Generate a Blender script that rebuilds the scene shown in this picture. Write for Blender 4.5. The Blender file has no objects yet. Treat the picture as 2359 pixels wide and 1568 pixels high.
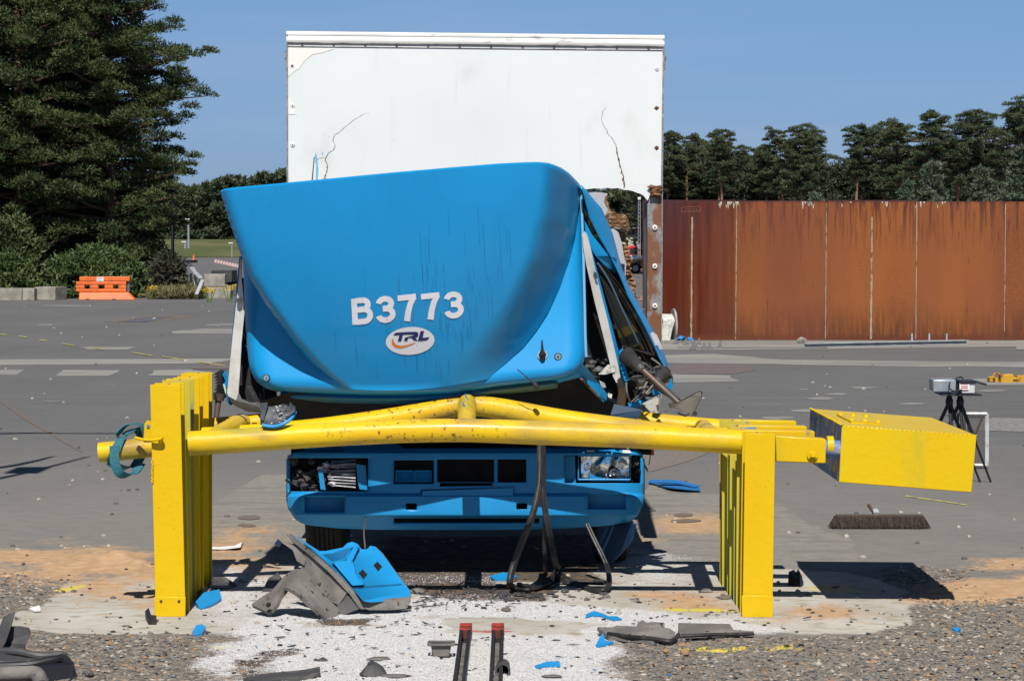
import bpy, bmesh, math, random
import numpy as np
from mathutils import Vector, Matrix
from mathutils.geometry import tessellate_polygon
random.seed(7); RNG = np.random.default_rng(7)
scn = bpy.context.scene
COL = scn.collection

# ------------------------------------------------------------------ camera
F = 5342.0; CX = 1179.0; HY = 580.3; CH = 2.0   # focal length, centre, horizon in 2358-px picture units; camera height in m
cam_d = bpy.data.cameras.new('camera'); cam = bpy.data.objects.new('camera', cam_d); COL.objects.link(cam)
cam.location = (0, 0, CH); cam.rotation_euler = (math.radians(90), 0, 0)
cam_d.sensor_width = 36.0; cam_d.lens = 36.0 * F / 2358.0
cam_d.shift_y = -(784.0 - HY) / 2358.0
cam_d.clip_start = 0.1; cam_d.clip_end = 4000
scn.camera = cam
# ------------------------------------------------------------------ sky and sun
world = bpy.data.worlds.new('World'); scn.world = world; world.use_nodes = True
wn = world.node_tree; bg = wn.nodes['Background']
sky = wn.nodes.new('ShaderNodeTexSky'); sky.sky_type = 'NISHITA'; sky.sun_disc = False
SUN_EL = math.radians(50.6)
sky.sun_elevation = SUN_EL; sky.sun_rotation = math.radians(180 + 4); sky.altitude = 60
sky.air_density = 1.0; sky.dust_density = 0.25; sky.ozone_density = 2.6
tint = wn.nodes.new('ShaderNodeVectorMath'); tint.operation = 'MULTIPLY'
_tc = wn.nodes.new('ShaderNodeTexCoord'); _sx = wn.nodes.new('ShaderNodeSeparateXYZ'); _mr = wn.nodes.new('ShaderNodeMapRange'); _mx = wn.nodes.new('ShaderNodeMix'); _mx.data_type = 'RGBA'
wn.links.new(_tc.outputs['Generated'], _sx.inputs[0]); wn.links.new(_sx.outputs['Z'], _mr.inputs[0]); _mr.inputs[1].default_value = 0.02; _mr.inputs[2].default_value = 0.13; wn.links.new(_mr.outputs[0], _mx.inputs[0])
_mx.inputs[6].default_value = (0.37, 0.50, 0.90, 1); _mx.inputs[7].default_value = (0.54, 0.70, 0.92, 1); _m3 = wn.nodes.new('ShaderNodeMapRange'); _m3.inputs[1].default_value = .16; _m3.inputs[2].default_value = .6; _m3.inputs[3].default_value = 1.0; _m3.inputs[4].default_value = .34; wn.links.new(_sx.outputs['Z'], _m3.inputs[0]); _vs = wn.nodes.new('ShaderNodeVectorMath'); _vs.operation = 'SCALE'; wn.links.new(_mx.outputs[2], _vs.inputs[0]); wn.links.new(_m3.outputs[0], _vs.inputs['Scale']); wn.links.new(_vs.outputs[0], tint.inputs[1])
# faint high cirrus
_mp = wn.nodes.new('ShaderNodeMapping'); _mp.inputs['Scale'].default_value = (2.2, 2.2, 26); wn.links.new(_tc.outputs['Generated'], _mp.inputs[0]); _nz = wn.nodes.new('ShaderNodeTexNoise'); _nz.inputs['Scale'].default_value = 2.0; _nz.inputs['Detail'].default_value = 5; wn.links.new(_mp.outputs[0], _nz.inputs[0])
_cr = wn.nodes.new('ShaderNodeMapRange'); _cr.inputs[1].default_value = .48; _cr.inputs[2].default_value = .75; _cr.inputs[3].default_value = 0; _cr.inputs[4].default_value = .16; wn.links.new(_nz.outputs['Fac'], _cr.inputs[0])
wn.links.new(sky.outputs[0], tint.inputs[0]); _cm = wn.nodes.new('ShaderNodeMix'); _cm.data_type = 'RGBA'; wn.links.new(_cr.outputs[0], _cm.inputs[0]); wn.links.new(tint.outputs[0], _cm.inputs[6]); _cm.inputs[7].default_value = (5.0, 5.6, 7.0, 1); wn.links.new(_cm.outputs[2], bg.inputs[0]); bg.inputs[1].default_value = 0.085
sun_d = bpy.data.lights.new('sun', 'SUN'); sun_d.energy = 5.0; sun_d.angle = math.radians(0.53); sun_d.color = (1.0, 0.96, 0.90)
sun = bpy.data.objects.new('sun', sun_d); COL.objects.link(sun)
sun.rotation_euler = Vector((0.022, 0.82, -1.0)).to_track_quat('-Z', 'Y').to_euler()
scn.view_settings.view_transform = 'Standard'; scn.view_settings.look = 'None'
scn.cycles.max_bounces = 8; scn.cycles.diffuse_bounces = 1; scn.cycles.glossy_bounces = 3
scn.view_settings.exposure = 0.05; scn.view_settings.gamma = 1.0

# ------------------------------------------------------------------ picture units -> metres
DOFF = 0.0
def W(x, y, D):
    D = D + DOFF
    return Vector(((x - CX) / F * D, D, CH - (y - HY) / F * D))
def G(x, y, z=0.0):
    D = (CH - z) * F / (y - HY)
    return Vector(((x - CX) / F * D, D, z))
def vnoise2(x, y, seed=0):
    xi = np.floor(x).astype(np.int64); yi = np.floor(y).astype(np.int64); fx = x - xi; fy = y - yi
    fx = fx * fx * (3 - 2 * fx); fy = fy * fy * (3 - 2 * fy)
    def h(a, b):
        n = (a * 374761393 + b * 668265263 + seed * 1442695041) & 0x7fffffff
        n = ((n ^ (n >> 13)) * 1274126177) & 0x7fffffff
        return ((n ^ (n >> 16)) & 0xffff) / 65535.0
    return (h(xi, yi) * (1 - fx) + h(xi + 1, yi) * fx) * (1 - fy) + (h(xi, yi + 1) * (1 - fx) + h(xi + 1, yi + 1) * fx) * fy
def fbm(x, y, oct=4, seed=0):
    s = 0; a = 0.5; t = 0
    for i in range(oct):
        s = s + a * vnoise2(x * 2 ** i, y * 2 ** i, seed + i * 17); t += a; a *= 0.55
    return s / t

# ------------------------------------------------------------------ materials
MATS = {}
def mat(name, col, rough=0.6, metal=0.0, col2=None, scale=3.0, stretch=(1, 1, 1), lo=0.4, hi=0.65,
        bump=0.0, bscale=40.0, spots=None, spec=0.5, coat=0.0, detail=6.0, rvar=0.0, bands=None, obj=True, trans=0.0, ior=1.45, alpha=1.0):
    """col/col2 mixed by noise; spots = [(colour, scale, lo, hi, stretch, amount)] laid over"""
    m = bpy.data.materials.new(name); m.use_nodes = True; nt = m.node_tree; N = nt.nodes; L = nt.links
    b = N['Principled BSDF']; b.inputs['Roughness'].default_value = rough; b.inputs['Metallic'].default_value = metal
    b.inputs['Specular IOR Level'].default_value = spec; b.inputs['Coat Weight'].default_value = coat; b.inputs['Coat Roughness'].default_value = 0.12
    b.inputs['Transmission Weight'].default_value = trans; b.inputs['IOR'].default_value = ior; b.inputs['Alpha'].default_value = alpha
    tc = N.new('ShaderNodeTexCoord'); src = tc.outputs['Object']
    def noise(sc, st, det=detail):
        mp = N.new('ShaderNodeMapping'); mp.inputs['Scale'].default_value = st; L.new(src, mp.inputs[0])
        n = N.new('ShaderNodeTexNoise'); n.inputs['Scale'].default_value = sc; n.inputs['Detail'].default_value = det
        L.new(mp.outputs[0], n.inputs['Vector']); return n.outputs['Fac']
    def ramp(fac, lo, hi):
        r = N.new('ShaderNodeMapRange'); r.inputs[1].default_value = lo; r.inputs[2].default_value = hi; r.interpolation_type = 'SMOOTHSTEP'
        L.new(fac, r.inputs[0]); return r.outputs[0]
    cur = N.new('ShaderNodeRGB'); cur.outputs[0].default_value = (*col, 1); cur = cur.outputs[0]
    def mix(fac, a, c, amt=1.0):
        x = N.new('ShaderNodeMix'); x.data_type = 'RGBA'; L.new(a, x.inputs[6])
        if isinstance(c, tuple): x.inputs[7].default_value = (*c, 1)
        else: L.new(c, x.inputs[7])
        if amt != 1.0:
            mm = N.new('ShaderNodeMath'); mm.operation = 'MULTIPLY'; mm.inputs[1].default_value = amt; L.new(fac, mm.inputs[0]); fac = mm.outputs[0]
        L.new(fac, x.inputs[0]); return x.outputs[2]
    if col2: cur = mix(ramp(noise(scale, stretch), lo, hi), cur, col2)
    for s in (spots or []):
        c, sc, l, h, st, amt = s
        cur = mix(ramp(noise(sc, st), l, h), cur, c, amt)
    if bands:
        sx_ = N.new('ShaderNodeSeparateXYZ'); L.new(src, sx_.inputs[0])
        for (c, sc, l, h, st, amt, xa, xb, fe) in bands:
            r1 = N.new('ShaderNodeMapRange'); r1.inputs[1].default_value = xa - fe; r1.inputs[2].default_value = xa + fe; L.new(sx_.outputs['X'], r1.inputs[0])
            r2 = N.new('ShaderNodeMapRange'); r2.inputs[1].default_value = xb + fe; r2.inputs[2].default_value = xb - fe; L.new(sx_.outputs['X'], r2.inputs[0])
            m1 = N.new('ShaderNodeMath'); m1.operation = 'MULTIPLY'; L.new(r1.outputs[0], m1.inputs[0]); L.new(r2.outputs[0], m1.inputs[1])
            m2 = N.new('ShaderNodeMath'); m2.operation = 'MULTIPLY'; L.new(m1.outputs[0], m2.inputs[0]); L.new(ramp(noise(sc, st), l, h), m2.inputs[1])
            cur = mix(m2.outputs[0], cur, c, amt)
    L.new(cur, b.inputs['Base Color'])
    if rvar:
        r = N.new('ShaderNodeMapRange'); r.inputs[3].default_value = rough - rvar; r.inputs[4].default_value = rough + rvar
        L.new(noise(9, (1, 1, 1)), r.inputs[0]); L.new(r.outputs[0], b.inputs['Roughness'])
    if bump:
        bp = N.new('ShaderNodeBump'); bp.inputs['Strength'].default_value = bump; bp.inputs['Distance'].default_value = 0.02
        L.new(noise(bscale, (1, 1, 1)), bp.inputs['Height']); L.new(bp.outputs[0], b.inputs['Normal'])
    MATS[name] = m; return m

# ------------------------------------------------------------------ mesh builder
class MB:
    def __init__(s): s.v = []; s.f = []; s.mi = []; s.sm = []
    def add(s, vs, fs, mi=0, smooth=False):
        o = len(s.v); s.v += [tuple(v) for v in vs]
        for f in fs: s.f.append([o + i for i in f]); s.mi.append(mi); s.sm.append(smooth)
    def box(s, c, size, rot=None, mi=0, taper=1.0):
        hx, hy, hz = [d / 2 for d in size]; R = rot if rot is not None else Matrix.Identity(3)
        vs = []
        for z in (-hz, hz):
            k = 1.0 if z < 0 else taper
            for (a, b) in ((-hx, -hy), (hx, -hy), (hx, hy), (-hx, hy)): vs.append(Vector(c) + R @ Vector((a * k, b * k, z)))
        s.hexa(vs, mi)
    def hexa(s, vs, mi=0):   # 4 bottom, 4 top
        s.add(vs, [(3, 2, 1, 0), (4, 5, 6, 7), (0, 1, 5, 4), (1, 2, 6, 5), (2, 3, 7, 6), (3, 0, 4, 7)], mi)
    def tube(s, path, r, n=14, mi=0, flat=1.0, cap=True, smooth=True, up=None, spline=True, sub=6):
        P = [Vector(p) for p in path]
        R = list(r) if isinstance(r, (list, tuple)) else [r] * len(P)
        if spline and len(P) > 2:
            Q = []; RR = []
            for i in range(len(P) - 1):
                p0 = P[max(i - 1, 0)]; p1 = P[i]; p2 = P[i + 1]; p3 = P[min(i + 2, len(P) - 1)]
                for k in range(sub):
                    t = k / sub
                    Q.append(0.5 * ((2 * p1) + (p2 - p0) * t + (2 * p0 - 5 * p1 + 4 * p2 - p3) * t * t + (3 * p1 - p0 - 3 * p2 + p3) * t ** 3))
                    RR.append(R[i] * (1 - t) + R[i + 1] * t)
            Q.append(P[-1]); RR.append(R[-1]); P, R = Q, RR
        vs = []; prev = None
        for i, p in enumerate(P):
            t = (P[min(i + 1, len(P) - 1)] - P[max(i - 1, 0)]).normalized()
            if prev is None:
                a = Vector(up) if up else (Vector((0, 0, 1)) if abs(t.z) < 0.9 else Vector((0, 1, 0)))
            else: a = prev
            u = (a - t * a.dot(t)).normalized(); w = t.cross(u); prev = u
            for k in range(n):
                q = 2 * math.pi * k / n
                vs.append(p + u * (math.cos(q) * R[i] * flat) + w * (math.sin(q) * R[i]))
        fs = []
        for i in range(len(P) - 1):
            for k in range(n): fs.append((i * n + k, i * n + (k + 1) % n, (i + 1) * n + (k + 1) % n, (i + 1) * n + k))
        s.add(vs, fs, mi, smooth)
        if cap:
            s.add(vs[:n], [list(range(n - 1, -1, -1))], mi); s.add(vs[-n:], [list(range(n))], mi)
    def ring(s, c, axis, R, r, n=28, m=8, mi=0, a0=0, a1=2 * math.pi):
        ax = Vector(axis).normalized(); u = ax.orthogonal().normalized(); w = ax.cross(u)
        full = abs(a1 - a0 - 2 * math.pi) < 1e-4; k = n if full else n + 1
        pts = [Vector(c) + (u * math.cos(a0 + (a1 - a0) * i / n) + w * math.sin(a0 + (a1 - a0) * i / n)) * R for i in range(k)]
        vs = []
        for i, p in enumerate(pts):
            d = (p - Vector(c)).normalized()
            for j in range(m):
                q = 2 * math.pi * j / m; vs.append(p + d * math.cos(q) * r + ax * math.sin(q) * r)
        fs = [(i * m + j, i * m + (j + 1) % m, ((i + 1) % k) * m + (j + 1) % m, ((i + 1) % k) * m + j) for i in range(n) for j in range(m)]
        s.add(vs, fs, mi, True)
    def cyl(s, c, axis, r, h, n=24, mi=0, r2=None, smooth=True):
        ax = Vector(axis).normalized() * (h / 2); c = Vector(c)
        s.tube([c - ax, c + ax], [r, r if r2 is None else r2], n, mi, spline=False, smooth=smooth)
    def lathe(s, c, axis, prof, n=32, mi=0, smooth=True):
        ax = Vector(axis).normalized(); u = ax.orthogonal().normalized(); w = ax.cross(u); c = Vector(c); vs = []
        for (r, h) in prof:
            for k in range(n):
                q = 2 * math.pi * k / n; vs.append(c + ax * h + (u * math.cos(q) + w * math.sin(q)) * max(r, 1e-4))
        fs = [(i * n + k, i * n + (k + 1) % n, (i + 1) * n + (k + 1) % n, (i + 1) * n + k) for i in range(len(prof) - 1) for k in range(n)]
        s.add(vs, fs, mi, smooth)
    def plate(s, pts, th, mi=0, direc=(0, 1, 0), mi_edge=None):
        """closed outline of 3D points, extruded by th along direc; tessellated"""
        P = [Vector(p) for p in pts]; n = len(P); d = Vector(direc).normalized() * th
        tri = tessellate_polygon([P]); B = [p + d for p in P]
        s.add(P + B, [tuple(t) for t in tri] + [tuple(n + i for i in reversed(t)) for t in tri], mi)
        s.add(P + B, [(i, (i + 1) % n, n + (i + 1) % n, n + i) for i in range(n)], mi if mi_edge is None else mi_edge)
    def px(s, pts, th, D=None, mi=0, direc=(0, 1, 0), mi_edge=None):
        s.plate([W(p[0], p[1], p[2] if len(p) > 2 else D) for p in pts], th, mi, direc, mi_edge)
    def grid(s, fn, nu, nv, mi=0, smooth=True, keep=None, flip=False):
        vs = [fn(i / nu, j / nv) for j in range(nv + 1) for i in range(nu + 1)]
        fs = []
        for j in range(nv):
            for i in range(nu):
                if keep and not keep((i + .5) / nu, (j + .5) / nv): continue
                a = j * (nu + 1) + i; f = (a, a + 1, a + nu + 2, a + nu + 1)
                fs.append(f[::-1] if flip else f)
        s.add(vs, fs, mi, smooth)
    def stone(s, c, r, seed=0, mi=0, sq=(1, 1, 0.7)):
        rd = random.Random(seed); bm = bmesh.new(); bmesh.ops.create_icosphere(bm, subdivisions=1, radius=1)
        vs = [(c[0] + v.co.x * r * sq[0] * rd.uniform(.7, 1.1), c[1] + v.co.y * r * sq[1] * rd.uniform(.7, 1.1), c[2] + v.co.z * r * sq[2] * rd.uniform(.7, 1.1)) for v in bm.verts]
        fs = [[v.index for v in f.verts] for f in bm.faces]; bm.free(); s.add(vs, fs, mi)

ORG = {}
def mesh_obj(name, mb, mats, org=(0, 0, 0), angle=35):
    me = bpy.data.meshes.new(name); o = Vector(org)
    me.from_pydata([(v[0] - o.x, v[1] - o.y, v[2] - o.z) for v in mb.v], [], mb.f)
    for m in (mats if isinstance(mats, (list, tuple)) else [mats]): me.materials.append(m)
    me.polygons.foreach_set('material_index', mb.mi); me.polygons.foreach_set('use_smooth', mb.sm)
    me.update(); bm = bmesh.new(); bm.from_mesh(me); bmesh.ops.remove_doubles(bm, verts=bm.verts, dist=1e-5); bm.to_mesh(me); bm.free()
    try: me.set_sharp_from_angle(angle=math.radians(angle))
    except Exception: pass
    ob = bpy.data.objects.new(name, me); COL.objects.link(ob); return ob
def tag(o, label=None, cat=None, group=None, kind=None):
    if label: o['label'] = label
    if cat: o['category'] = cat
    if group: o['group'] = group
    if kind: o['kind'] = kind
    return o
def thing(name, label, cat, loc, group=None):
    o = bpy.data.objects.new(name, None); COL.objects.link(o); o.location = loc; o.empty_display_size = 0.1
    ORG[o.name] = Vector(loc); return tag(o, label, cat, group)
def part(name, mb, mats, parent, bevel=0, solid=0, label=None, subd=0, angle=35, seg=2):
    org = ORG[parent.name]; ob = mesh_obj(name, mb, mats, org, angle); ob.parent = parent; ORG[ob.name] = org
    if label: ob['label'] = label
    mods(ob, bevel, solid, subd, seg); return ob
def mods(ob, bevel, solid, subd, seg=2):
    if subd: m = ob.modifiers.new('subd', 'SUBSURF'); m.levels = m.render_levels = subd
    if solid: m = ob.modifiers.new('solid', 'SOLIDIFY'); m.thickness = abs(solid); m.offset = -1 if solid > 0 else 1
    if bevel: m = ob.modifiers.new('bevel', 'BEVEL'); m.width = bevel; m.segments = seg; m.limit_method = 'ANGLE'; m.angle_limit = math.radians(40); m.harden_normals = False
def islands(mb):
    par = list(range(len(mb.v)))
    def fd(a):
        while par[a] != a: par[a] = par[par[a]]; a = par[a]
        return a
    key = {}
    for i, v in enumerate(mb.v):
        k = (round(v[0], 5), round(v[1], 5), round(v[2], 5))
        if k in key: par[fd(i)] = fd(key[k])
        else: key[k] = i
    for f in mb.f:
        for i in f[1:]: par[fd(i)] = fd(f[0])
    gr = {}
    for k, f in enumerate(mb.f): gr.setdefault(fd(f[0]), []).append(k)
    out = []
    for ks in gr.values():
        m = MB(); mp = {}
        for k in ks:
            for i in mb.f[k]:
                if i not in mp: mp[i] = len(m.v); m.v.append(mb.v[i])
            m.f.append([mp[i] for i in mb.f[k]]); m.mi.append(mb.mi[k]); m.sm.append(mb.sm[k])
        out.append(m)
    return out
def each(name, mb, mats, parent, **kw):   # every loose piece becomes a part of its own
    return [part(name, m, mats, parent, **kw) for m in islands(mb)]
def single(name, label, cat, mb, mats, loc=(0, 0, 0), group=None, bevel=0, solid=0, subd=0, angle=35):
    ob = mesh_obj(name, mb, mats, loc, angle); ob.location = loc; ORG[ob.name] = Vector(loc)
    mods(ob, bevel, solid, subd); return tag(ob, label, cat, group)
def struct(name, mb, mats, angle=35):
    return tag(mesh_obj(name, mb, mats, (0, 0, 0), angle), kind='structure')
def copy_tree(o, parent=None):
    c = o.copy(); COL.objects.link(c)
    if parent: c.parent = parent
    for ch in o.children: copy_tree(ch, c)
    return c
def np_obj(name, V, T, mats, mi=None, smooth=False):
    me = bpy.data.meshes.new(name); me.vertices.add(len(V)); me.vertices.foreach_set('co', V.astype(np.float32).ravel())
    k = T.shape[1]; me.loops.add(T.size); me.loops.foreach_set('vertex_index', T.astype(np.int32).ravel())
    me.polygons.add(len(T)); me.polygons.foreach_set('loop_start', np.arange(len(T), dtype=np.int32) * k)
    for m in (mats if isinstance(mats, (list, tuple)) else [mats]): me.materials.append(m)
    if mi is not None: me.polygons.foreach_set('material_index', mi.astype(np.int32))
    me.polygons.foreach_set('use_smooth', np.full(len(T), smooth)); me.update(calc_edges=True); me.validate()
    ob = bpy.data.objects.new(name, me); COL.objects.link(ob); return ob
def interp(x, pts): return float(np.interp(x, [p[0] for p in pts], [p[1] for p in pts]))
# ================================================================== GROUND
def in_poly(px, py, poly):
    inside = np.zeros(px.shape, bool); dmin = np.full(px.shape, 1e9); n = len(poly)
    for i in range(n):
        x1, y1 = poly[i]; x2, y2 = poly[(i + 1) % n]
        c = ((y1 > py) != (y2 > py)) & (px < (x2 - x1) * (py - y1) / (y2 - y1 + 1e-9) + x1); inside ^= c
        t = np.clip(((px - x1) * (x2 - x1) + (py - y1) * (y2 - y1)) / ((x2 - x1) ** 2 + (y2 - y1) ** 2 + 1e-9), 0, 1)
        dmin = np.minimum(dmin, np.hypot(px - x1 - t * (x2 - x1), py - y1 - t * (y2 - y1)))
    return np.where(inside, dmin, -dmin)
def wpoly(poly): return [tuple(G(x, y)[:2]) for x, y in poly]
xs = np.concatenate([-np.geomspace(1500, 3.9, 60)[:-1], np.arange(-3.9, 3.9, 0.022), np.geomspace(3.9, 1500, 60)])
ys = np.concatenate([[-60, 0, 6, 9.5], np.arange(10.3, 16.6, 0.022), np.geomspace(16.6, 1500, 110)])
XX, YY = np.meshgrid(xs, ys); nx, ny = len(xs), len(ys)
def soft(poly, w, noise_amp, sc, seed):
    d = in_poly(XX, YY, wpoly(poly)); n = fbm(XX * sc, YY * sc, 4, seed) - 0.5
    return np.clip(0.5 + (d + n * noise_amp) / w, 0, 1)
mx = np.maximum
sand = mx(soft([(-80, 1262), (120, 1256), (250, 1250), (330, 1255), (420, 1275), (420, 1330), (330, 1345), (180, 1335), (60, 1322), (-80, 1312)], .55, 1.3, 1.6, 1),
          0.75 * soft([(440, 1215), (640, 1200), (660, 1250), (600, 1330), (440, 1350)], .7, 1.0, 3, 2))
sand = mx(sand, .8 * soft([(150, 1320), (350, 1325), (360, 1395), (250, 1400), (150, 1360)], .6, .9, 4, 3))
sand = mx(sand, .8 * soft([(1480, 1175), (1660, 1180), (1670, 1225), (1490, 1235)], .7, 1.0, 2.5, 4))
sand = mx(sand, .8 * soft([(1440, 1365), (1690, 1355), (1690, 1410), (1480, 1410)], .5, .7, 4, 5))
sand = mx(sand, .95 * soft([(2100, 1355), (2190, 1330), (2500, 1320), (2500, 1385), (2100, 1390)], .3, .4, 3, 6))
sand = mx(sand, .8 * soft([(2230, 1285), (2500, 1280), (2500, 1320), (2240, 1310)], .5, .6, 3, 7))
sand = mx(sand, .75 * soft([(1790, 1395), (1950, 1390), (2020, 1412), (1980, 1432), (1800, 1425)], .4, .5, 5, 8))
white = soft([(470, 1500), (520, 1440), (620, 1400), (760, 1395), (900, 1400), (1000, 1370), (1200, 1375), (1420, 1400), (1700, 1420), (1800, 1450), (1500, 1462), (1440, 1500), (1420, 1560), (1380, 1700), (440, 1700), (480, 1560)], .35, .5, 3, 9)
white = mx(white, .72 * soft([(440, 1300), (640, 1300), (640, 1400), (560, 1440), (440, 1440), (400, 1380)], .6, .6, 3, 10))
white = mx(white, .68 * soft([(1400, 1250), (1640, 1280), (1660, 1340), (1450, 1350), (1380, 1320)], .6, .7, 3, 11))
white = mx(white, .9 * soft([(920, 1322), (1150, 1320), (1150, 1345), (920, 1345)], .2, .3, 5, 12))
white *= 1 - .8 * soft([(1000, 1420), (1130, 1415), (1390, 1440), (1330, 1462), (1040, 1455)], .12, .3, 6, 13)
white *= 1 - .7 * soft([(640, 1428), (860, 1425), (870, 1440), (700, 1445)], .1, .3, 7, 14)
white *= 1 - .6 * soft([(500, 1520), (600, 1510), (620, 1568), (480, 1600)], .3, .5, 5, 15)
conc = soft([(0, 1380), (110, 1350), (350, 1320), (500, 1300), (1000, 1290), (1660, 1300), (1960, 1318), (2070, 1350), (2100, 1385), (2105, 1440), (2060, 1458), (1800, 1455), (1400, 1470), (600, 1460), (200, 1462), (-20, 1440)], .12, .18, 6, 16)
pale = soft([(600, 1092), (680, 1092), (1480, 1120), (1800, 1160), (1870, 1215), (1960, 1240), (1980, 1320), (1600, 1340), (900, 1330), (480, 1330), (380, 1290), (480, 1165)], .08, .10, 3, 17)
grav = soft([(-500, 1450), (0, 1450), (420, 1462), (620, 1455), (1000, 1500), (1400, 1470), (2000, 1460), (2110, 1440), (2095, 1375), (2350, 1380), (2700, 1380), (2700, 3000), (-500, 3000)], .15, .25, 5, 18)
grav = mx(grav, soft([(-600, 1308), (60, 1320), (150, 1345), (120, 1385), (0, 1420), (-600, 1440)], .15, .2, 5, 19))
grav = mx(grav, .9 * soft([(1990, 1318), (2100, 1300), (2260, 1315), (2210, 1350), (2160, 1370), (2060, 1345)], .3, .4, 4, 20))
grav = mx(grav, .9 * (np.abs(XX) > 30) * 0)
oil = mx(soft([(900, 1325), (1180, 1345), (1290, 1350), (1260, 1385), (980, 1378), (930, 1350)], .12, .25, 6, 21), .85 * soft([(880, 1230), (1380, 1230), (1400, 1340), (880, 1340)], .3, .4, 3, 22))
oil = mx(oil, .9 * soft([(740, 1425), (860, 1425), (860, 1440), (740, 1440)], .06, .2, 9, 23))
oil = mx(oil, .7 * soft([(540, 1525), (610, 1500), (700, 1480), (700, 1492), (620, 1540), (560, 1560)], .08, .35, 9, 24))
red = .62 * soft([(1035, 1453), (1060, 1449), (1180, 1450), (1205, 1454), (1150, 1458), (1060, 1458)], .06, .16, 12, 25)
yel = mx(.8 * soft([(485, 1486), (650, 1484), (650, 1493), (500, 1494)], .03, .06, 14, 26), .7 * soft([(1560, 1490), (1830, 1484), (1840, 1494), (1560, 1498)], .05, .12, 9, 27))
yel = mx(yel, .7 * soft([(1530, 1400), (1690, 1402), (1690, 1410), (1530, 1407)], .03, .08, 10, 28))
yel = mx(yel, .7 * soft([(135, 1355), (195, 1343), (205, 1348), (160, 1362), (120, 1362)], .05, .08, 10, 29))
yel = mx(yel, .5 * soft([(1830, 1350), (1960, 1340), (1990, 1362), (1900, 1372)], .15, .3, 6, 30))
dust = np.clip((26 - YY) / 9.0, 0, 1) * (.55 + .9 * fbm(XX * .9, YY * .9, 4, 55)) * np.exp(-(np.abs(XX + .2) / 7.0) ** 4)
# slow rise far away, gentle relief close by
ZZ = 1.35 * np.clip((YY - 205) / 120, 0, 1) ** 1.3
near = (np.abs(XX) < 3.95) & (YY > 10.2) & (YY < 16.7)
ZZ = ZZ + near * (grav * (1 - .7 * white) * ((fbm(XX * 16, YY * 16, 4, 40) - .5) * .035 + (fbm(XX * 50, YY * 50, 2, 41) - .5) * .018) + white * (fbm(XX * 20, YY * 20, 3, 42) - .5) * .012 + sand * (fbm(XX * 14, YY * 14, 3, 43) - .4) * .02)
def mound(x, y, rx, ry, h):
    c = G(x, y); return h * np.exp(-((XX - c.x) / rx) ** 2 - ((YY - c.y) / ry) ** 2) * (0.6 + .8 * fbm(XX * 18, YY * 18, 3, 44))
ZZ = ZZ + mound(270, 1290, .11, .14, .055) + mound(315, 1300, .08, .12, .035) + mound(130, 1300, .3, .3, .02) + mound(1090, 1560, .9, .5, .012)
V = np.stack([XX, YY, ZZ], -1).reshape(-1, 3)
ii = (np.arange(ny - 1)[:, None] * nx + np.arange(nx - 1)[None]).ravel()
T = np.stack([ii, ii + 1, ii + nx + 1, ii + nx], 1)
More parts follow.
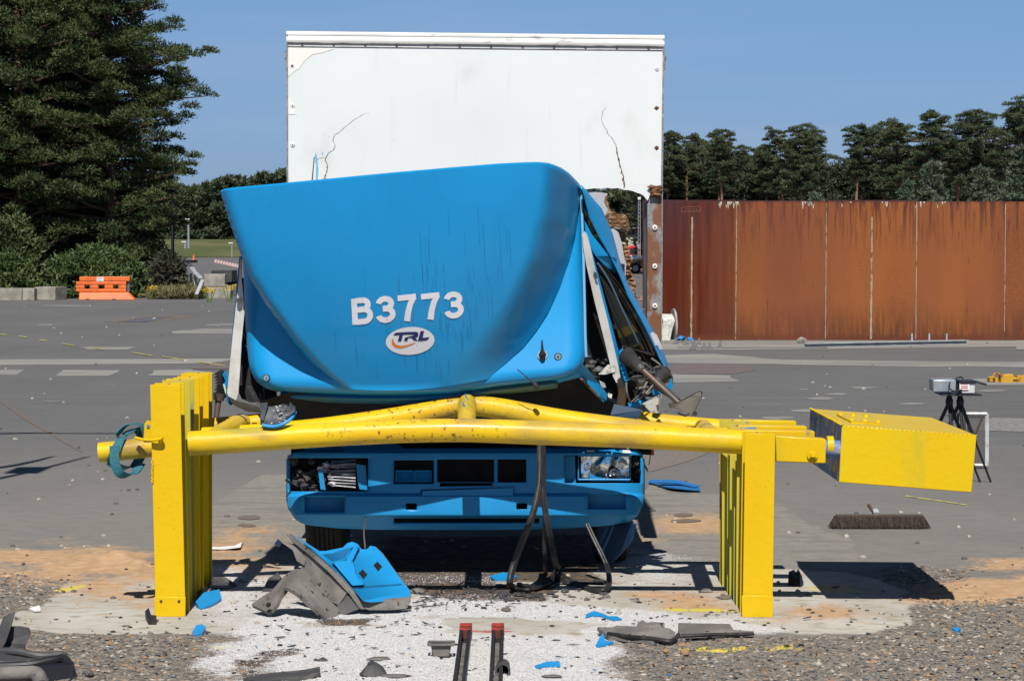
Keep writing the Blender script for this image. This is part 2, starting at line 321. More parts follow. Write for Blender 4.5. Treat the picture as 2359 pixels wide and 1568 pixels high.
def gmat():
    m = bpy.data.materials.new('ground'); m.use_nodes = True; nt = m.node_tree; N = nt.nodes; L = nt.links; b = N['Principled BSDF']
    geo = N.new('ShaderNodeNewGeometry'); P = geo.outputs['Position']
    def noise(sc, det=5, st=(1, 1, 1), rough=.5):
        mp = N.new('ShaderNodeMapping'); mp.inputs['Scale'].default_value = st; L.new(P, mp.inputs[0])
        n = N.new('ShaderNodeTexNoise'); n.inputs['Scale'].default_value = sc; n.inputs['Detail'].default_value = det; n.inputs['Roughness'].default_value = rough
        L.new(mp.outputs[0], n.inputs[0]); return n.outputs['Fac']
    def vor(sc, out='Color'):
        n = N.new('ShaderNodeTexVoronoi'); n.inputs['Scale'].default_value = sc; L.new(P, n.inputs[0]); return n.outputs[out]
    def rng(f, a, bb, c=0, d=1):
        r = N.new('ShaderNodeMapRange'); r.inputs[1].default_value = a; r.inputs[2].default_value = bb; r.inputs[3].default_value = c; r.inputs[4].default_value = d; L.new(f, r.inputs[0]); return r.outputs[0]
    def mix(f, a, c, bt='MIX'):
        x = N.new('ShaderNodeMix'); x.data_type = 'RGBA'; x.blend_type = bt
        for s, k in ((a, 6), (c, 7)):
            if isinstance(s, tuple): x.inputs[k].default_value = (*s, 1)
            else: L.new(s, x.inputs[k])
        if isinstance(f, float): x.inputs[0].default_value = f
        else: L.new(f, x.inputs[0])
        return x.outputs[2]
    def math_(op, a, c):
        x = N.new('ShaderNodeMath'); x.operation = op
        for s, k in ((a, 0), (c, 1)):
            if isinstance(s, (int, float)): x.inputs[k].default_value = s
            else: L.new(s, x.inputs[k])
        return x.outputs[0]
    A = N.new('ShaderNodeAttribute'); A.attribute_name = 'mA'; B = N.new('ShaderNodeAttribute'); B.attribute_name = 'mB'; C_ = N.new('ShaderNodeAttribute'); C_.attribute_name = 'mC'
    sa = N.new('ShaderNodeSeparateColor'); L.new(A.outputs['Color'], sa.inputs[0]); sb = N.new('ShaderNodeSeparateColor'); L.new(B.outputs['Color'], sb.inputs[0])
    sc_ = N.new('ShaderNodeSeparateColor'); L.new(C_.outputs['Color'], sc_.inputs[0])
    grain = noise(160, 3, rough=.7); mid = noise(11, 6); big = noise(1.3, 5); bigs = noise(.35, 6, (1, .35, 1))
    def thr(m, n, amp=1.0, w=.18): # noisy threshold
        s = math_('ADD', m, math_('MULTIPLY', math_('SUBTRACT', n, .5), amp)); return rng(s, .5 - w, .5 + w)
    asph = mix(rng(bigs, .35, .65), (0.124, 0.123, 0.122), (0.161, 0.159, 0.156))
    asph = mix(rng(noise(3.0, 8, (.15, 1, 1)), .5, .7), asph, (0.184, 0.178, 0.170))
    asph = mix(rng(noise(24, 4, rough=.7), .42, .68), asph, (.105, .104, .102))
    asph = mix(rng(noise(4.5, 6, rough=.65), .55, .75), asph, (.165, .160, .152))
    asph = mix(rng(noise(70, 3, rough=.7), .58, .66), asph, (.235, .228, .215))
    asph = mix(rng(noise(110, 2), .60, .68), asph, (.062, .061, .062))
    gv = N.new('ShaderNodeTexVoronoi'); gv.inputs['Scale'].default_value = 38; 
    wv = N.new('ShaderNodeVectorMath'); wv.operation = 'ADD'; nz = N.new('ShaderNodeTexNoise'); nz.inputs['Scale'].default_value = 30; L.new(P, nz.inputs[0])
    sc3 = N.new('ShaderNodeVectorMath'); sc3.operation = 'SCALE'; sc3.inputs['Scale'].default_value = .02; L.new(nz.outputs['Color'], sc3.inputs[0]); L.new(P, wv.inputs[0]); L.new(sc3.outputs[0], wv.inputs[1]); L.new(wv.outputs[0], gv.inputs[0])
    gs = N.new('ShaderNodeSeparateColor'); L.new(gv.outputs['Color'], gs.inputs[0])
    gcol = mix(rng(gs.outputs[0], .1, .9), (0.086, 0.078, 0.069), (0.213, 0.190, 0.167)); gcol = mix(rng(gs.outputs[1], .93, .96), gcol, (0.299, 0.172, 0.092)); gcol = mix(rng(gs.outputs[2], .9, .94), gcol, (0.391, 0.356, 0.310))
    gcol = mix(rng(mid, .4, .65), gcol, (0.132, 0.118, 0.103))
    pale = mix(rng(mid, .35, .7), (0.190, 0.181, 0.164), (0.236, 0.227, 0.207)); pale = mix(rng(noise(5, 6, (.3, 1, 1)), .5, .66), pale, (0.167, 0.159, 0.144))
    conc = mix(rng(big, .35, .65), (0.345, 0.322, 0.282), (0.437, 0.420, 0.380)); conc = mix(rng(noise(14, 7, (.5, 1, 1)), .52, .66), conc, (0.299, 0.253, 0.190)); conc = mix(rng(grain, .66, .72), conc, (0.138, 0.127, 0.115))
    sand = mix(rng(mid, .35, .65), (0.437, 0.270, 0.144), (0.540, 0.356, 0.207)); sand = mix(rng(grain, .6, .75), sand, (0.322, 0.196, 0.103))
    wv2 = N.new('ShaderNodeTexVoronoi'); wv2.inputs['Scale'].default_value = 190; L.new(P, wv2.inputs[0]); ws = N.new('ShaderNodeSeparateColor'); L.new(wv2.outputs['Color'], ws.inputs[0])
    wht = mix(rng(ws.outputs[0], .0, 1.), (0.575, 0.564, 0.552), (0.759, 0.747, 0.736)); wht = mix(rng(ws.outputs[1], .93, .95), wht, (0.230, 0.218, 0.207))
    c = mix(math_('MULTIPLY', sc_.outputs[2], rng(noise(9, 6, (.6, 1, 1)), .3, .6, .6, 1.0)), asph, mix(rng(grain, .3, .7), (.195, .182, .162), (.255, .240, .215)))
    c = mix(thr(sb.outputs[0], mid, .5, .1), c, mix(1.0, pale, (1.18, 1.16, 1.12), 'MULTIPLY'))
    c = mix(thr(sa.outputs[2], mid, .5, .12), c, mix(1.0, conc, (1.22, 1.21, 1.19), 'MULTIPLY'))
    c = mix(thr(sc_.outputs[0], grain, .9, .1), c, mix(1.0, gcol, (1.38, 1.33, 1.26), 'MULTIPLY'))
    c = mix(thr(sa.outputs[0], noise(26, 7, (.8, 1, 1), .7), 1.9, .2), c, sand)
    c = mix(thr(sc_.outputs[1], noise(40, 4), 1.2, .1), c, (.62, .50, .08))
    wm = thr(math_('MULTIPLY', sa.outputs[1], 1.1), ws.outputs[2], .42, .06)
    wm2 = math_('MULTIPLY', wm, thr(sa.outputs[1], noise(28, 6, rough=.7), 1.5, .26)); c = mix(wm2, c, wht)
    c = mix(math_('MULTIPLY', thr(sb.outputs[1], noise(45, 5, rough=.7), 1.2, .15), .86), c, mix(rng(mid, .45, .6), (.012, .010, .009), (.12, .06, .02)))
    c = mix(math_('MULTIPLY', thr(sb.outputs[2], grain, 1.3, .1), .9), c, (.42, .045, .03))
    L.new(c, b.inputs['Base Color']); b.inputs['Roughness'].default_value = .85; b.inputs['Specular IOR Level'].default_value = .3
    h = math_('ADD', math_('MULTIPLY', grain, .4), math_('MULTIPLY', gv.outputs['Distance'], math_('MULTIPLY', sc_.outputs[0], -1.6)))
    h = math_('ADD', h, math_('MULTIPLY', wv2.outputs['Distance'], math_('MULTIPLY', sa.outputs[1], -1.1)))
    bp = N.new('ShaderNodeBump'); bp.inputs['Strength'].default_value = .55; bp.inputs['Distance'].default_value = .012; L.new(h, bp.inputs['Height']); L.new(bp.outputs[0], b.inputs['Normal'])
    return m
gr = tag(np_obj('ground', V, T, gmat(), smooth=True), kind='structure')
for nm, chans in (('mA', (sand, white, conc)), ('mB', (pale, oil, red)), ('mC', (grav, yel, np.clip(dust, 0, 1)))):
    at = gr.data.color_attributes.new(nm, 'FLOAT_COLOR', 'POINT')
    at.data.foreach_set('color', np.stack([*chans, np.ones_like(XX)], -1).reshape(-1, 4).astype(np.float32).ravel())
def zg(x, y):
    i = int(np.clip(np.searchsorted(xs, x), 1, nx - 1)); j = int(np.clip(np.searchsorted(ys, y), 1, ny - 1)); return float(ZZ[j, i])

# loose stones and spilled granules lying on it: too many to count
def scatter(name, mask, n, smin, smax, cols, seed, flat=.6, power=1.0, thr=.35):
    rg = np.random.default_rng(seed); m = (mask > thr) & near & (YY < 15.5)
    idx = np.flatnonzero(m.ravel()); w = (mask.ravel()[idx]) ** 2 * (12.0 / YY.ravel()[idx]) ** 3; idx = rg.choice(idx, n, p=w / w.sum())
    P0 = V[idx] + np.c_[rg.uniform(-.011, .011, (n, 2)), np.zeros(n)]
    oc = np.array([(1, 0, 0), (-1, 0, 0), (0, 1, 0), (0, -1, 0), (0, 0, 1), (0, 0, -1)], float)
    s = smin + (smax - smin) * rg.random(n) ** 3; S = oc[None] * s[:, None, None] * rg.uniform(.6, 1.2, (n, 6, 1)); S[:, :, 2] *= flat
    S[:, :, 0] += S[:, :, 1] * rg.uniform(-.6, .6, (n, 1)); a = rg.uniform(0, 6.3, n); ca, sa = np.cos(a)[:, None], np.sin(a)[:, None]
    X = S[:, :, 0] * ca - S[:, :, 1] * sa; Y = S[:, :, 0] * sa + S[:, :, 1] * ca
    VV = np.stack([X, Y, S[:, :, 2]], -1) + P0[:, None, :] + np.array([0, 0, 1]) * (s * flat * .25)[:, None, None]
    tri = np.array([(0, 2, 4), (2, 1, 4), (1, 3, 4), (3, 0, 4), (2, 0, 5), (1, 2, 5), (3, 1, 5), (0, 3, 5)])
    TT = (tri[None] + (np.arange(n) * 6)[:, None, None]).reshape(-1, 3)
    o = np_obj(name, VV.reshape(-1, 3), TT, cols, np.repeat(rg.choice(len(cols), n, p=power), 8)); return o
stone_cols = [mat('stone_grey', (.20, .18, .155), .9), mat('stone_dark', (.12, .11, .10), .9), mat('stone_pale', (.40, .36, .29), .85), mat('stone_rust', (.34, .21, .11), .85), mat('stone_blue', (.16, .165, .175), .8)]
tag(scatter('gravel', grav * (1 - .95 * np.clip(white * 1.6, 0, 1)), 26000, .003, .018, stone_cols, 3, power=[.44, .30, .08, .05, .13]), 'loose grey and brown gravel strewn over the foreground', 'gravel', kind='stuff')
wh = [mat('granule_white', (.68, .67, .65), .8), mat('granule_grey', (.5, .49, .48), .8), mat('granule_dark', (.06, .06, .06), .8)]
tag(scatter('granules', white, 34000, .0018, .0042, wh, 4, flat=.9, power=[.80, .17, .03], thr=.3), 'white absorbent granules spilled in front of the wrecked truck', 'granules', kind='stuff')

# flat patches of other paving, 4 mm proud of the asphalt
M_slab = mat('slab', (.285, .275, .245), .85, col2=(.22, .215, .195), scale=.8, stretch=(.3, 1, 1), spots=[((.15, .147, .143), 2.5, .55, .68, (.3, 1, 1), .7)])
M_slab_brown = mat('slab_brown', (.17, .13, .10), .9, col2=(.14, .12, .105), scale=1.2)
M_pink = mat('red_chippings', (.165, .125, .12), .9, col2=(.125, .105, .10), scale=14, bump=.3, bscale=60)
M_ypaint = mat('yellow_road_paint', (.55, .50, .10), .8, col2=(.25, .24, .13), scale=6)
M_steelplate = mat('steel_cover', (.17, .18, .20), .55, .3, col2=(.12, .12, .13), scale=2)
def patch(name, poly, m, seg=26, rag=.35, z=.004, seed=0):
    pts = []; n = len(poly)
    for i in range(n):
        a = G(*poly[i]); c = G(*poly[(i + 1) % n]); k = max(1, int((c - a).length / .5)); k = min(k, 40)
        for j in range(k):
            p = a.lerp(c, j / k); q = rag * (vnoise2(np.array(p.x * 3 + seed), np.array(p.y * 3.), 5) - .5) if j else 0
            pts.append(Vector((p.x + q * .5, p.y + float(q), z)))
    mb = MB(); tri = tessellate_polygon([pts]); mb.add(pts, [tuple(t) for t in tri]); o = struct(name, mb, m)
    return o
patch('concrete_strip', [(-60, 828), (300, 827), (540, 826), (500, 836), (420, 838), (-60, 842)], M_slab)
for k, q in enumerate([[(-60, 852), (56, 852), (38, 864), (-60, 864)], [(146, 852), (276, 853), (250, 866), (128, 866)], [(352, 853), (440, 851), (500, 860), (470, 866), (338, 865)],
          [(188, 799), (316, 799), (292, 805), (202, 805)], [(398, 763), (470, 757), (545, 757), (545, 769), (398, 768)], [(470, 748), (545, 745), (545, 748), (480, 750)], [(85, 747), (120, 746), (120, 749), (88, 749)],
          [(1545, 862), (1680, 865), (1702, 879), (1545, 881)]]):
    patch('concrete_patch', q, M_slab, rag=.2, seed=k)
patch('concrete_strip', [(1530, 818), (1640, 815), (1800, 828), (2100, 832), (2420, 833), (2420, 846), (2000, 843), (1700, 838), (1530, 836)], M_slab, seed=4)
patch('concrete_strip', [(1480, 785), (2420, 785), (2420, 797), (2200, 800), (1700, 806), (1480, 806)], M_slab, seed=6, rag=.15)
patch('concrete_strip', [(2340, 784.6), (2600, 784.6), (2600, 812), (2340, 806)], M_slab, seed=7, rag=.15, z=.008)
patch('brown_patch', [(235, 742), (330, 727), (470, 727), (360, 741)], M_slab_brown)
patch('steel_cover', [(272, 741), (345, 730), (402, 730), (335, 742)], M_steelplate, z=.009, rag=0)
patch('red_chippings', [(1540, 840), (1700, 839), (1740, 852), (1690, 861), (1540, 862)], M_pink)
patch('red_chippings', [(440, 851), (500, 834), (545, 832), (560, 851)], M_pink, z=.009)
patch('gravel_strip', [(1490, 1040), (1640, 1038), (1590, 1060), (1500, 1086), (1470, 1086)], mat('beige_chippings', (.21, .175, .15), .9, col2=(.16, .14, .12), scale=25, bump=.3, bscale=60), seed=3)
patch('gravel_strip', [(2200, 972), (2300, 962), (2500, 965), (2500, 998), (2330, 994), (2230, 990)], mat('white_chippings', (.27, .26, .245), .9, col2=(.15, .145, .14), scale=18, bump=.5, bscale=50), seed=9, rag=.6)
for k, (x, y, w, h) in enumerate([(1800, 1040, 40, 4), (1925, 908, 26, 2.2), (1890, 918, 30, 3), (1850, 946, 34, 3), (1790, 963, 38, 4), (1850, 897, 12, 1.6), (1990, 893, 30, 2.5), (1780, 978, 36, 4),
        (575, 1192, 26, 5), (570, 1210, 20, 4), (1575, 1186, 24, 4), (1580, 1200, 34, 4), (120, 925, 20, 1.4), (700, 704, 30, 1), (150, 704, 60, 1.2), (2100, 930, 30, 2), (2280, 900, 36, 2)]):
    patch('worn_patch', [(x + w * math.cos(a) * random.uniform(.8, 1.2), y + h * math.sin(a) * random.uniform(.7, 1.2)) for a in [i * math.pi / 6 for i in range(12)]], M_slab_brown if 1100 < y < 1240 else M_slab, rag=0, seed=k, z=.0045)
dash = [((0, 770), (16, 771)), ((43, 774), (63, 777)), ((91, 783), (108, 785)), ((142, 791), (173, 797)), ((205, 800), (236, 804)), ((305, 812), (352, 820)), ((374, 821), (423, 829)), ((450, 833), (520, 843))]
for a, c in dash: patch('road_marking', [a, c, (c[0], c[1] + 1.6), (a[0], a[1] + 1.6)], M_ypaint, rag=0, z=.013)
patch('road_marking', [(2085, 1141), (2225, 1162), (2225, 1164), (2085, 1143.5)], M_ypaint, rag=.05)
for k, q in enumerate([[(0, 995), (270, 998), (270, 999.5), (0, 998)], [(-30, 900), (60, 960), (190, 1040), (185, 1041), (50, 962), (-30, 902)]]):
    patch('joint_and_shadow_line', q, mat('shadow_line', (.09, .09, .095), .9) if k == 0 else M_slab_brown, rag=.03)  # first strip is a thin cast shadow painted dark; second is a brown seam

# ================================================================== TREES
def tufts(rg, C, Rr, n, L, w, up=.45, flat=.45, shell=.5):
    """C (m,3) clump centres, Rr (m,) radii; n little pointed tufts round each"""
    m = len(C); d = rg.normal(size=(m, n, 3)); d /= np.linalg.norm(d, axis=2, keepdims=True)
    d[:, :, 2] = np.where(d[:, :, 2] < -.25, -d[:, :, 2] * .6, d[:, :, 2]); rad = rg.random((m, n, 1)) ** shell
    off = d * rad * Rr[:, None, None]; off[:, :, 2] *= flat; p = (C[:, None] + off).reshape(-1, 3)
    o = d * np.array([1, 1, .5]) + np.array([0, 0, up]) + rg.normal(size=d.shape) * .45; o /= np.linalg.norm(o, axis=2, keepdims=True); o = o.reshape(-1, 3)
    s = np.cross(o, rg.normal(size=o.shape)); s /= np.linalg.norm(s, axis=1, keepdims=True) + 1e-9; k = len(p)
    LL = (L * rg.uniform(.6, 1.3, (k, 1))); V = np.stack([p - s * w, p + s * w, p + o * LL], 1).reshape(-1, 3)
    return V
def tri_idx(V): return np.arange(len(V)).reshape(-1, 3)
M_pine = [mat('pine_needles', (.042, .062, .022), .55, col2=(.060, .078, .026), scale=.35, lo=.4, hi=.6, spec=.3), mat('pine_needles_light', (.085, .110, .036), .55, col2=(.062, .088, .035), scale=.5, spec=.3)]
M_pineR = [mat('hazed_pine_needles', (.050, .068, .034), .6, col2=(.070, .090, .042), scale=.12, lo=.35, hi=.6, spec=.3), mat('hazed_pine_needles_light', (.105, .130, .062), .6, col2=(.085, .12, .07), scale=.1, spec=.3)]  # needle colours lightened to stand for haze over distance
M_bark = mat('pine_bark', (.16, .085, .05), .9, col2=(.10, .07, .05), scale=3, stretch=(3, 3, .6), bump=.5, bscale=12)
M_barkdark = mat('dark_bark', (.07, .055, .045), .9, col2=(.04, .035, .03), scale=3)
M_young = [mat('young_pine_needles', (.075, .105, .060), .6, col2=(.10, .13, .08), scale=.8), mat('young_pine_tips', (.12, .15, .095), .6)]
def pine(seed, H, base, R, nb, clump, n, L, w, mats, bark, prof='dome', lean=.3, tr=.22, flat=.42):
    rg = np.random.default_rng(seed); rd = random.Random(seed)
    top = Vector((rd.uniform(-lean, lean), rd.uniform(-lean, lean), H)); mid = Vector((rd.uniform(-lean, lean), rd.uniform(-lean, lean), H * .5)) * .9
    def axis(t): return Vector((0, 0, 0)) * (1 - t) ** 2 + mid * 2 * t * (1 - t) + top * t * t
    mb = MB(); mb.tube([axis(t) for t in (0, .2, .4, .6, .8, .97)], [tr * 1.15, tr * .9, tr * .75, tr * .55, tr * .33, .03], 8)
    C = []; Rr = []
    for i in range(nb):
        q = (i + rd.random()) / nb; t = base + (1 - base) * q; a = i * 2.4 + rd.uniform(-.5, .5)
        if prof == 'dome': pr = (.55 + .75 * q if q < .45 else .89 - (q - .45) * .95) * rd.choice([.55, .8, 1.0, 1.15, 1.3])
        elif prof == 'wide': pr = min(1, .75 + .5 * q) * (1 - max(0, q - .55) * 1.5)
        else: pr = 1.0 - q * .93
        ln = R * max(.12, pr) * rd.uniform(.65, 1.12); o = axis(t); droop = rd.uniform(-.05, .28)
        e = o + Vector((math.cos(a) * ln, math.sin(a) * ln, ln * droop)); mb.tube([o, (o + e) / 2 + Vector((0, 0, -.04 * ln)), e], [.07 * tr / .22 * (1.2 - q), .05 * tr / .22, .012], 5, sub=2, cap=False)
        k = max(1, int(ln / (clump * .62)))
        for j in range(k):
            f = .28 + .72 * (j + .8) / k if k > 1 else .8; p = o.lerp(e, f); sp = ln * .17
            C.append(p + Vector((rd.uniform(-sp, sp), rd.uniform(-sp, sp), rd.uniform(-.25, .45) * clump))); Rr.append(clump * rd.uniform(.55, 1.1) * (1.05 - .25 * f))
    C.append(top); Rr.append(clump * .6)
    C = np.array(C); Rr = np.array(Rr); V = tufts(rg, C, Rr, n, L, w, flat=flat); T = tri_idx(V)
    mi = np.clip((rg.random(len(T)) < np.repeat(np.clip(rg.normal(.28, .3, len(C)), 0, .85), n)), 0, 1).astype(int)
    root = bpy.data.objects.new('pine_tree', None); COL.objects.link(root); root.empty_display_size = .1; ORG[root.name] = Vector((0, 0, 0))
    c = np_obj('crown', V, T, mats, mi); c.parent = root; t_ = part('trunk', mb, bark, root); return root
def place(root, x, y, z, s, rz, first):
    o = root if first else copy_tree(root); o.location = (x, y, z); o.scale = (s, s, s * random.uniform(.95, 1.05)); o.rotation_euler = (0, 0, rz); return o
# big pines at the left, about 108 m away
bigp = [pine(11 + i, 17.5, .10, 4.6, 120, .82, 210, .17, .034, M_pine, M_bark, 'wide', tr=.30, flat=.62) for i in range(3)]
spots = [(-18.6, 107, 0, 'rightmost of the big pines, its long boughs reaching towards the white box'), (-22.6, 106, 1, 'big dense pine behind the orange barrier and the broad bush'), (-26.3, 106, 2, 'big pine cut by the left edge with a reddish trunk showing'),
         (-20.6, 110, 1, 'tall pine standing behind the rightmost big pine'), (-24.5, 112, 0, 'tall pine in the second row above the orange barrier'), (-29.0, 111, 2, 'big pine mostly beyond the left edge of the view')]
for i, (x, y, k, lb) in enumerate(spots):
    first = all(s[2] != k for s in spots[:i]); s = [.95, .98, 1.0, 1.06, 1.08, 1.0][i]
    tag(place(bigp[k], x, y, 0, s, i * 1.9 + .4, first), lb, 'pine tree', 'tall pines at the left')
# pine belt behind the rusty wall
M_barkR = mat('sunlit_pine_bark', (.30, .15, .08), .9, col2=(.18, .11, .08), scale=1.5)  # bark brightened in the colour to read as sunlit
M_deep = [mat('shaded_wood', (.022, .032, .016), .7, col2=(.035, .046, .022), scale=.15), mat('shaded_wood_light', (.045, .058, .028), .7)]  # needle colours darkened to stand for the shade inside the wood
farp = [pine(31 + i, 17.0, [.60, .66, .56, .63, .54, .61, .58][i], [3.4, 2.5, 3.2, 3.0, 3.8, 2.6, 3.3][i], [52, 42, 56, 50, 60, 48, 46][i], .80, 170, .21, .048, M_pineR, M_barkR, 'dome', lean=1.0, tr=.24, flat=.66) for i in range(7)]
# (picture x, picture y of top, distance)
tops = [(1505, 335, 205), (1543, 324, 205), (1585, 332, 208), (1613, 328, 212), (1642, 318, 205), (1671, 320, 200), (1708, 338, 212), (1735, 350, 208), (1761, 324, 203), (1798, 303, 200), (1840, 295, 194), (1889, 303, 200), (1963, 283, 192), (2027, 291, 200), (2086, 268, 190), (2144, 254, 184), (2210, 250, 186), (2268, 262, 186), (2323, 219, 172), (2375, 240, 176)]
nth = ['first', 'second', 'third', 'fourth', 'fifth', 'sixth', 'seventh', 'eighth', 'ninth', 'tenth', 'eleventh', 'twelfth', 'thirteenth', 'fourteenth', 'fifteenth', 'sixteenth', 'seventeenth', 'eighteenth', 'nineteenth', 'twentieth']
used = set()
for i, (x, y, D) in enumerate(tops):
    k = (i * 3) % 7; p = W(x, y, D); H = p.z; o = place(farp[k], p.x, D, 0, H / 17.0, i * 1.3, k not in used); used.add(k)
    tag(o, 'far pine over the rusty wall, %s along the front row counted from the white box' % nth[i], 'pine tree', 'pines beyond the rusty wall')
def mass(name, label, rows, seed, mats, n, L, w, kinds='dome'):
    rg = np.random.default_rng(seed); C = []; R = []
    mb = MB()
    for (x, z, D, r) in rows:
        X = (x - CX) / F * D; ncl = int(26)
        mb.tube([(X, D, 0), (X + .2, D, z * .9)], [.2, .06], 5, spline=False, cap=False)
        for j in range(ncl):
            h = z * (.35 + .65 * (j + .5) / ncl) if kinds == 'dome' else z * (.12 + .88 * (j + .5) / ncl); q = (h / z)
            rr = r * math.sqrt(max(.05, 1 - ((q - .62) / .42) ** 2)) if kinds == 'dome' else r * math.sqrt(max(.08, 1 - ((q - .45) / .58) ** 2))
            a = rg.random() * 6.3; d = rr * math.sqrt(rg.random()); C.append((X + math.cos(a) * d, D + math.sin(a) * d, h)); R.append(rg.uniform(.9, 1.5))
    V = tufts(rg, np.array(C), np.array(R), n, L, w, flat=.6); T = tri_idx(V)
    nt_ = len(T); tv = np.array(mb.v); tf = np.array([f for f in mb.f]); tf3 = np.concatenate([tf[:, [0, 1, 2]], tf[:, [0, 2, 3]]]) + len(V)
    o = np_obj(name, np.concatenate([V, tv]), np.concatenate([T, tf3]), mats + [M_bark], np.concatenate([(rg.random(nt_) < .2).astype(int), np.full(len(tf3), 2)]))
    return tag(o, label, 'wood', kind='stuff')
rw = []
for r in range(4):
    for i in range(42):
        x = 1500 + i * 24 + random.uniform(-8, 10); D = 208 + r * 9 + random.uniform(-3, 3)
        rw.append((x, interp(x, [(1360, 9.8), (1700, 10.0), (1760, 9.2), (1900, 9.6), (2100, 10.2), (2300, 10.8), (2500, 11.4)]) + random.uniform(-1.4, 1.0), D, 1.7))
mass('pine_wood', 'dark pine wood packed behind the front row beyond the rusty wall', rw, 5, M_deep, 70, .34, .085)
# undergrowth between the trunks, its shade put into the same darkened colours
ug = [(1505 + i * 15.5, random.uniform(2.6, 4.6), 214 + random.uniform(-3, 10), 1.8) for i in range(64)]
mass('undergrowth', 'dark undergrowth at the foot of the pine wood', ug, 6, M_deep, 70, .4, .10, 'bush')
# distant wood behind the grass bank
M_decid = [mat('far_leaves', (.040, .062, .028), .65, col2=(.065, .088, .04), scale=.12), mat('far_leaves_light', (.075, .098, .045), .65)]
rw = []
for r in range(3):
    for i in range(30):
        x = 330 + i * 14 + random.uniform(-6, 6); D = 372 + r * 12
        top = interp(x, [(330, 430), (420, 428), (440, 440), (480, 430), (520, 415), (560, 412), (590, 415), (620, 405), (650, 395), (760, 400)]) + random.uniform(-4, 14)
        rw.append((x, W(x, top, D).z, D, 4.2))
o = mass('distant_wood', 'mixed wood along the horizon behind the grass bank', rw, 8, M_decid, 110, .7, .2, 'bush')
rw = [(x, W(x, 425 + random.uniform(-14, 12), 380).z, 380 + random.uniform(-6, 6), 5.0) for x in list(range(-1500, 330, 34)) + list(range(780, 1380, 34)) + list(range(2480, 3900, 34))]
mass('distant_wood', 'mixed wood running on along the horizon beyond both ends of the yard', rw, 18, M_decid, 60, .9, .3, 'bush')
# lower mass through the gap of the truck box and right of it
rw = [(1380 + i * 9, W(0, 445 + random.uniform(-5, 30), 300).z, 300 + random.uniform(-8, 8), 3.4) for i in range(20)]
mass('distant_wood', 'dark trees seen through the hole in the white box', rw, 9, M_pineR, 60, .8, .24, 'bush')
# young pines above the wall
ypl = [pine(51 + i, 8.0, .03, 2.9, 80, .62, 150, .24, .045, M_young, M_bark, 'cone', lean=.15, tr=.12, flat=.9) for i in range(2)]
yp = [(2150, 395, 120, 'pale young pine over the wall, tallest of the three by the wood edge'), (2262, 405, 118, 'pale young pine over the wall between two others'), (2352, 350, 112, 'pale young pine cut by the right edge of the view'), (2085, 438, 125, 'small pale pine top just showing over the rusty wall'), (1880, 452, 128, 'tiny pale sapling tip peeping over the middle of the rusty wall')]
for i, (x, y, D, lb) in enumerate(yp):
    p = W(x, y, D); tag(place(ypl[i % 2], p.x, D, 0, p.z / 8.0, i * 2., i < 2), lb, 'young pine', 'young pines behind the rusty wall')

# bushes at the left
M_gorse = [mat('gorse_leaves', (.050, .085, .024), .6, col2=(.075, .115, .03), scale=.7), mat('gorse_tips', (.09, .125, .035), .6)]
def bush(name, label, cat, x0, x1, ytop, D, mats, n=60, group=None, L=.22, w=.05, depth=2.2, yb=690, cl=.55):
    X0 = (x0 - CX) / F * D; X1 = (x1 - CX) / F * D; h = CH - (ytop - HY) / F * D; rg = np.random.default_rng(abs(int(x0)) + 7); C = []; cx = (X0 + X1) / 2; rx = (X1 - X0) / 2
    for i in range(int(60 * rx * h / 1.6)):
        a = rg.random() * 6.283; e = rg.random() ** .8 * math.pi / 2; rr = rg.uniform(.72, .97)
        C.append((cx + rx * rr * math.cos(a) * math.cos(e), D + depth * rr * math.sin(a) * math.cos(e), max(.1, h * rr * math.sin(e) * rg.uniform(.85, 1.0))))
    C = np.array(C); V = tufts(rg, C, rg.uniform(.6, 1.1, len(C)) * cl, n, L, w, flat=.8); V -= np.array([cx, D, 0]); T = tri_idx(V)
    root = thing(name, label, cat, (cx, D, 0), group); c = np_obj('foliage', V, T, mats, (rg.random(len(T)) < .35).astype(int)); c.parent = root
    mb = MB()
    for i in range(7):
        a = i * .9; mb.tube([(cx, D, 0), (cx + math.cos(a) * rx * .35, D + math.sin(a) * .4, h * .5), (cx + math.cos(a) * rx * .6, D + math.sin(a) * .8, h * .75)], [.05, .035, .01], 5, sub=2)
    part('stem', mb, M_barkdark, root); return root
bush('gorse_bush', 'broad rounded green bush behind the orange barrier', 'bush', 85, 352, 566, 101, M_gorse)
bush('gorse_bush', 'green bush at the left edge behind the pale blocks', 'bush', -60, 95, 590, 101, M_gorse)
bush('leafy_shrub', 'tall pale leafy shrub under the pines at the left edge', 'bush', -20, 90, 500, 103.5, [mat('shrub_leaves', (.07, .095, .035), .6, col2=(.05, .08, .03), scale=.6), M_gorse[1]], depth=1.5)
M_dk = [mat('shade_leaves', (.025, .036, .018), .7, col2=(.04, .04, .02), scale=1), mat('shade_leaves_brown', (.06, .05, .03), .7)]  # leaf colours darkened for the shade under the pines
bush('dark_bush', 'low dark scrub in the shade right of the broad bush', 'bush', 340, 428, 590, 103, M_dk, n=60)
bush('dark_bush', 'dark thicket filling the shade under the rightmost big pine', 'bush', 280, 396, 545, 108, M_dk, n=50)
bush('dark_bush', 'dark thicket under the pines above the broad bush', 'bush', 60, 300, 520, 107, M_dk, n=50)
M_weed = [mat('weed_green', (.11, .13, .04), .7, col2=(.16, .14, .07), scale=3), mat('weed_dry', (.24, .19, .09), .7)]
tagmass = [(350, 465, 676, 99.0), (395, 450, 640, 104)]
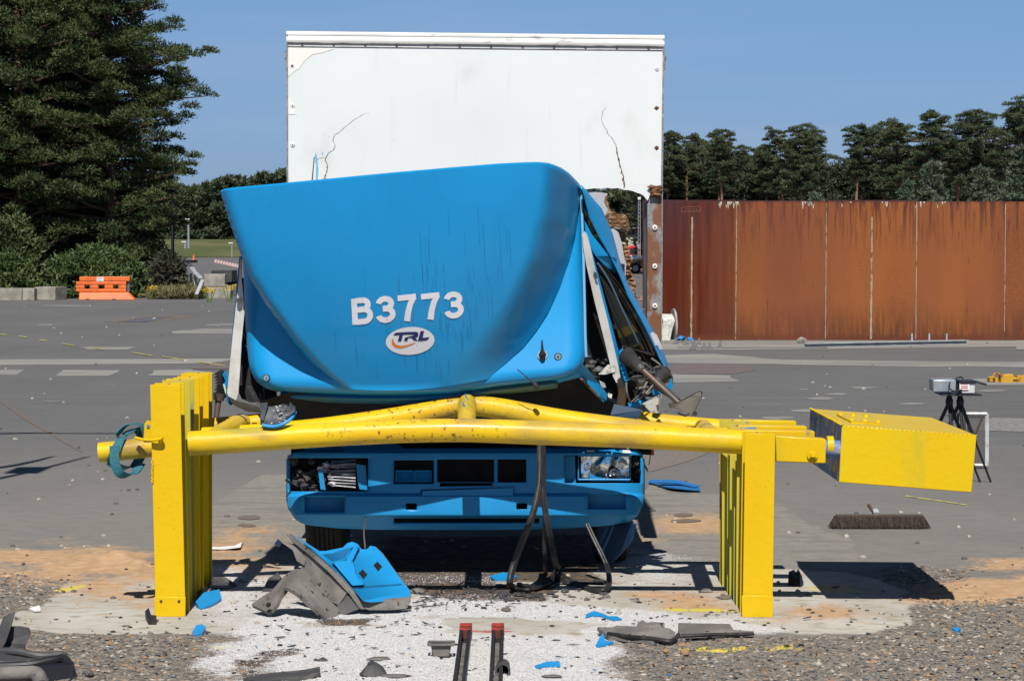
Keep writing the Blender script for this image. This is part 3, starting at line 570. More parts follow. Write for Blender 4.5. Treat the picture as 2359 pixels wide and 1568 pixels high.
for k, (a, c, yt, D) in enumerate(tagmass):
    rg = np.random.default_rng(90 + k); n = 240; C = np.c_[((rg.uniform(a, c, n)) - CX) / F * D, D + rg.uniform(-1, 3, n), rg.uniform(0, .28, n)]
    V = tufts(rg, C, np.full(n, .25), 22, .3, .03, up=1.0, flat=.6)
    tag(np_obj('weeds', V, tri_idx(V), M_weed, (rg.random(len(V) // 3) < .4).astype(int)), ['rough weeds along the edge of the paving right of the orange barrier', 'scrubby weeds leading back to the far road'][k], 'weeds', kind='stuff')
M_flow = mat('yellow_flowers', (.75, .52, .02), .6); M_wstem = mat('weed_stems', (.10, .15, .04), .7)
def ragwort(x, y, D, h, lb, n=5):
    X = (x - CX) / F * D; root = thing('ragwort_plant', lb, 'plant', (X, D, 0), 'yellow flowering weeds'); rg = np.random.default_rng(int(x)); mb = MB(); C = []
    for i in range(n):
        dx = rg.uniform(-.35, .35); hh = h * .62 * rg.uniform(.65, 1.); mb.tube([(X + dx * .3, D, 0), (X + dx, D, hh)], [.02, .01], 4, spline=False); C.append((dx, 0, hh)); C.append((dx * .8, 0, hh * .85))
    C = np.array(C); V = tufts(rg, C, np.full(len(C), .10), 16, .05, .02, flat=.6); o = np_obj('flower_head', V, tri_idx(V), M_flow); o.parent = root
    V2 = tufts(rg, C * np.array([.8, 1, .45]), np.full(len(C), .22), 40, .15, .03); v0 = len(mb.v); mb.add(V2, tri_idx(V2).tolist()); part('stem', mb, M_wstem, root)
ragwort(83, 0, 98, .85, 'yellow flowering weed behind the pale blocks'); ragwort(340, 0, 98, .95, 'yellow flowering weed beside the orange barrier'); ragwort(480, 0, 92, .9, 'yellow flowering weed in front of the stacked concrete blocks', 7); ragwort(528, 0, 93, 1.3, 'yellow flowering weed right of the stacked concrete blocks')

# grass bank on the horizon at the left
mb = MB()
def bank(u, v):
    x = -75 + u * 60; y = 300 + v * 70; return Vector((x, y, 1.2 + 2.8 * (1 - (1 - min(1, v * 1.6)) ** 2) + .15 * math.sin(x * .4)))
mb.grid(lambda u, v: Vector((-300 + u * 620, 318 + v * 90, 1.32 + 2.6 * math.sin(min(1, v * 2.4) * math.pi / 2))), 40, 12)
struct('grass_bank', mb, mat('bank_grass', (.075, .092, .028), .9, col2=(.13, .125, .05), scale=.25, stretch=(.4, 1, 3), bump=.4, bscale=3))
mb = MB(); mb.grid(lambda u, v: Vector((-75 + u * 58, 99.4 + v * 60, .02 + .25 * min(1, v * 6))), 20, 8)
struct('woodland_floor', mb, mat('leaf_litter', (.07, .065, .03), .95, col2=(.12, .11, .05), scale=.6, bump=.5, bscale=8))

# old tyre marks and fine cracks on the tarmac
M_tm = mat('tyre_mark', (.128, .125, .120), .85, col2=(.165, .158, .148), scale=4, lo=.40, hi=.60)
def arcline(p, w, m, name, z=.0042, seed=0):
    P = [G(*q) for q in p]; Q = []
    for i in range(len(P) - 1):
        p0 = P[max(i - 1, 0)]; p1 = P[i]; p2 = P[i + 1]; p3 = P[min(i + 2, len(P) - 1)]
        for k in range(14): t = k / 14; Q.append(0.5 * ((2 * p1) + (p2 - p0) * t + (2 * p0 - 5 * p1 + 4 * p2 - p3) * t * t + (3 * p1 - p0 - 3 * p2 + p3) * t ** 3))
    Q.append(P[-1]); vs = []; rd = random.Random(seed)
    for i, q in enumerate(Q):
        t = (Q[min(i + 1, len(Q) - 1)] - Q[max(i - 1, 0)]).normalized(); s = Vector((-t.y, t.x, 0)) * w * rd.uniform(.3, 1.3) * math.sin(math.pi * (i + .5) / len(Q)) ** .3
        vs += [(q.x - s.x, q.y - s.y, z), (q.x + s.x, q.y + s.y, z)]
    mb = MB(); mb.add(vs, [(2 * i, 2 * i + 1, 2 * i + 3, 2 * i + 2) for i in range(len(Q) - 1)]); struct(name, mb, m)
# pale specks of grit over the yard
rgn = np.random.default_rng(77); mb = MB()
for k in range(420):
    y = 690 + 760 * rgn.random() ** 1.4; x = rgn.uniform(-10, 2368); g = G(x, max(y, 705)); g.z = zg(g.x, g.y) + .004; mb.stone(g, rgn.uniform(.006, .016) * (1 + g.y * .04), k, mi=int(rgn.random() < .35))
tag(mesh_obj('grit', mb, [stone_cols[2], stone_cols[1]]), 'pale and dark grit scattered thinly over the tarmac yard', 'grit', kind='stuff')
# ================================================================== BACKGROUND OBJECTS
M_conc = mat('cast_concrete', (.34, .32, .27), .9, col2=(.23, .215, .18), scale=2.2, spots=[((.16, .15, .13), 5, .6, .75, (1, 1, .3), .7)], bump=.3, bscale=20)
M_rust = None
def rustmat():
    m = bpy.data.materials.new('rusty_steel'); m.use_nodes = True; nt = m.node_tree; N = nt.nodes; L = nt.links; b = N['Principled BSDF']
    tc = N.new('ShaderNodeTexCoord'); P = tc.outputs['Object']; sp = N.new('ShaderNodeSeparateXYZ'); L.new(P, sp.inputs[0])
    def noise(sc, st, det=6):
        mp = N.new('ShaderNodeMapping'); mp.inputs['Scale'].default_value = st; L.new(P, mp.inputs[0]); n = N.new('ShaderNodeTexNoise'); n.inputs['Scale'].default_value = sc; n.inputs['Detail'].default_value = det; L.new(mp.outputs[0], n.inputs[0]); return n.outputs['Fac']
    def rng(f, a, bb, c=0, d=1):
        r = N.new('ShaderNodeMapRange'); r.inputs[1].default_value = a; r.inputs[2].default_value = bb; r.inputs[3].default_value = c; r.inputs[4].default_value = d; L.new(f, r.inputs[0]); return r.outputs[0]
    def mm(op, a, c):
        x = N.new('ShaderNodeMath'); x.operation = op
        for s, k in ((a, 0), (c, 1)):
            if isinstance(s, (int, float)): x.inputs[k].default_value = s
            else: L.new(s, x.inputs[k])
        return x.outputs[0]
    def mix(f, a, c):
        x = N.new('ShaderNodeMix'); x.data_type = 'RGBA'
        for s, k in ((a, 6), (c, 7)):
            if isinstance(s, tuple): x.inputs[k].default_value = (*s, 1)
            else: L.new(s, x.inputs[k])
        L.new(f, x.inputs[0]); return x.outputs[2]
    big = noise(1.0, (1, 1, .25)); st = noise(9, (1, 1, .05)); fine = noise(60, (1, 1, 1)); st2 = noise(16, (1, 1, .09), 4)
    c = mix(rng(big, .4, .62), (.27, .088, .026), (.19, .060, .021)); c = mix(rng(fine, .4, .7), c, (.30, .105, .034))
    # darker, redder end nearest the truck (deep rust on that plate)
    xl = sp.outputs['X']; dark = mm('MULTIPLY', rng(xl, 2.15, 2.05), rng(mm('ADD', mm('ADD', mm('MULTIPLY', st, .5), mm('MULTIPLY', noise(2.2, (1, 1, .05), 3), 1.2)), mm('MULTIPLY', xl, -.12)), .45, .85, .5, 1.0)); c = mix(dark, c, (.085, .014, .005))
    c = mix(mm('MULTIPLY', mm('MULTIPLY', rng(xl, 2.15, .3), rng(sp.outputs['Z'], 1.5, 2.9)), .95), c, (.075, .030, .034))
    # long run-down streaks from the top, dirt splash at the foot
    top = mm('MULTIPLY', rng(sp.outputs['Z'], 1.9, 3.15), rng(mm('ADD', mm('MULTIPLY', st, .5), mm('MULTIPLY', st2, .5)), .485, .57)); c = mix(mm('MULTIPLY', top, .9), c, (.055, .02, .018))
    foot = mm('MULTIPLY', rng(mm('ADD', sp.outputs['Z'], mm('MULTIPLY', noise(1.2, (1, 1, .3)), .8)), 1.25, .4), rng(mm('ADD', mm('MULTIPLY', st2, .6), mm('MULTIPLY', fine, .4)), .38, .55)); c = mix(mm('MULTIPLY', foot, .85), c, (.06, .028, .018))
    c = mix(rng(sp.outputs['Z'], .16, .03), c, (.13, .04, .02)); c = mix(rng(noise(30, (1, 1, .05), 3), .70, .76), c, (.09, .034, .018)); c = mix(mm('MULTIPLY', rng(noise(.45, (1, 1, .12), 3), .45, .6), .45), c, (.17, .055, .035))
    c = mix(rng(mm('ADD', sp.outputs['Z'], mm('MULTIPLY', noise(5, (1, 1, .3)), .08)), 3.15, 3.2), c, (.07, .03, .03))
    L.new(c, b.inputs['Base Color']); b.inputs['Roughness'].default_value = .72; b.inputs['Specular IOR Level'].default_value = .12
    bp = N.new('ShaderNodeBump'); bp.inputs['Strength'].default_value = .25; bp.inputs['Distance'].default_value = .02; L.new(fine, bp.inputs['Height']); L.new(bp.outputs[0], b.inputs['Normal']); return m
M_rust = rustmat()
DW = 52.7
wl = thing('steel_wall', 'long rusty brown steel plate wall behind the yellow box', 'wall', ((1479 - CX) / F * DW, DW, 0))
seams = [1479, 1695, 1902, 2110, 2314, 2520, 2724]
M_weld = mat('weld_bead', (.40, .31, .22), .8, col2=(.14, .06, .03), scale=7, stretch=(1, 1, .6), lo=.52, hi=.68)
M_dropp = mat('pale_droppings', (.48, .44, .36), .9)
for i in range(6):
    a, c = seams[i], seams[i + 1]; mb = MB(); X0 = (a - CX) / F * DW; X1 = (c - CX) / F * DW; zt = 3.165 + [.015, -.0, .012, -.015, -.02, -.03][i]
    mb.box(((X0 + X1) / 2 + .004, DW + .03 + .004 * (i % 2), zt / 2), (X1 - X0 - .012, .04, zt)); part('panel', mb, M_rust, wl, label=['darker wine-red end panel with deep rust'][0] if i == 0 else None)
def bead(x, y0, y1, w=.02):
    mb = MB(); pts = []; n = 26
    for k in range(n + 1):
        p = W(x + (y1 - y0) * 0 + random.uniform(-1, 1) * .35 - (k / n) * 2.6, y0 + (y1 - y0) * k / n, DW - .0); pts.append(p)
    mb.tube(pts, [w * random.uniform(.6, 1.25) for _ in pts], 6, spline=False); part('weld_seam', mb, M_weld, wl)
for x in seams[1:6]: bead(x + 1.4, 468, 781, .011)
bead(1594, 500, 781, .022); bead(2008, 500, 781, .026)
for x, n in ((1690, 9), (1862, 8), (1950, 3), (2040, 3), (2170, 4), (2118, 5), (1660, 6)):
    mb = MB()
    for k in range(n):
        xx = x + random.uniform(-14, 14); h = random.uniform(2, 16); mb.px([(xx - 2, 464.5), (xx + 2, 464.5), (xx + .8, 466 + h), (xx - .5, 465 + h)], .006, DW + .002)
    part('dropping_streak', mb, M_dropp, wl)
mb = MB()   # faint chalked plate mark
for k in range(1): 
    for q in (((1570, 478), (1613, 476)), ((1613, 476), (1613, 487)), ((1613, 487), (1570, 489)), ((1570, 489), (1570, 478))):
        mb.tube([W(*q[0], DW + .006), W(*q[1], DW + .006)], .005, 4, spline=False)
    for x in range(1578, 1608, 5): mb.tube([W(x, 485, DW + .006), W(x + 2, 480.5, DW + .006)], .005, 4, spline=False)
part('chalk_mark', mb, mat('chalk_red', (.32, .12, .08), .9), wl)

# cable drum by the wall
M_ply = mat('drum_wood', (.36, .33, .28), .85, col2=(.24, .22, .18), scale=6)
c0 = W(1520, 744, 51.2); R0 = .375; th = thing('cable_drum', 'wooden cable drum standing by the left end of the rusty wall', 'cable drum', (c0.x, c0.y, 0)); cz = R0
for sx, dn in ((-.36, 'flange'), (.30, 'flange')):
    mb = MB(); mb.cyl((c0.x + sx, c0.y, cz), (1, .12, 0), R0, .045, 40); part(dn, mb, M_ply, th, bevel=.006)
mb = MB(); mb.cyl((c0.x - .03, c0.y, cz), (1, .12, 0), .2, .6, 30); part('core', mb, mat('drum_core', (.35, .36, .38), .6, col2=(.22, .23, .25), scale=9), th)
mb = MB()
for k in range(7):
    x = c0.x + .02 + k * .035; mb.tube([(x, c0.y - .1, cz + .25), (x + .05, c0.y - .26, cz + .12), (x + random.uniform(-.05, .02), c0.y - .27, cz - .1), (x - .06, c0.y - .3, .05)], .03, 6, flat=.5)
part('rope', mb, mat('pale_rope', (.62, .60, .54), .9, col2=(.42, .40, .36), scale=20), th)
mb = MB(); mb.box((c0.x + .08, c0.y - .32, .035), (.5, .2, .07)); single('concrete_kerb', 'small pale concrete block under the edge of the cable drum', 'block', mb, M_conc, (c0.x + .08, c0.y - .32, 0), bevel=.01)
M_bluecloth = mat('blue_sheet', (.03, .20, .50), .6)
mb = MB()
c = G(1570, 789)
mb.grid(lambda u, v: Vector((c.x - .25 + u * .55, c.y - .15 + v * .3, .02 + .16 * float(fbm(np.array(u * 5.), np.array(v * 4.), 3, 9)) * math.sin(math.pi * u) ** .5)), 22, 12); single('plastic_sheet', 'crumpled blue plastic sheet at the foot of the rusty wall', 'plastic sheet', mb, M_bluecloth, (c.x, c.y, 0), solid=.006)
M_galv = mat('galvanised_steel', (.46, .48, .49), .6, .15, col2=(.34, .36, .38), scale=5)
M_bolt = mat('bolt_steel', (.32, .31, .30), .5, .6)
bolt0 = None
for i, (x, y, h) in enumerate([(1556, 790, .12), (1580, 792, .1), (1610, 791, .15), (1601, 800, .14), (1622, 801, .15), (1634, 801, .16), (1658, 799, .14), (1595, 803, .12)]):
    p = G(x, y + 3)
    if bolt0 is None:
        bolt0 = thing('ground_bolt', 'x', 'bolt', p, 'short steel bolts standing at the foot of the rusty wall'); mb = MB(); mb.cyl((p.x, p.y, .07), (0, 0, 1), .022, .14, 10); part('shank', mb, M_bolt, bolt0)
        mb = MB(); mb.cyl((p.x, p.y, .05), (0, 0, 1), .045, .04, 6, smooth=False); part('nut', mb, M_bolt, bolt0); mb = MB(); mb.cyl((p.x, p.y, .015), (0, 0, 1), .07, .02, 16); part('washer', mb, M_bolt, bolt0); o = bolt0
    else: o = copy_tree(bolt0); o.location = p
    o['label'] = '%s upright steel bolt with a nut, counted from the cable drum along the pale strip' % nth[i]
c = W(2000, 796, 50); a = G(1850, 800); b_ = G(2225, 792)
th = thing('steel_beam', 'long pale galvanised steel beam lying along the foot of the wall', 'beam', (a.x, a.y, 0))
def beam(a, b_, w, h, t):
    d = (b_ - a).normalized(); s = d.cross(Vector((0, 0, 1))); mb = MB(); R = Matrix((d, -s, Vector((0, 0, 1)))).transposed(); L_ = (b_ - a).length; m = (a + b_) / 2
    for dz in (0, h): mb.box(m + Vector((0, 0, dz + t / 2)), (L_, w, t), R)
    mb.box(m + Vector((0, 0, h / 2 + t * .5)), (L_, t, h - t - .004), R); return mb
part('web', beam(a, b_, .22, .075, .014), M_galv, th)
mb = MB()
for k in range(3): p = G(1868 + 150 * 0 + [2100, 2140, 2180][k] - 1868, 789); mb.cyl((p.x, p.y, .1), (0, 0, 1), .02, .2, 8)
each('stud', mb, M_galv, th)
mb = MB(); p = G(1845, 790); mb.stone((p.x, p.y, .06), .12, 5); single('rubble_lump', 'pale lump of rubble on the strip below the middle of the rusty wall', 'rubble', mb, M_conc, (p.x, p.y, 0))
mb = MB(); p = G(1850, 798)
mb.tube([G(1560, 799, .02), G(1850, 801, .02), G(1905, 800, .02)], .018, 6, spline=False); single('steel_rod', 'thin dark steel rod lying along the pale strip', 'rod', mb, M_bolt, p)

# concrete blocks, orange barrier at the far edge of the paving
def block(name, x0, x1, yt, yb, label, depth=.8, D=None, base=0.0, group=None, rot=0.0):
    D = D or 2 * F / (yb - HY); w = (x1 - x0) / F * D; h = (yb - yt) / F * D; X = ((x0 + x1) / 2 - CX) / F * D; mb = MB()
    R = Matrix.Rotation(rot, 3, 'Z'); n = 6
    bm = bmesh.new(); bmesh.ops.create_cube(bm, size=1); bmesh.ops.subdivide_edges(bm, edges=bm.edges, cuts=5, use_grid_fill=True); rd = random.Random(int(x0))
    vs = []
    for v in bm.verts: q = Vector((v.co.x * w, v.co.y * depth, v.co.z * h)); q += Vector((rd.uniform(-1, 1), rd.uniform(-1, 1), rd.uniform(-1, 1))) * .008; vs.append(R @ q + Vector((X, D + depth / 2, base + h / 2)))
    fs = [[v.index for v in f.verts] for f in bm.faces]; bm.free(); mb.add(vs, fs)
    return single(name, label, 'concrete block', mb, M_conc, (X, D + depth / 2, base), group, bevel=.012)
block('concrete_block', -60, 50, 664, 691.5, 'long pale concrete block cut by the left edge of the view', group='concrete blocks edging the paving')
block('concrete_block', 51.5, 79, 664, 691.5, 'short pale concrete block butted to the leftmost one', group='concrete blocks edging the paving')
block('concrete_block', 86, 136, 661, 691, 'pale concrete block standing alone left of the orange barrier', depth=1.2, group='concrete blocks edging the paving', rot=-.22)
M_or = mat('orange_plastic', (.80, .17, .03), .5, col2=(.66, .13, .03), scale=3, spots=[((.45, .16, .08), 8, .58, .75, (1, 1, .5), .5)])
D = 97.0; X0 = (176 - CX) / F * D; sx = D / F
ob_ = thing('road_barrier', 'orange plastic road barrier standing before the green bushes', 'barrier', (X0 + 1.2, D, 0)); ZB = lambda y: CH - (y - HY) * sx + .0
def oz(y): return (690.5 - y) * sx
def ox(x): return (x - CX) * sx
mb = MB()  # body with three through slots
xs_ = [177, 191, 204, 223, 238, 258, 273, 292]; y0_, ya, yb_, y1_ = 653, 656, 665, 672
def ob_box(x0, x1, y0, y1, d0=-.16, d1=.16, mi=0): mb.box(((ox(x0) + ox(x1)) / 2, D + (d0 + d1) / 2, (oz(y0) + oz(y1)) / 2), (ox(x1) - ox(x0), d1 - d0, oz(y0) - oz(y1)), None, mi)
ob_box(184, 300, 637, 648); ob_box(176, 292, 648.2, 656); ob_box(176, 292, 665.2, 672)
for a, c in ((176, 196), (208, 228), (242, 262), (274, 292)): ob_box(a, c, 656.2, 665)
part('body', mb, M_or, ob_, bevel=.03)
mb = MB(); mb.hexa([Vector((ox(184), D - .3, 0)), Vector((ox(313), D - .3, 0)), Vector((ox(313), D + .3, 0)), Vector((ox(184), D + .3, 0)), Vector((ox(184), D - .17, oz(672.5))), Vector((ox(297), D - .17, oz(672.5))), Vector((ox(297), D + .17, oz(672.5))), Vector((ox(184), D + .17, oz(672.5)))])
part('base', mb, M_or, ob_, bevel=.03)
mb = MB(); mb.cyl((ox(296), D, (oz(648.5) + oz(671.5)) / 2), (0, 0, 1), .06, oz(648.5) - oz(671.5), 14); part('pin', mb, mat('pin_grey', (.12, .14, .17), .5), ob_)
mb = MB(); mb.box(((ox(224) + ox(240)) / 2, D - .165, oz(643)), (.28, .004, .19)); lab = part('sign_label', mb, mat('label_white', (.78, .78, .76), .6), ob_)
mb = MB()
for k, y in enumerate((639.5, 643, 646.5)):
    for j in range(6): mb.box((ox(226 + j * 2.1), D - .169, oz(y)), (.022, .002, .035 * (1 - .3 * (j % 2))))
part('lettering', mb, mat('label_ink', (.1, .02, .02), .6), lab)
mb = MB()
for x in (205, 265): mb.box((ox(x), D - .302, .02), (.14, .004, .05))
part('fork_slot', mb, mat('slot_black', (.02, .01, .01), .8), ob_)

# stacked blocks and bits by the road at centre left
block('concrete_block', 475, 532, 655, 681, 'lower weathered concrete block of the stack left of the blue cab', D=100, base=0, group='stacked concrete blocks')
block('concrete_block', 470, 518, 627, 655, 'upper weathered concrete block topping the stack left of the blue cab', D=100.1, base=.52, group='stacked concrete blocks', depth=.7)
block('concrete_block', 519, 531, 657, 679, 'small broken concrete block at the right foot of the stack', D=99.2, depth=.4, group='stacked concrete blocks')
M_dkmetal = mat('dark_steel', (.035, .04, .04), .7, col2=(.06, .06, .055), scale=2)
block('dark_trough', 486, 534, 618, 645, 'dark open steel box behind the stacked concrete blocks', D=106, depth=2, base=.62).data.materials[0] = M_dkmetal
bpy.data.objects['dark_trough']['category'] = 'steel box'
block('dark_trough', 430, 448, 596, 602, 'low dark steel box by the lamp posts at the left', D=108, depth=1.0, base=1.5).data.materials[0] = M_dkmetal
bpy.data.objects['dark_trough.001']['category'] = 'steel box'
mb = MB(); p = W(455, 690, 99); 
th = thing('guard_rail', 'grey crash barrier running back from the stacked blocks', 'guard rail', (p.x, 99, 0))
mb = MB(); mb.tube([W(462, 640, 99), W(448, 625, 104), W(438, 610, 110), W(425, 600, 118)], .11, 8, flat=.3); part('rail', mb, M_galv, th)
for (x, D_) in ((462, 99.2), (450, 103), (440, 109)):
    mb = MB(); q = W(x, 0, D_); mb.box((q.x, D_, .5), (.1, .14, 1.0)); part('post', mb, M_galv, th)
mb = MB(); mb.tube([W(452, 678, 97.5), W(466, 645, 98.5)], .08, 8, flat=.4, spline=False); single('leaning_pipe', 'pale grey pipe leaning on the concrete block stack', 'pipe', mb, M_galv, G(452, 690))
M_pole = mat('grey_pole', (.34, .36, .38), .5, .3)
def pole(x, y0, y1, D_, r, label, head=True, mt=None, name='lamp_post', cat='lamp post'):
    a = W(x, y1, D_); b_ = W(x, y0, D_); th = thing(name, label, cat, (a.x, D_, a.z)); mb = MB(); mb.tube([a, b_], [r, r * .7], 8, spline=False); part('post', mb, mt or M_pole, th)
    if head: mb = MB(); mb.box(b_ + Vector((-.12, 0, .04)), (.5, .25, .14)); part('lamp_head', mb, mat('lamp_head', (.6, .62, .62), .5), th, bevel=.03)
pole(434, 506, 572, 240, .12, 'grey lamp post against the distant wood left of the blue cab'); pole(426, 558, 572, 245, .12, 'short post with white head on the grass bank')
pole(534, 561, 592, 260, .08, 'short grey lamp post on the grass bank beside the blue cab')
pole(396, 425, 590, 116, .045, 'thin grey pole at the right edge of the dark pines', False, name='thin_pole', cat='pole'); pole(399.5, 440, 600, 114, .04, 'thin dark pole beside the pale one at the pines', False, M_dkmetal, 'thin_pole', 'pole')
pole(367, 565, 596, 110, .03, 'short pale pole in the shade under the pines', False, name='thin_pole', cat='pole')
M_rw = mat('barrier_pink', (.42, .13, .13), .6, col2=(.40, .30, .29), scale=2.5, stretch=(1, 1, 1), lo=.48, hi=.52)
first = None
for i in range(9):
    x = 497 + i * 6.5; D_ = 215 - i * 1.5; q = W(x, 600 + i * 1.4, D_)
    if first is None:
        first = mb = MB(); mb.hexa([q + Vector(v) for v in ((-.13, -.2, -.22), (.13, -.2, -.22), (.13, .2, -.22), (-.13, .2, -.22), (-.11, -.08, .1), (.11, -.08, .1), (.11, .08, .1), (-.11, .08, .1))]); first = o = single('lane_barrier', '', 'barrier', mb, M_rw, q, bevel=.03)
    else: o = first.copy(); COL.objects.link(o); o.location = q
    o['label'] = '%s red and white plastic barrier from the left in the far road row' % nth[i]; o['group'] = 'red and white barriers on the far road'
q = W(446, 600, 200); th = thing('traffic_cone', 'orange and white traffic cone on the far road left of the barriers', 'traffic cone', q); 
mb = MB(); mb.lathe(q, (0, 0, 1), [(.14, 0), (.04, .5), (.0, .51)], 12); part('cone', mb, M_or, th)
mb = MB(); mb.box(q + Vector((0, 0, -.02)), (.4, .4, .04)); part('base', mb, M_or, th)
mb = MB()
c = W(412, 676, 98.5)
mb.grid(lambda u, v: Vector((W(395, 0, 98.5).x + u * .8, 98.5 + v * .5, .02 + .22 * float(fbm(np.array(u * 6.), np.array(v * 4.), 3, 3)) * math.sin(math.pi * u))), 16, 8); single('litter_bag', 'white litter lying in the weeds before the dark scrub', 'litter', mb, mat('litter_white', (.6, .6, .58), .7), (c.x, 98.5, 0), solid=.01)

# seen through the hole: building, red cab, pale lorry, lattice mast
th = thing('warehouse', 'cream corrugated warehouse seen through the broken white box', 'building', (W(1440, 0, 235).x, 235, 0))
M_corr = mat('cream_cladding', (.50, .50, .38), .6, col2=(.44, .44, .34), scale=1)
mb = MB(); xa, xb = (1380 - CX) / F * 235, (1482 - CX) / F * 235; zt = W(0, 533, 235).z
n = 44
vs = []
for k in range(n + 1):
    x = xa + (xb - xa) * k / n; y = 235 + (.06 if k % 2 else 0)
    zz = zt + .35 - abs(k / n - .55) * .9; vs += [(x, y, 0), (x, y, zz)]
mb.add(vs, [(2 * k, 2 * k + 2, 2 * k + 3, 2 * k + 1) for k in range(n)]); mb.box(((xa + xb) / 2, 239, zt / 2 - .2), (xb - xa, 7.6, zt - .4)); part('wall', mb, M_corr, th)
mb = MB(); q = W(1462, 554, 234.9); mb.box(q, (.30, .1, .45)); part('window', mb, mat('dark_pane', (.03, .04, .05), .2), th)
mb = MB(); q = W(1471, 580, 234.9); mb.box(q, (.5, .1, 2.0)); part('door', mb, mat('grey_door', (.35, .36, .33), .6), th)
mb = MB(); mb.box(((xa + xb) / 2, 238.5, zt + .32), (xb - xa + .6, 8.4, .12)); part('roof', mb, mat('roof_sheet', (.35, .36, .32), .6), th)
Dt = 211; th = thing('lorry_cab', 'red lorry cab parked far off behind the torn white box', 'lorry', (W(1450, 0, 216).x, 216, 0)); M_red = mat('red_paint', (.62, .025, .03), .35, coat=.4)
mb = MB(); a = W(1444, 594, 216); c = W(1471, 566, 216); mb.hexa([Vector(v) for v in ((a.x - .9, 215, a.z), (c.x, 215, a.z), (c.x, 217.2, a.z), (a.x - .9, 217.2, a.z), (a.x - .9, 215, c.z), (c.x - .25, 215, c.z), (c.x - .25, 217.2, c.z), (a.x - .9, 217.2, c.z))]); part('cab_body', mb, M_red, th, bevel=.08)
mb = MB(); mb.px([(1450, 572), (1463, 572), (1465, 584), (1451, 586)], .04, 214.96); part('window', mb, MATS['dark_pane'], th)
mb = MB(); q = W(1460, 616, 216); 
for dy in (-.7, .9): mb.cyl((q.x, 216 + dy, .5), (0, 1, 0), .5, .28, 20)
part('wheel', mb, M_dkmetal, th); mb = MB(); mb.box((q.x - 1, 216.1, .95), (3.2, 1.8, .35)); part('chassis', mb, M_dkmetal, th)
th = thing('lorry', 'white and tan lorry front wheel and wing seen through the hole', 'lorry', (W(1463, 0, Dt).x, Dt, 0)); q = W(1463, 616, Dt)
mb = MB(); mb.cyl((q.x, Dt - .15, .5), (0, 1, 0), .5, .3, 32); wt = part('wheel', mb, mat('far_tyre', (.025, .025, .027), .8), th, bevel=.05)
mb = MB(); mb.cyl((q.x, Dt - .31, .5), (0, 1, 0), .27, .04, 24); part('rim', mb, mat('far_rim', (.42, .40, .38), .5), wt)
M_tan = mat('tan_paint', (.42, .24, .13), .6, col2=(.34, .18, .1), scale=2); mb = MB()
arc = [(q.x + math.cos(t) * .58, Dt - .34, .5 + math.sin(t) * .58) for t in [math.pi * k / 10 for k in range(11)]]
out = [(q.x - .75, Dt - .34, .6), (q.x - .75, Dt - .34, 1.3), (q.x + .75, Dt - .34, 1.3), (q.x + .75, Dt - .34, .6)]
mb.plate(out[:1] + out[1:3] + out[3:] + [(p[0], p[1], p[2]) for p in arc], .5); part('wing', mb, M_tan, th)
mb = MB(); mb.box((q.x + .1, Dt + .6, 1.52), (2.0, 1.9, .42)); part('bonnet', mb, mat('white_paint_far', (.75, .74, .72), .4), th, bevel=.08); mb = MB(); mb.box((q.x + 1.6, Dt + .6, 1.9), (1.8, 1.9, 1.3)); part('cab_body', mb, MATS['white_paint_far'], th, bevel=.08)
mb = MB(); mb.box((q.x + .6, Dt + 1.2, .62), (2.6, .9, .3)); part('chassis', mb, M_dkmetal, th)
th = thing('lattice_mast', 'slim pale lattice mast before the trees seen through the hole', 'mast', W(1472, 590, 180)); Dm_ = 180
mb = MB(); a0 = W(1469, 592, Dm_); a1 = W(1475, 592, Dm_); b0 = W(1470, 460, Dm_); b1 = W(1474.5, 460, Dm_)
for s_, e_ in ((a0, b0), (a1, b1)): mb.tube([s_, e_], .022, 5, spline=False)
for k in range(15): t = k / 15; t2 = (k + 1) / 15; mb.tube([a0.lerp(b0, t), a1.lerp(b1, t2)], .012, 4, spline=False); mb.tube([a1.lerp(b1, t), a0.lerp(b0, t2)], .012, 4, spline=False)
part('frame', mb, M_pole, th); mb = MB(); mb.box(W(1472, 457, Dm_), (.22, .2, .2)); part('lamp_head', mb, MATS['white_paint_far'], th)
mb = MB(); q = G(1462, 693); mb.box(q + Vector((0, 0, .12)), (.9, .3, .16)); single('concrete_kerb', 'small pale kerb block on the yard seen through the hole', 'block', mb, M_conc, q)

# ================================================================== YARD OBJECTS AT THE RIGHT
M_blk = mat('black_plastic', (.018, .018, .020), .45); M_blk2 = mat('dark_grey_plastic', (.055, .055, .058), .55, col2=(.09, .088, .085), scale=6, spots=[((.16, .15, .135), 14, .58, .72, (1, 1, 1), .6)])
Dc = 20.0
q = W(2192, 890, Dc); th = thing('tripod_camera', 'silver camera box on a black tripod behind the yellow weight', 'camera', (q.x, Dc, 0)); M_sil = mat('silver_case', (.42, .45, .48), .4, .5, col2=(.33, .36, .39), scale=8)
mb = MB(); a = W(2147, 902, Dc - .12); c_ = W(2200, 874, Dc - .12); mb.hexa([Vector((a.x, Dc - .15, a.z)), Vector((c_.x, Dc - .15, a.z)), Vector((c_.x + .02, Dc + .15, a.z)), Vector((a.x + .02, Dc + .15, a.z)), Vector((a.x, Dc - .15, c_.z)), Vector((c_.x, Dc - .15, c_.z)), Vector((c_.x + .02, Dc + .15, c_.z)), Vector((a.x + .02, Dc + .15, c_.z))]); part('camera_body', mb, M_sil, th, bevel=.008)
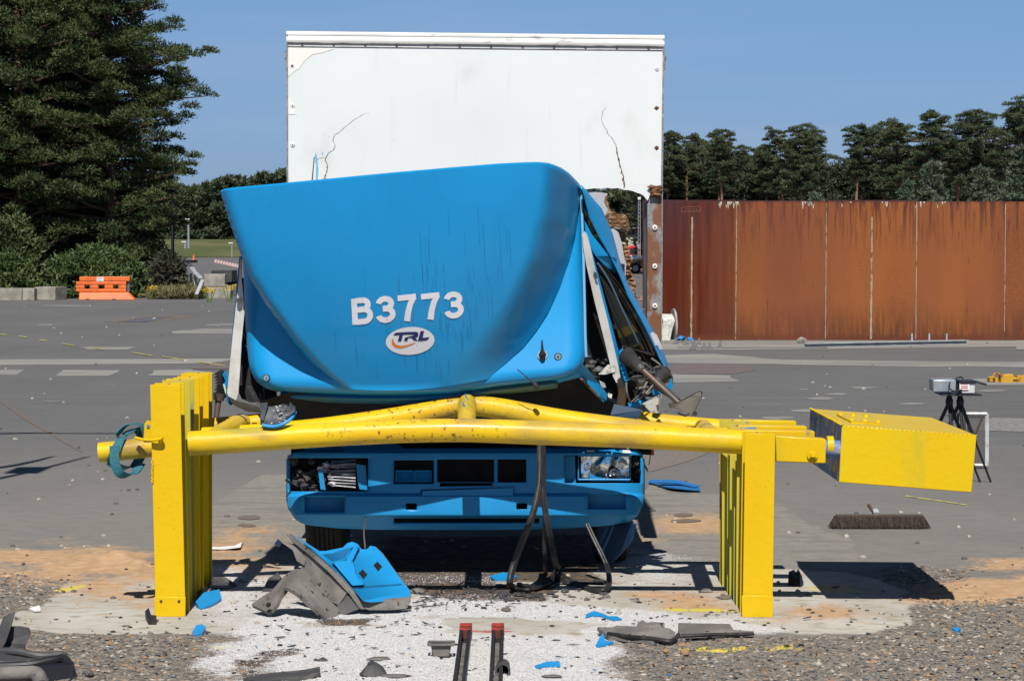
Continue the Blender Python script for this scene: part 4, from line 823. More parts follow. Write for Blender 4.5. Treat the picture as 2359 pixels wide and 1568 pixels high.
mb = MB(); a = W(2206, 903, Dc); c_ = W(2236, 878, Dc); mb.hexa([Vector((a.x, Dc - .17, a.z)), Vector((c_.x, Dc - .17, a.z)), Vector((c_.x, Dc + .13, a.z)), Vector((a.x, Dc + .13, a.z)), Vector((a.x, Dc - .17, c_.z)), Vector((c_.x, Dc - .17, c_.z)), Vector((c_.x, Dc + .13, c_.z)), Vector((a.x, Dc + .13, c_.z))]); bx_ = part('battery_box', mb, mat('pale_case', (.55, .56, .58), .5), th, bevel=.006)
mb = MB(); mb.box(W(2221, 890, Dc - .174), (.085, .003, .06)); lb_ = part('sign_label', mb, MATS['label_white'], bx_)
mb = MB()
for y in (884, 889, 893, 898): mb.box(W(2221, y, Dc - .177), (.06, .002, .006))
part('trim', mb, mat('label_red', (.5, .05, .05), .6), th)
mb = MB(); mb.box(W(2221, 878.5, Dc - .02), (.14, .32, .02)); part('case_lid', mb, M_blk, th)
mb = MB(); mb.box(W(2206, 907, Dc), (.34, .36, .012)); part('mount_plate', mb, M_blk, th, bevel=.003)
mb = MB(); mb.tube([W(2188, 880, Dc - .17), W(2185, 892, Dc - .22), W(2196, 900, Dc - .22), W(2214, 897, Dc - .2)], .006, 6); mb.tube([W(2200, 873, Dc - .1), W(2212, 868, Dc), W(2222, 876, Dc)], .006, 6); each('cable', mb, M_blk, th)
for dx in (2186, 2211):
    mb = MB(); mb.tube([W(dx, 908, Dc), W(dx, 914, Dc), W(dx, 922, Dc), W(dx, 935, Dc)], [.035, .022, .034, .03], 12, sub=3); part('pan_head', mb, M_blk, th)
    for ang in (0, 2.1, 4.2):
        mb = MB(); t = W(dx, 925, Dc); ft = Vector((t.x + math.cos(ang + .5) * .34, Dc + math.sin(ang + .5) * .34, 0)); mb.tube([t, t.lerp(ft, .5)], .016, 8, spline=False); mb.tube([t.lerp(ft, .45), ft], .010, 8, spline=False); part('leg', mb, M_blk, th)
Df = 21.4
q = W(2240, 1075, Df); th = thing('window_frame', 'small steel frame box with a white edged panel beside the tripod', 'frame', (q.x, Df, 0)); Mwf = mat('white_frame', (.72, .72, .72), .6, col2=(.5, .48, .44), scale=12)
def bar(mb, p, q_, w=.012): mb.tube([p, q_], w, 4, spline=False, smooth=False)
mb = MB(); c1, c2, c3, c4 = W(2222, 953, Df), W(2273, 953, Df), W(2273, 1072, Df), W(2222, 1070, Df)
for a, b_ in ((c1, c2), (c2, c3), (c3, c4)): bar(mb, a, b_, .016)
part('panel_edge', mb, Mwf, th)
mb = MB(); k = Vector((-.06, .25, 0))
for a, b_ in ((c1, c4), (W(2206, 952, Df + .3), W(2206, 1070, Df + .3)), (W(2206, 952, Df + .3), c1), (c1 + Vector((.02, 0, 0)), W(2240, 1060, Df)), (W(2262, 960, Df), W(2236, 1020, Df)), (W(2206, 952, Df + .3), W(2255, 950, Df + .3)), (W(2255, 950, Df + .3), c2)): bar(mb, a, b_, .011)
part('frame', mb, mat('frame_brown', (.10, .075, .06), .7), th)
mb = MB(); mb.plate([c1 + Vector((.02, .01, -.02)), c2 + Vector((-.02, .01, -.02)), c3 + Vector((-.02, .01, .02)), c4 + Vector((.02, .01, .02))], .004); part('pane', mb, mat('tinted_pane', (.12, .12, .12), .15, spec=.5, alpha=.55), th)
# broom
Db = 16.75
q = G(2026, 1218); th = thing('broom', 'wide dark bristle broom head with broken handle lying on the tarmac', 'broom', q)
M_bri = mat('bristles', (.050, .034, .024), .85, col2=(.022, .015, .012), scale=60, stretch=(1, 1, .15), lo=.4, hi=.6)
xa, xb = G(1922, 1218).x, G(2132, 1218).x; mb = MB(); mb.box(((xa + xb) / 2 + .005, Db + .07, .088), (xb - xa - .03, .065, .018), Matrix.Rotation(.0, 3, 'Y')); part('head', mb, mat('broom_wood', (.07, .05, .035), .8), th, bevel=.005)
rg = np.random.default_rng(2); n = 5200; bx = rg.uniform(xa + .01, xb - .005, n); by = Db + .07 + rg.uniform(-.045, .045, n); k = np.c_[rg.normal(0, .018, n) - .02 * (bx < xa + .05) + .01 * (bx > xb - .04), -rg.uniform(-.012, .05, n), -rg.uniform(.068, .086, n)]
P = np.c_[bx, by, np.full(n, .086)]; s_ = np.c_[np.full(n, .0022), np.zeros(n), np.zeros(n)]; V = np.stack([P - s_, P + s_, P + k + s_ * .6, P + k - s_ * .6], 1).reshape(-1, 3) - np.array(q)
o = np_obj('bristles', V, np.arange(len(V)).reshape(-1, 4), M_bri); o.parent = th
mb = MB(); mb.box(((xa + xb) / 2 + .01, Db + .07, .045), (xb - xa - .05, .07, .06)); part('bristle_core', mb, mat('bristle_core', (.03, .02, .016), .9), th)
mb = MB(); hx = G(2021, 1218).x; mb.tube([(hx, Db + .08, .09), (hx - .02, Db + .3, .14)], .013, 10, spline=False); part('handle', mb, mat('handle_wood', (.10, .065, .045), .7), th)
mb = MB(); mb.box((hx, Db + .09, .115), (.04, .05, .03), Matrix.Rotation(.4, 3, 'X')); part('bracket', mb, M_galv, th, bevel=.004)
# yellow lifting gear at the right edge
q = G(2330, 884); th = thing('lifting_gear', 'yellow and rusty lifting gear lying at the right edge of the yard', 'lifting gear', q); M_yr = mat('yellow_rusty', (.55, .30, .02), .6, col2=(.26, .09, .03), scale=6, lo=.5, hi=.65)
mb = MB(); D0 = 35
for (x0, x1, y, h) in ((2278, 2302, 877, .10), (2300, 2330, 873, .16), (2326, 2362, 878, .13), (2340, 2400, 871, .12)):
    a = W(x0, y, D0); b_ = W(x1, y, D0); mb.box(((a.x + b_.x) / 2, D0 + random.uniform(-.1, .1), a.z), (b_.x - a.x, .16, h), Matrix.Rotation(random.uniform(-.1, .1), 3, 'Y'))
part('hook_block', mb, M_yr, th, bevel=.015); mb = MB()
for i in range(12): mb.ring((q.x - .35 + i * .085, D0 + (.02 if i % 2 else -.02), .1 + .03 * math.sin(i)), (0, 1, .3) if i % 2 else (0, .3, 1), .05, .016, 12, 6)
part('chain', mb, M_yr, th)
mb = MB(); a = W(2275, 888, 34.6); mb.box((a.x + .9, 35.3, .02), (1.8, 1.2, .04)); single('timber_board', 'pale board lying under the yellow lifting gear', 'board', mb, M_slab, (a.x + .9, 35.3, 0), bevel=.01)

# ================================================================== YELLOW CRASH BARRIER
M_yel = mat('yellow_paint', (.70, .485, .004), .42, col2=(.72, .44, .004), scale=2.0, stretch=(1, 1, .3), lo=.35, hi=.7, bump=.12, bscale=25, spec=.3, coat=.08, rvar=.08,
            spots=[((.33, .36, .05), 2.6, .55, .74, (1.2, 1.2, .25), .75), ((.12, .22, .22), 7, .70, .76, (1, 1, .5), .7), ((.25, .12, .03), 60, .68, .74, (1, 1, 1), .6)])
M_yelpipe = mat('yellow_pipe_paint', (.76, .50, .006), .42, col2=(.72, .43, .012), scale=2.0, stretch=(.5, 1, 1), lo=.38, hi=.7, bump=.15, bscale=22, spec=.3, coat=.08, rvar=.08,
            bands=[((.36, .25, .07), 5, .36, .66, (.6, 1, 1), .75, -.25, 1.0, .4), ((.09, .05, .02), 48, .60, .66, (.8, 1, .6), .8, -1.0, -.05, .2)],
            spots=[((.30, .20, .07), 4, .56, .72, (.5, 1, 1.6), .8), ((.33, .34, .06), 3, .58, .7, (.3, 1, 1), .6), ((.12, .06, .02), 50, .69, .73, (.8, 1, 1), .7), ((.03, .20, .45), 9, .725, .74, (.4, 1, 1), .8)])
M_blueflake = mat('flaked_blue_yellow', (.10, .19, .40), .6, col2=(.42, .40, .36), scale=14, lo=.5, hi=.7, spots=[((.62, .42, .03), 6, .60, .66, (1, 1, 2), .9), ((.05, .03, .03), 16, .62, .7, (1, 1, 1), .7)])
M_bluegreen = mat('weathered_post_side', (.40, .42, .05), .6, col2=(.62, .43, .03), scale=1.6, stretch=(1, 1, .3), spots=[((.10, .25, .45), 2.2, .56, .64, (2, 2, .35), .9), ((.13, .08, .03), 9, .62, .72, (1, 1, .3), .6)])
M_bluegreen2 = mat('weathered_post', (.66, .43, .02), .5, col2=(.46, .42, .05), scale=1.6, stretch=(1, 1, .3), spots=[((.10, .22, .30), 5, .62, .70, (2, 2, .35), .8)])
barr = thing('crash_barrier', 'yellow steel crash barrier of posts and bowed pipes under the cab', 'crash barrier', (0, 13.2, 0))
def hpost(X, D, z1, lean=0, w=.16, d=.165, m=None, z0=-.01, name='post', tw=.011, lab=None, close=False):
    mb = MB(); sh = Matrix(((1, 0, lean), (0, 1, 0), (0, 0, 1)))
    def bx(x0, x1, y0, y1):
        vs = [sh @ Vector((x, y, z)) for z in (z0, z1) for (x, y) in ((x0, y0), (x1, y0), (x1, y1), (x0, y1))]; mb.hexa([Vector((X, D, 0)) + v for v in vs])
    bx(-w / 2, w / 2, 0, tw); bx(-w / 2, w / 2, d - tw, d)
    if close:
        bx(-w / 2, -w / 2 + tw, tw + .0005, d - tw - .0005); bx(w / 2 - tw, w / 2, tw + .0005, d - tw - .0005)
    else: bx(-.006, .006, tw + .0005, d - tw - .0005)
    return part(name, mb, m or M_yel, barr, bevel=.002, label=lab)
hpost(-1.875, 12.74, 1.272, -.024, .164); hpost(-1.896, 13.18, 1.272, -.010, .158, m=M_bluegreen2); hpost(-1.893, 13.52, 1.268, -.004, .152); hpost(-1.900, 13.90, 1.272, 0, .165)
# base cleats and rust holes on the front left post
mb = MB(); mb.box((-1.8775, 12.733, .055), (.171, .008, .11)); part('foot_plate', mb, M_yel, barr, bevel=.003)
mb = MB()
for x in (-1.926, -1.827, 1.291, 1.391): mb.cyl((x, 12.728 if x < 0 else 12.718, .085), (0, 1, 0), .008, .004, 12)
each('bolt_hole', mb, mat('rust_hole', (.09, .03, .02), .8), barr)
hpost(1.346, 12.72, 1.006, .015, .164, m=M_yel); mb = MB(); mb.box((1.345, 12.713, .06), (.172, .008, .12)); part('foot_plate', mb, M_yel, barr, bevel=.003)
hpost(1.343, 13.10, .985, .008, .158, m=M_bluegreen); hpost(1.337, 13.46, .985, .004, .152, m=M_bluegreen); hpost(1.336, 13.88, .99, 0, .16, m=M_bluegreen)
# pipes
def pipe(pts, r, label=None, m=M_yelpipe): mb = MB(); mb.tube([W(*p) for p in pts], r, 28, sub=8); return part('pipe', mb, m, barr, label=label)
PF = [(436, 1021), (560, 1013.5), (700, 1004), (850, 996), (960, 992), (1080, 991), (1230, 996), (1400, 1002), (1550, 1009), (1714, 1018)]
mb = MB(); mb.tube([W(x, y, 13.02) for x, y in PF], [.069, .068, .068, .067, .066, .066, .068, .068, .068, .068], 30, sub=8); part('pipe', mb, M_yelpipe, barr, label='nearest bowed pipe with brown scuffs along its middle')
pipe([(430, 1010, 13.6), (520, 1006, 13.65), (690, 992, 13.78), (800, 979, 13.78), (938, 958, 13.78), (1040, 937, 13.78), (1075, 933, 13.78), (1120, 936, 13.78), (1200, 950, 13.78), (1300, 968, 13.78), (1450, 988, 13.78), (1600, 1006, 13.78), (1700, 1010, 13.65)], .064)
pipe([(470, 986, 14.17), (600, 974, 14.17), (690, 966, 14.17), (820, 957, 14.16), (938, 945, 14.13), (1040, 931, 14.13), (1075, 927, 14.13), (1120, 929, 14.13), (1200, 937, 14.13), (1320, 950, 14.13), (1450, 966, 14.17), (1560, 979, 14.17), (1690, 990, 14.17)], .06)
def brace(a, b_, r, m=M_yelpipe): mb = MB(); mb.tube([W(*a), W(*b_)], r, 24, spline=False); return part('brace', mb, m, barr)
brace((1074, 985, 13.08), (1076, 928, 13.72), .053); brace((1076, 932, 13.8), (1077, 926, 14.12), .053)
brace((498, 1004, 13.06), (556, 972, 14.12), .055); brace((1640, 1008, 13.06), (1618, 985, 14.12), .055)
mb = MB(); mb.tube([W(1071, 908, 13.68), W(1076, 920, 13.58), W(1078, 940, 13.36)], .004, 6, sub=3); mb.tube([W(1066, 926, 13.45), W(1070, 937, 13.38)], .004, 6, spline=False); part('paint_scrape', mb, mat('blue_scrape', (.03, .22, .50), .6), barr)
# left stub with bracket, ring and weld
mb = MB(); mb.tube([W(229, 1042, 12.86), W(362, 1028, 12.86)], .056, 28, spline=False); part('stub_pipe', mb, M_yelpipe, barr)
mb = MB(); mb.plate([W(330, 1010, 12.80), W(332, 976, 12.80), (W(338, 969, 12.80)), W(352, 972, 12.80), W(358, 1000, 12.80), W(358, 1012, 12.80)], .012); lug = part('lug', mb, M_yel, barr, bevel=.002)
mb = MB(); mb.cyl(W(341, 981, 12.795), (0, 1, 0), .009, .006, 14); part('bolt_hole', mb, M_blueflake, lug)
mb = MB(); mb.tube([W(313, 1008, 12.76), W(330, 1012, 12.73), (W(352, 1013, 12.71)), W(371, 1010, 12.70), (W(374, 1006, 12.70))], .014, 10, flat=.6); mb.tube([W(372, 1010, 12.72), W(368, 1020, 12.735), W(366, 1022, 12.74)], .01, 8); part('handle', mb, M_yel, barr)
mb = MB()
for k in range(26): mb.stone(W(350.5 + random.uniform(-.8, .8), 1060 + k * 2, 12.735), .008, k)
part('weld_seam', mb, M_yel, barr)
mb = MB()
for k in range(44): mb.stone(W(1783.5 - k * .12 + random.uniform(-.8, .8), 995 + k * 2.7, 12.735), .008, k)
part('weld_seam', mb, M_yel, barr)
# arms at the right
mb = MB(); a0, a1 = W(1786, 1003, 12.78), W(1902, 1011, 12.78); a2, a3 = W(1902, 1067, 12.78), W(1787, 1063, 12.78); dd = Vector((0, .11, 0)); mb.hexa([a3, a2, a2 + dd, a3 + dd, a0, a1, a1 + dd, a0 + dd]); arm = part('arm', mb, M_yel, barr, bevel=.006)
mb = MB(); c = W(1871, 1047, 12.77); mb.cyl(c, (0, 1, 0), .030, .008, 24); mb.cyl(c + Vector((0, -.012, 0)), (0, 1, 0), .020, .02, 6, smooth=False); mb.cyl(c + Vector((0, -.026, 0)), (0, 1, 0), .011, .018, 16); part('bolt', mb, M_yel, arm)
for (x0, x1, y0, y1, D_) in ((1700, 1876, 991, 1003, 13.14), (1700, 1858, 980, 989, 13.5), (1690, 1834, 968, 980, 13.92)):
    mb = MB(); a = W(x0, y0 - 1, D_); b_ = W(x1, y0 + 2, D_); dn = Vector((0, 0, -.105)); dd = Vector((0, .105, 0)); mb.hexa([a + dn, b_ + dn, b_ + dn + dd, a + dn + dd, a, b_, b_ + dd, a + dd]); part('arm', mb, M_yel, barr, bevel=.005)
mb = MB(); mb.tube([W(1896, 1032, 12.85), W(1942, 1034, 12.85)], .048, 24, spline=False); part('spigot', mb, M_blueflake, barr)
mb = MB(); mb.cyl(W(1911, 1026, 12.85), (1, 0, 0), .054, .035, 24); part('collar', mb, M_yel, barr)
# weight box, rolled a few degrees
Ft = [W(1931.5, 1110, 12.8), W(2237.7, 1133.8, 12.8), W(2248.8, 1001.8, 12.8), W(1938.8, 979, 12.8)]; Bk = [p + Vector((0, 1.36, 0)) for p in Ft]
wb = thing  # (kept as a part of the welded barrier)
mb = MB(); mb.hexa([Ft[0], Ft[1], Bk[1], Bk[0], Ft[3], Ft[2], Bk[2], Bk[3]])
o = part('weight_box', mb, [M_yel, M_blueflake], barr, bevel=.004)
for p in o.data.polygons:
    if p.normal.x < -.8: p.material_index = 1
box_o = o
top = lambda u, v: Ft[3].lerp(Ft[2], u) + Vector((0, v * 1.36, 0))
nz = (Ft[2] - Ft[3]).cross(Vector((0, 1, 0))).normalized(); nz = nz if nz.z > 0 else -nz
mb = MB(); q4 = [top(.09, .22), top(.34, .10), top(.335, .42), top(.10, .80)]
q4 = [top(.12, .20), top(.36, .20), top(.36, .62), top(.12, .62)]; mb.plate([p + nz * .002 for p in q4], .008, direc=nz); pl = part('lid_plate', mb, M_yel, box_o, bevel=.002)
mb = MB()
for (u, v) in ((.14, .25), (.34, .25), (.34, .58), (.14, .58), (.24, .25), (.24, .58)): mb.lathe(top(u, v) + nz * .009, nz, [(.016, 0), (.014, .008), (.006, .013), (0, .014)], 14)
each('rivet', mb, M_yel, pl)
mb = MB()
for k in range(70):
    t = k / 69; mb.stone(Ft[3] + Vector((random.uniform(-.003, .003), t * 1.36, .002)), .009, k)
for k in range(30): mb.stone(Ft[3].lerp(Ft[2], k / 29 ) + Vector((0, 0, random.uniform(-.003, .001))), .0045, k)
part('weld_seam', mb, M_yel, box_o)
# strap on the stub
M_strap = mat('teal_webbing', (.022, .12, .155), .75, col2=(.03, .17, .20), scale=70, stretch=(1, 1, 1), spots=[((.16, .19, .05), 5, .62, .7, (1, 1, 1), .5)])
def ribbon(mb, path, width_dir, w, th_, sub=6):
    P = [Vector(p) for p in path]; Q = []
    for i in range(len(P) - 1):
        p0 = P[max(i - 1, 0)]; p1 = P[i]; p2 = P[i + 1]; p3 = P[min(i + 2, len(P) - 1)]
        for k in range(sub): t = k / sub; Q.append(0.5 * ((2 * p1) + (p2 - p0) * t + (2 * p0 - 5 * p1 + 4 * p2 - p3) * t * t + (3 * p1 - p0 - 3 * p2 + p3) * t ** 3))
    Q.append(P[-1]); vs = []; n = len(Q)
    for i, p in enumerate(Q):
        t = (Q[min(i + 1, n - 1)] - Q[max(i - 1, 0)]).normalized(); wd = Vector(width_dir(i / (n - 1)) if callable(width_dir) else width_dir); wd = (wd - t * wd.dot(t)).normalized(); nn = t.cross(wd) * th_ / 2
        vs += [p - wd * w / 2 - nn, p + wd * w / 2 - nn, p + wd * w / 2 + nn, p - wd * w / 2 + nn]
    fs = []
    for i in range(n - 1):
        for k in range(4): fs.append((i * 4 + k, i * 4 + (k + 1) % 4, i * 4 + 4 + (k + 1) % 4, i * 4 + 4 + k))
    fs += [(3, 2, 1, 0), (4 * n - 4, 4 * n - 3, 4 * n - 2, 4 * n - 1)]; mb.add(vs, fs, 0, False)
mb = MB(); c = W(283, 1036, 12.86)
def lp(a, rz, ry, dx, cz=0): return c + Vector((dx, -math.sin(a) * ry, math.cos(a) * rz + cz))
ribbon(mb, [lp(t, .075, .07, -.03 + .03 * math.cos(t), -.0) for t in [i * 2 * math.pi / 14 for i in range(8)]] + [c + Vector((-.01, .05, -.105)), c + Vector((.06, .085, -.085)), c + Vector((.10, .09, .02)), c + Vector((.07, .06, .11)), c + Vector((.01, 0, .085))], (1, 0, .25), .052, .006)
ribbon(mb, [c + Vector((-.03, -.03, .085)), c + Vector((.02, .01, .135)), c + Vector((.09, .03, .14)), c + Vector((.115, .03, .10)), c + Vector((.12, .05, .05))], (.35, 1, 0), .05, .006)
ribbon(mb, [c + Vector((-.035, -.075, .03)), c + Vector((-.03, -.085, -.06)), c + Vector((.0, -.075, -.125)), c + Vector((.06, -.03, -.13)), c + Vector((.10, .02, -.075))], (1, 0, .35), .052, .006)
single('webbing_strap', 'teal webbing strap looped round the left end of the yellow pipe', 'strap', mb, M_strap, c)
# ================================================================== WRECKED LORRY
M_blue = mat('blue_paint', (.003, .285, .63), .42, col2=(.003, .262, .585), scale=1.5, coat=.25, bump=.03, bscale=8, rvar=.06,
             spots=[((.003, .20, .46), 2.2, .45, .75, (1, 1, .3), .35), ((.03, .30, .60), 5, .62, .8, (1, 1, .15), .3), ((.006, .15, .36), 60, .67, .72, (1, 1, .03), .35)])
M_roof = mat('roof_paint', (.005, .295, .65), .42, col2=(.005, .275, .61), scale=1.5, coat=.25, bump=.03, bscale=8, spots=[((.004, .20, .46), 34, .66, .72, (1, 1, .04), .5)])
M_bluecorner = mat('blue_plastic', (.010, .27, .60), .5, col2=(.010, .25, .55), scale=4, bump=.05, bscale=60, spots=[((.012, .08, .2), 70, .70, .74, (1, 1, .5), .6)])
M_lowblue = mat('blue_lip', (.008, .14, .34), .5, col2=(.01, .12, .26), scale=2)
M_white = mat('white_panel', (.74, .77, .76), .5, col2=(.70, .735, .73), scale=1.2, lo=.4, hi=.7, bump=.04, bscale=12, spots=[((.56, .56, .52), 3, .58, .75, (1, 1, .6), .4), ((.62, .61, .58), 26, .62, .76, (1, 1, .05), .35), ((.42, .40, .36), 55, .68, .73, (1, 1, .6), .5)])
M_cap = mat('white_capping', (.74, .73, .70), .55, col2=(.66, .655, .63), scale=3, stretch=(1, 1, 4), lo=.45, hi=.6, spots=[((.30, .28, .25), 18, .60, .72, (.4, 1, 1), .6)])
M_dirt = mat('dirty_line', (.16, .13, .11), .9, col2=(.40, .37, .33), scale=8)
M_foam = mat('torn_plywood', (.42, .26, .13), .9, col2=(.22, .10, .045), scale=22, stretch=(1, 1, 3), lo=.4, hi=.58, bump=1.0, bscale=50, spots=[((.62, .50, .34), 30, .60, .7, (1, 1, .4), .9)])
M_seal = mat('white_seal', (.62, .61, .58), .6, col2=(.5, .49, .46), scale=9, spots=[((.10, .07, .05), 11, .66, .74, (1, 1, 1), .6)])
M_int = mat('dark_interior', (.008, .008, .009), .8, col2=(.016, .015, .015), scale=6)  # near-black colour stands for shade inside the cab and openings
M_rub = mat('black_rubber', (.014, .014, .015), .5, col2=(.035, .033, .032), scale=9, spots=[((.10, .09, .08), 20, .6, .72, (1, 1, .3), .6)])
M_glass = mat('door_glass', (.014, .018, .016), .06, spec=.6, coat=.4)
M_chrome = mat('chrome_reflector', (.80, .82, .84), .12, 1.0)
M_greymetal = mat('worn_galvanised', (.33, .33, .32), .6, .35, col2=(.24, .24, .235), scale=40, spots=[((.22, .09, .04), 7, .45, .56, (1, 1, .5), .95), ((.10, .05, .03), 9, .62, .7, (1, 1, 1), .7)])
M_greypanel = mat('grey_liner', (.42, .44, .47), .7, col2=(.36, .38, .41), scale=2, bump=.1, bscale=60)
lor = thing('wrecked_lorry', 'blue and white box lorry with its crushed cab tipped forward onto the yellow barrier', 'lorry', (-.27, 15.2, 0))

DOFF = -.09
# ---- roof plane and deflector surface, as depths over the picture plane
def Drf(x, y): return 13.80 - .10 * (x - 950) / F * 13.8 + .20 * (890 - y) / F * 13.8
def Ddf(x, y):
    q = max(0, (890 - y)) / F * 13.8
    return 13.79 - .10 * (x - 950) / F * 13.8 - .43 * q + .105 * q * q - .05 * (1 - math.exp(-2.5 * q)) * max(0, (800 - x) / 300) - .04 * math.exp(-((x - 930) / 420) ** 2) * (1 - math.exp(-3 * q))
LB = [(442, 507), (480, 519), (540, 538), (600, 559), (640, 575), (700, 612), (740, 641), (790, 678), (830, 712), (860, 744), (880, 770), (895, 792)]
RB = [(378, 1300), (400, 1325), (432, 1338), (480, 1332), (540, 1325), (600, 1312), (660, 1290), (720, 1262), (760, 1236), (800, 1205), (830, 1172), (850, 1150), (873, 1122)]
BT = [(442, 507)]
TOPL = [(507, 443), (515, 439), (540, 436), (660, 425), (900, 402), (1050, 389), (1150, 381), (1200, 378.5), (1240, 377.5), (1265, 380), (1290, 389), (1310, 402), (1328, 420), (1338, 432)]
INR = [(378, 1246), (432, 1242), (500, 1234), (600, 1206), (680, 1166), (760, 1116), (820, 1066), (873, 1030)]
def defl(u, v, ww=None):
    # rows run from the top rim (v=0) to the crease on the roof (v=1)
    yl = 443 + (895 - 443) * v; yr = 432 + (873 - 432) * v; xl = interp(yl, LB); xr = interp(yr, RB); x = xl + (xr - xl) * u
    xt = 507 + (1338 - 507) * u; yt = interp(xt, TOPL); yb = 895 + 13 * math.sin(math.pi * u) * 1.0 + (873 - 895) * u
    y = yt * (1 - v) + yb * v
    D = Ddf(x, y); R = Drf(x, y) + .004
    ql = (x - xl) / 26.0
    if ql < 1: D += .07 * (1 - math.sqrt(max(0, 1 - (1 - ql) ** 2))) + .0
    xi = interp(y, INR)
    t = (x - xi) / max(1, (xr - xi))
    if t > 0:
        k = t * t * (1.15 - .15 * t); D = D * (1 - k) + R * k
    return W(x, y, D)
def Dsurf(x, y): return Ddf(x, y) - .0035
mb = MB(); mb.grid(defl, 90, 60)
# rim returning backwards at the top, and the left side wall going back to the roof
def rim(u, v):
    p = defl(u, 0); return p + Vector((.0, .03 * (1 - math.cos(v * math.pi / 2)) * 0 + v * .035, .010 * math.sin(v * math.pi / 2) - .0))
mb.grid(lambda u, v: defl(u, 0) + Vector((0, .05 * v, .012 * math.sin(v * 2.2))), 90, 4, flip=True)
def lwall(u, v):
    p = defl(0, v); x = interp(443 + 452 * v, LB); y = 443 + 452 * v; tgt = W(x + 14, y, Drf(x, y)); q = Vector((p.x + (.25 if 0 else 0), p.y, p.z))
    e = Vector((q.x + .035, Drf(x, y) + .01, q.z)); return q.lerp(e, u)
mb.grid(lwall, 8, 40, flip=True)
df = part('roof_deflector', mb, M_blue, lor, angle=50)
mb = MB(); mb.grid(lambda u, v: defl(u * .96 + .02, v * .92) + Vector((0, .03, 0)), 40, 30, flip=True); mb.grid(lambda u, v: defl(.02 + u * .96, .0) + Vector((0, .03 + v * .55, .005 - v * .12)), 30, 3, flip=True); part('deflector_lining', mb, M_lowblue, lor)
# ---- roof skin
RL = [(560, 557), (600, 559.5), (700, 563), (760, 566), (830, 572), (872, 576)]
def roofpt(u, v):
    # superellipse-cornered panel; v 0 top .. 1 lower lip
    y = 470 + (902 - 470) * v; x0 = interp(y, [(470, 556)] + RL + [(902, 583)]); x1 = interp(y, [(470, 1340), (560, 1343), (700, 1346), (830, 1349), (902, 1347)])
    s = u * 2 - 1; ax = abs(s); cv = max(0, (v - .80) / .20); rad = 1 - cv
    # rounding at the two lower corners
    inset = 56 * (1 - math.sqrt(max(0, 1 - cv ** 2.6)))
    x = x0 + inset + (x1 - x0 - 2 * inset) * u
    yb = y + (8 * math.sin(math.pi * min(1, u * 1.3)) if v > .5 else 0) * max(0, (v - .6) / .4) - max(0, (u - .62)) * 75 * max(0, v - .45) / .55
    e = min((x - (x0 + inset)), (x1 - inset - x)) / 46.0; d = Drf(x, yb)
    if e < 1: d += .11 * (1 - math.sqrt(max(0, 1 - (1 - e) ** 2)))
    b_ = (1 - v) / .085
    if b_ < 1: d += .10 * (1 - math.sqrt(max(0, 1 - (1 - b_) ** 2)))
    # gentle dish of the two corner panels
    d += .015 * math.sin(math.pi * min(1, max(0, (y - 600) / 300)))
    return W(x, yb, d)
mb = MB(); mb.grid(roofpt, 96, 80); roof = part('cab_roof', mb, M_roof, lor, angle=60)
def lip(u, v):
    p = roofpt(.03 + u * .94, 1); h = 20 - 6 * abs(u - .3)
    return p + Vector((0, -.035 + .06 * v * v + .03, -.0026 * h * v - .006 + .004 * math.sin(v * 3)))
mb = MB(); mb.grid(lambda u, v: roofpt(.01 + u * .98, 1) + Vector((0, .01 + .05 * v * v - .03 * math.sin(v * math.pi), -.055 * v)), 80, 8); part('roof_lip', mb, mat('scuffed_blue', (.012, .17, .36), .5, col2=(.07, .15, .12), scale=2.2, stretch=(.6, 1, 1), lo=.5, hi=.66), lor)
# rain gutters
mb = MB(); mb.tube([W(1337, 434, Drf(1337, 434) + .0), W(1341, 520, Drf(1341, 520) + .02), W(1345, 650, Drf(1345, 650) + .03), W(1348, 780, Drf(1348, 780) + .05), W(1350, 822, Drf(1350, 822) + .06)], .0085, 8); part('rain_gutter', mb, mat('pale_blue_edge', (.16, .42, .66), .4), lor)
mb = MB(); mb.tube([W(555, 590, 13.98), W(550, 640, 13.98), W(541, 740, 13.99), W(531, 850, 14.0), W(524, 912, 14.0), W(534, 932, 14.0)], .010, 8); part('rain_gutter', mb, M_lowblue, lor)
# marker lamp sockets, aerial and antenna
for (x, y) in ((613, 870), (1285, 821)):
    c = W(x, y, Drf(x, y) + .004); mb = MB(); mb.ring(c, (0, 1, 0), .0185, .004, 24, 8); mk = part('marker_lamp', mb, M_rub, lor)
    mb = MB(); mb.cyl(c, (0, 1, 0), .0165, .008, 20); part('rim', mb, mat('socket_blue' + str(x), (.22, .30, .34), .5), mk); mb = MB(); mb.cyl(c + Vector((0, -.005, 0)), (0, 1, 0), .006, .006, 12); part('screw', mb, M_rub if x > 1000 else M_bluecorner, mk)
c = W(1249, 818, Drf(1249, 818)); mb = MB(); mb.tube([c + Vector((0, 0, .025)), c + Vector((0, -.004, 0)), c + Vector((0, 0, -.03))], [.014, .020, .016], 20, sub=3, flat=1); ae = part('aerial_base', mb, M_rub, lor)
mb = MB(); mb.ring(c, (0, 1, 0), .026, .004, 20, 6); part('gasket', mb, mat('pale_gasket', (.4, .5, .56), .5), ae); mb = MB(); mb.tube([c + Vector((0, -.02, .0)), W(1248, 783, Drf(1248, 783) - .05)], [.012, .004], 8, spline=False); part('aerial', mb, M_rub, ae)
mb = MB(); mb.tube([W(1191, 850, 13.66), W(1212, 868, 13.66), W(1230, 886, 13.68)], .003, 6); mb.lathe(W(1234, 888, 13.68), (-.4, 0, .6), [(0, .03), (.012, .02), (.016, 0), (.012, -.02), (0, -.025)], 12); part('whip_aerial', mb, M_rub, lor)

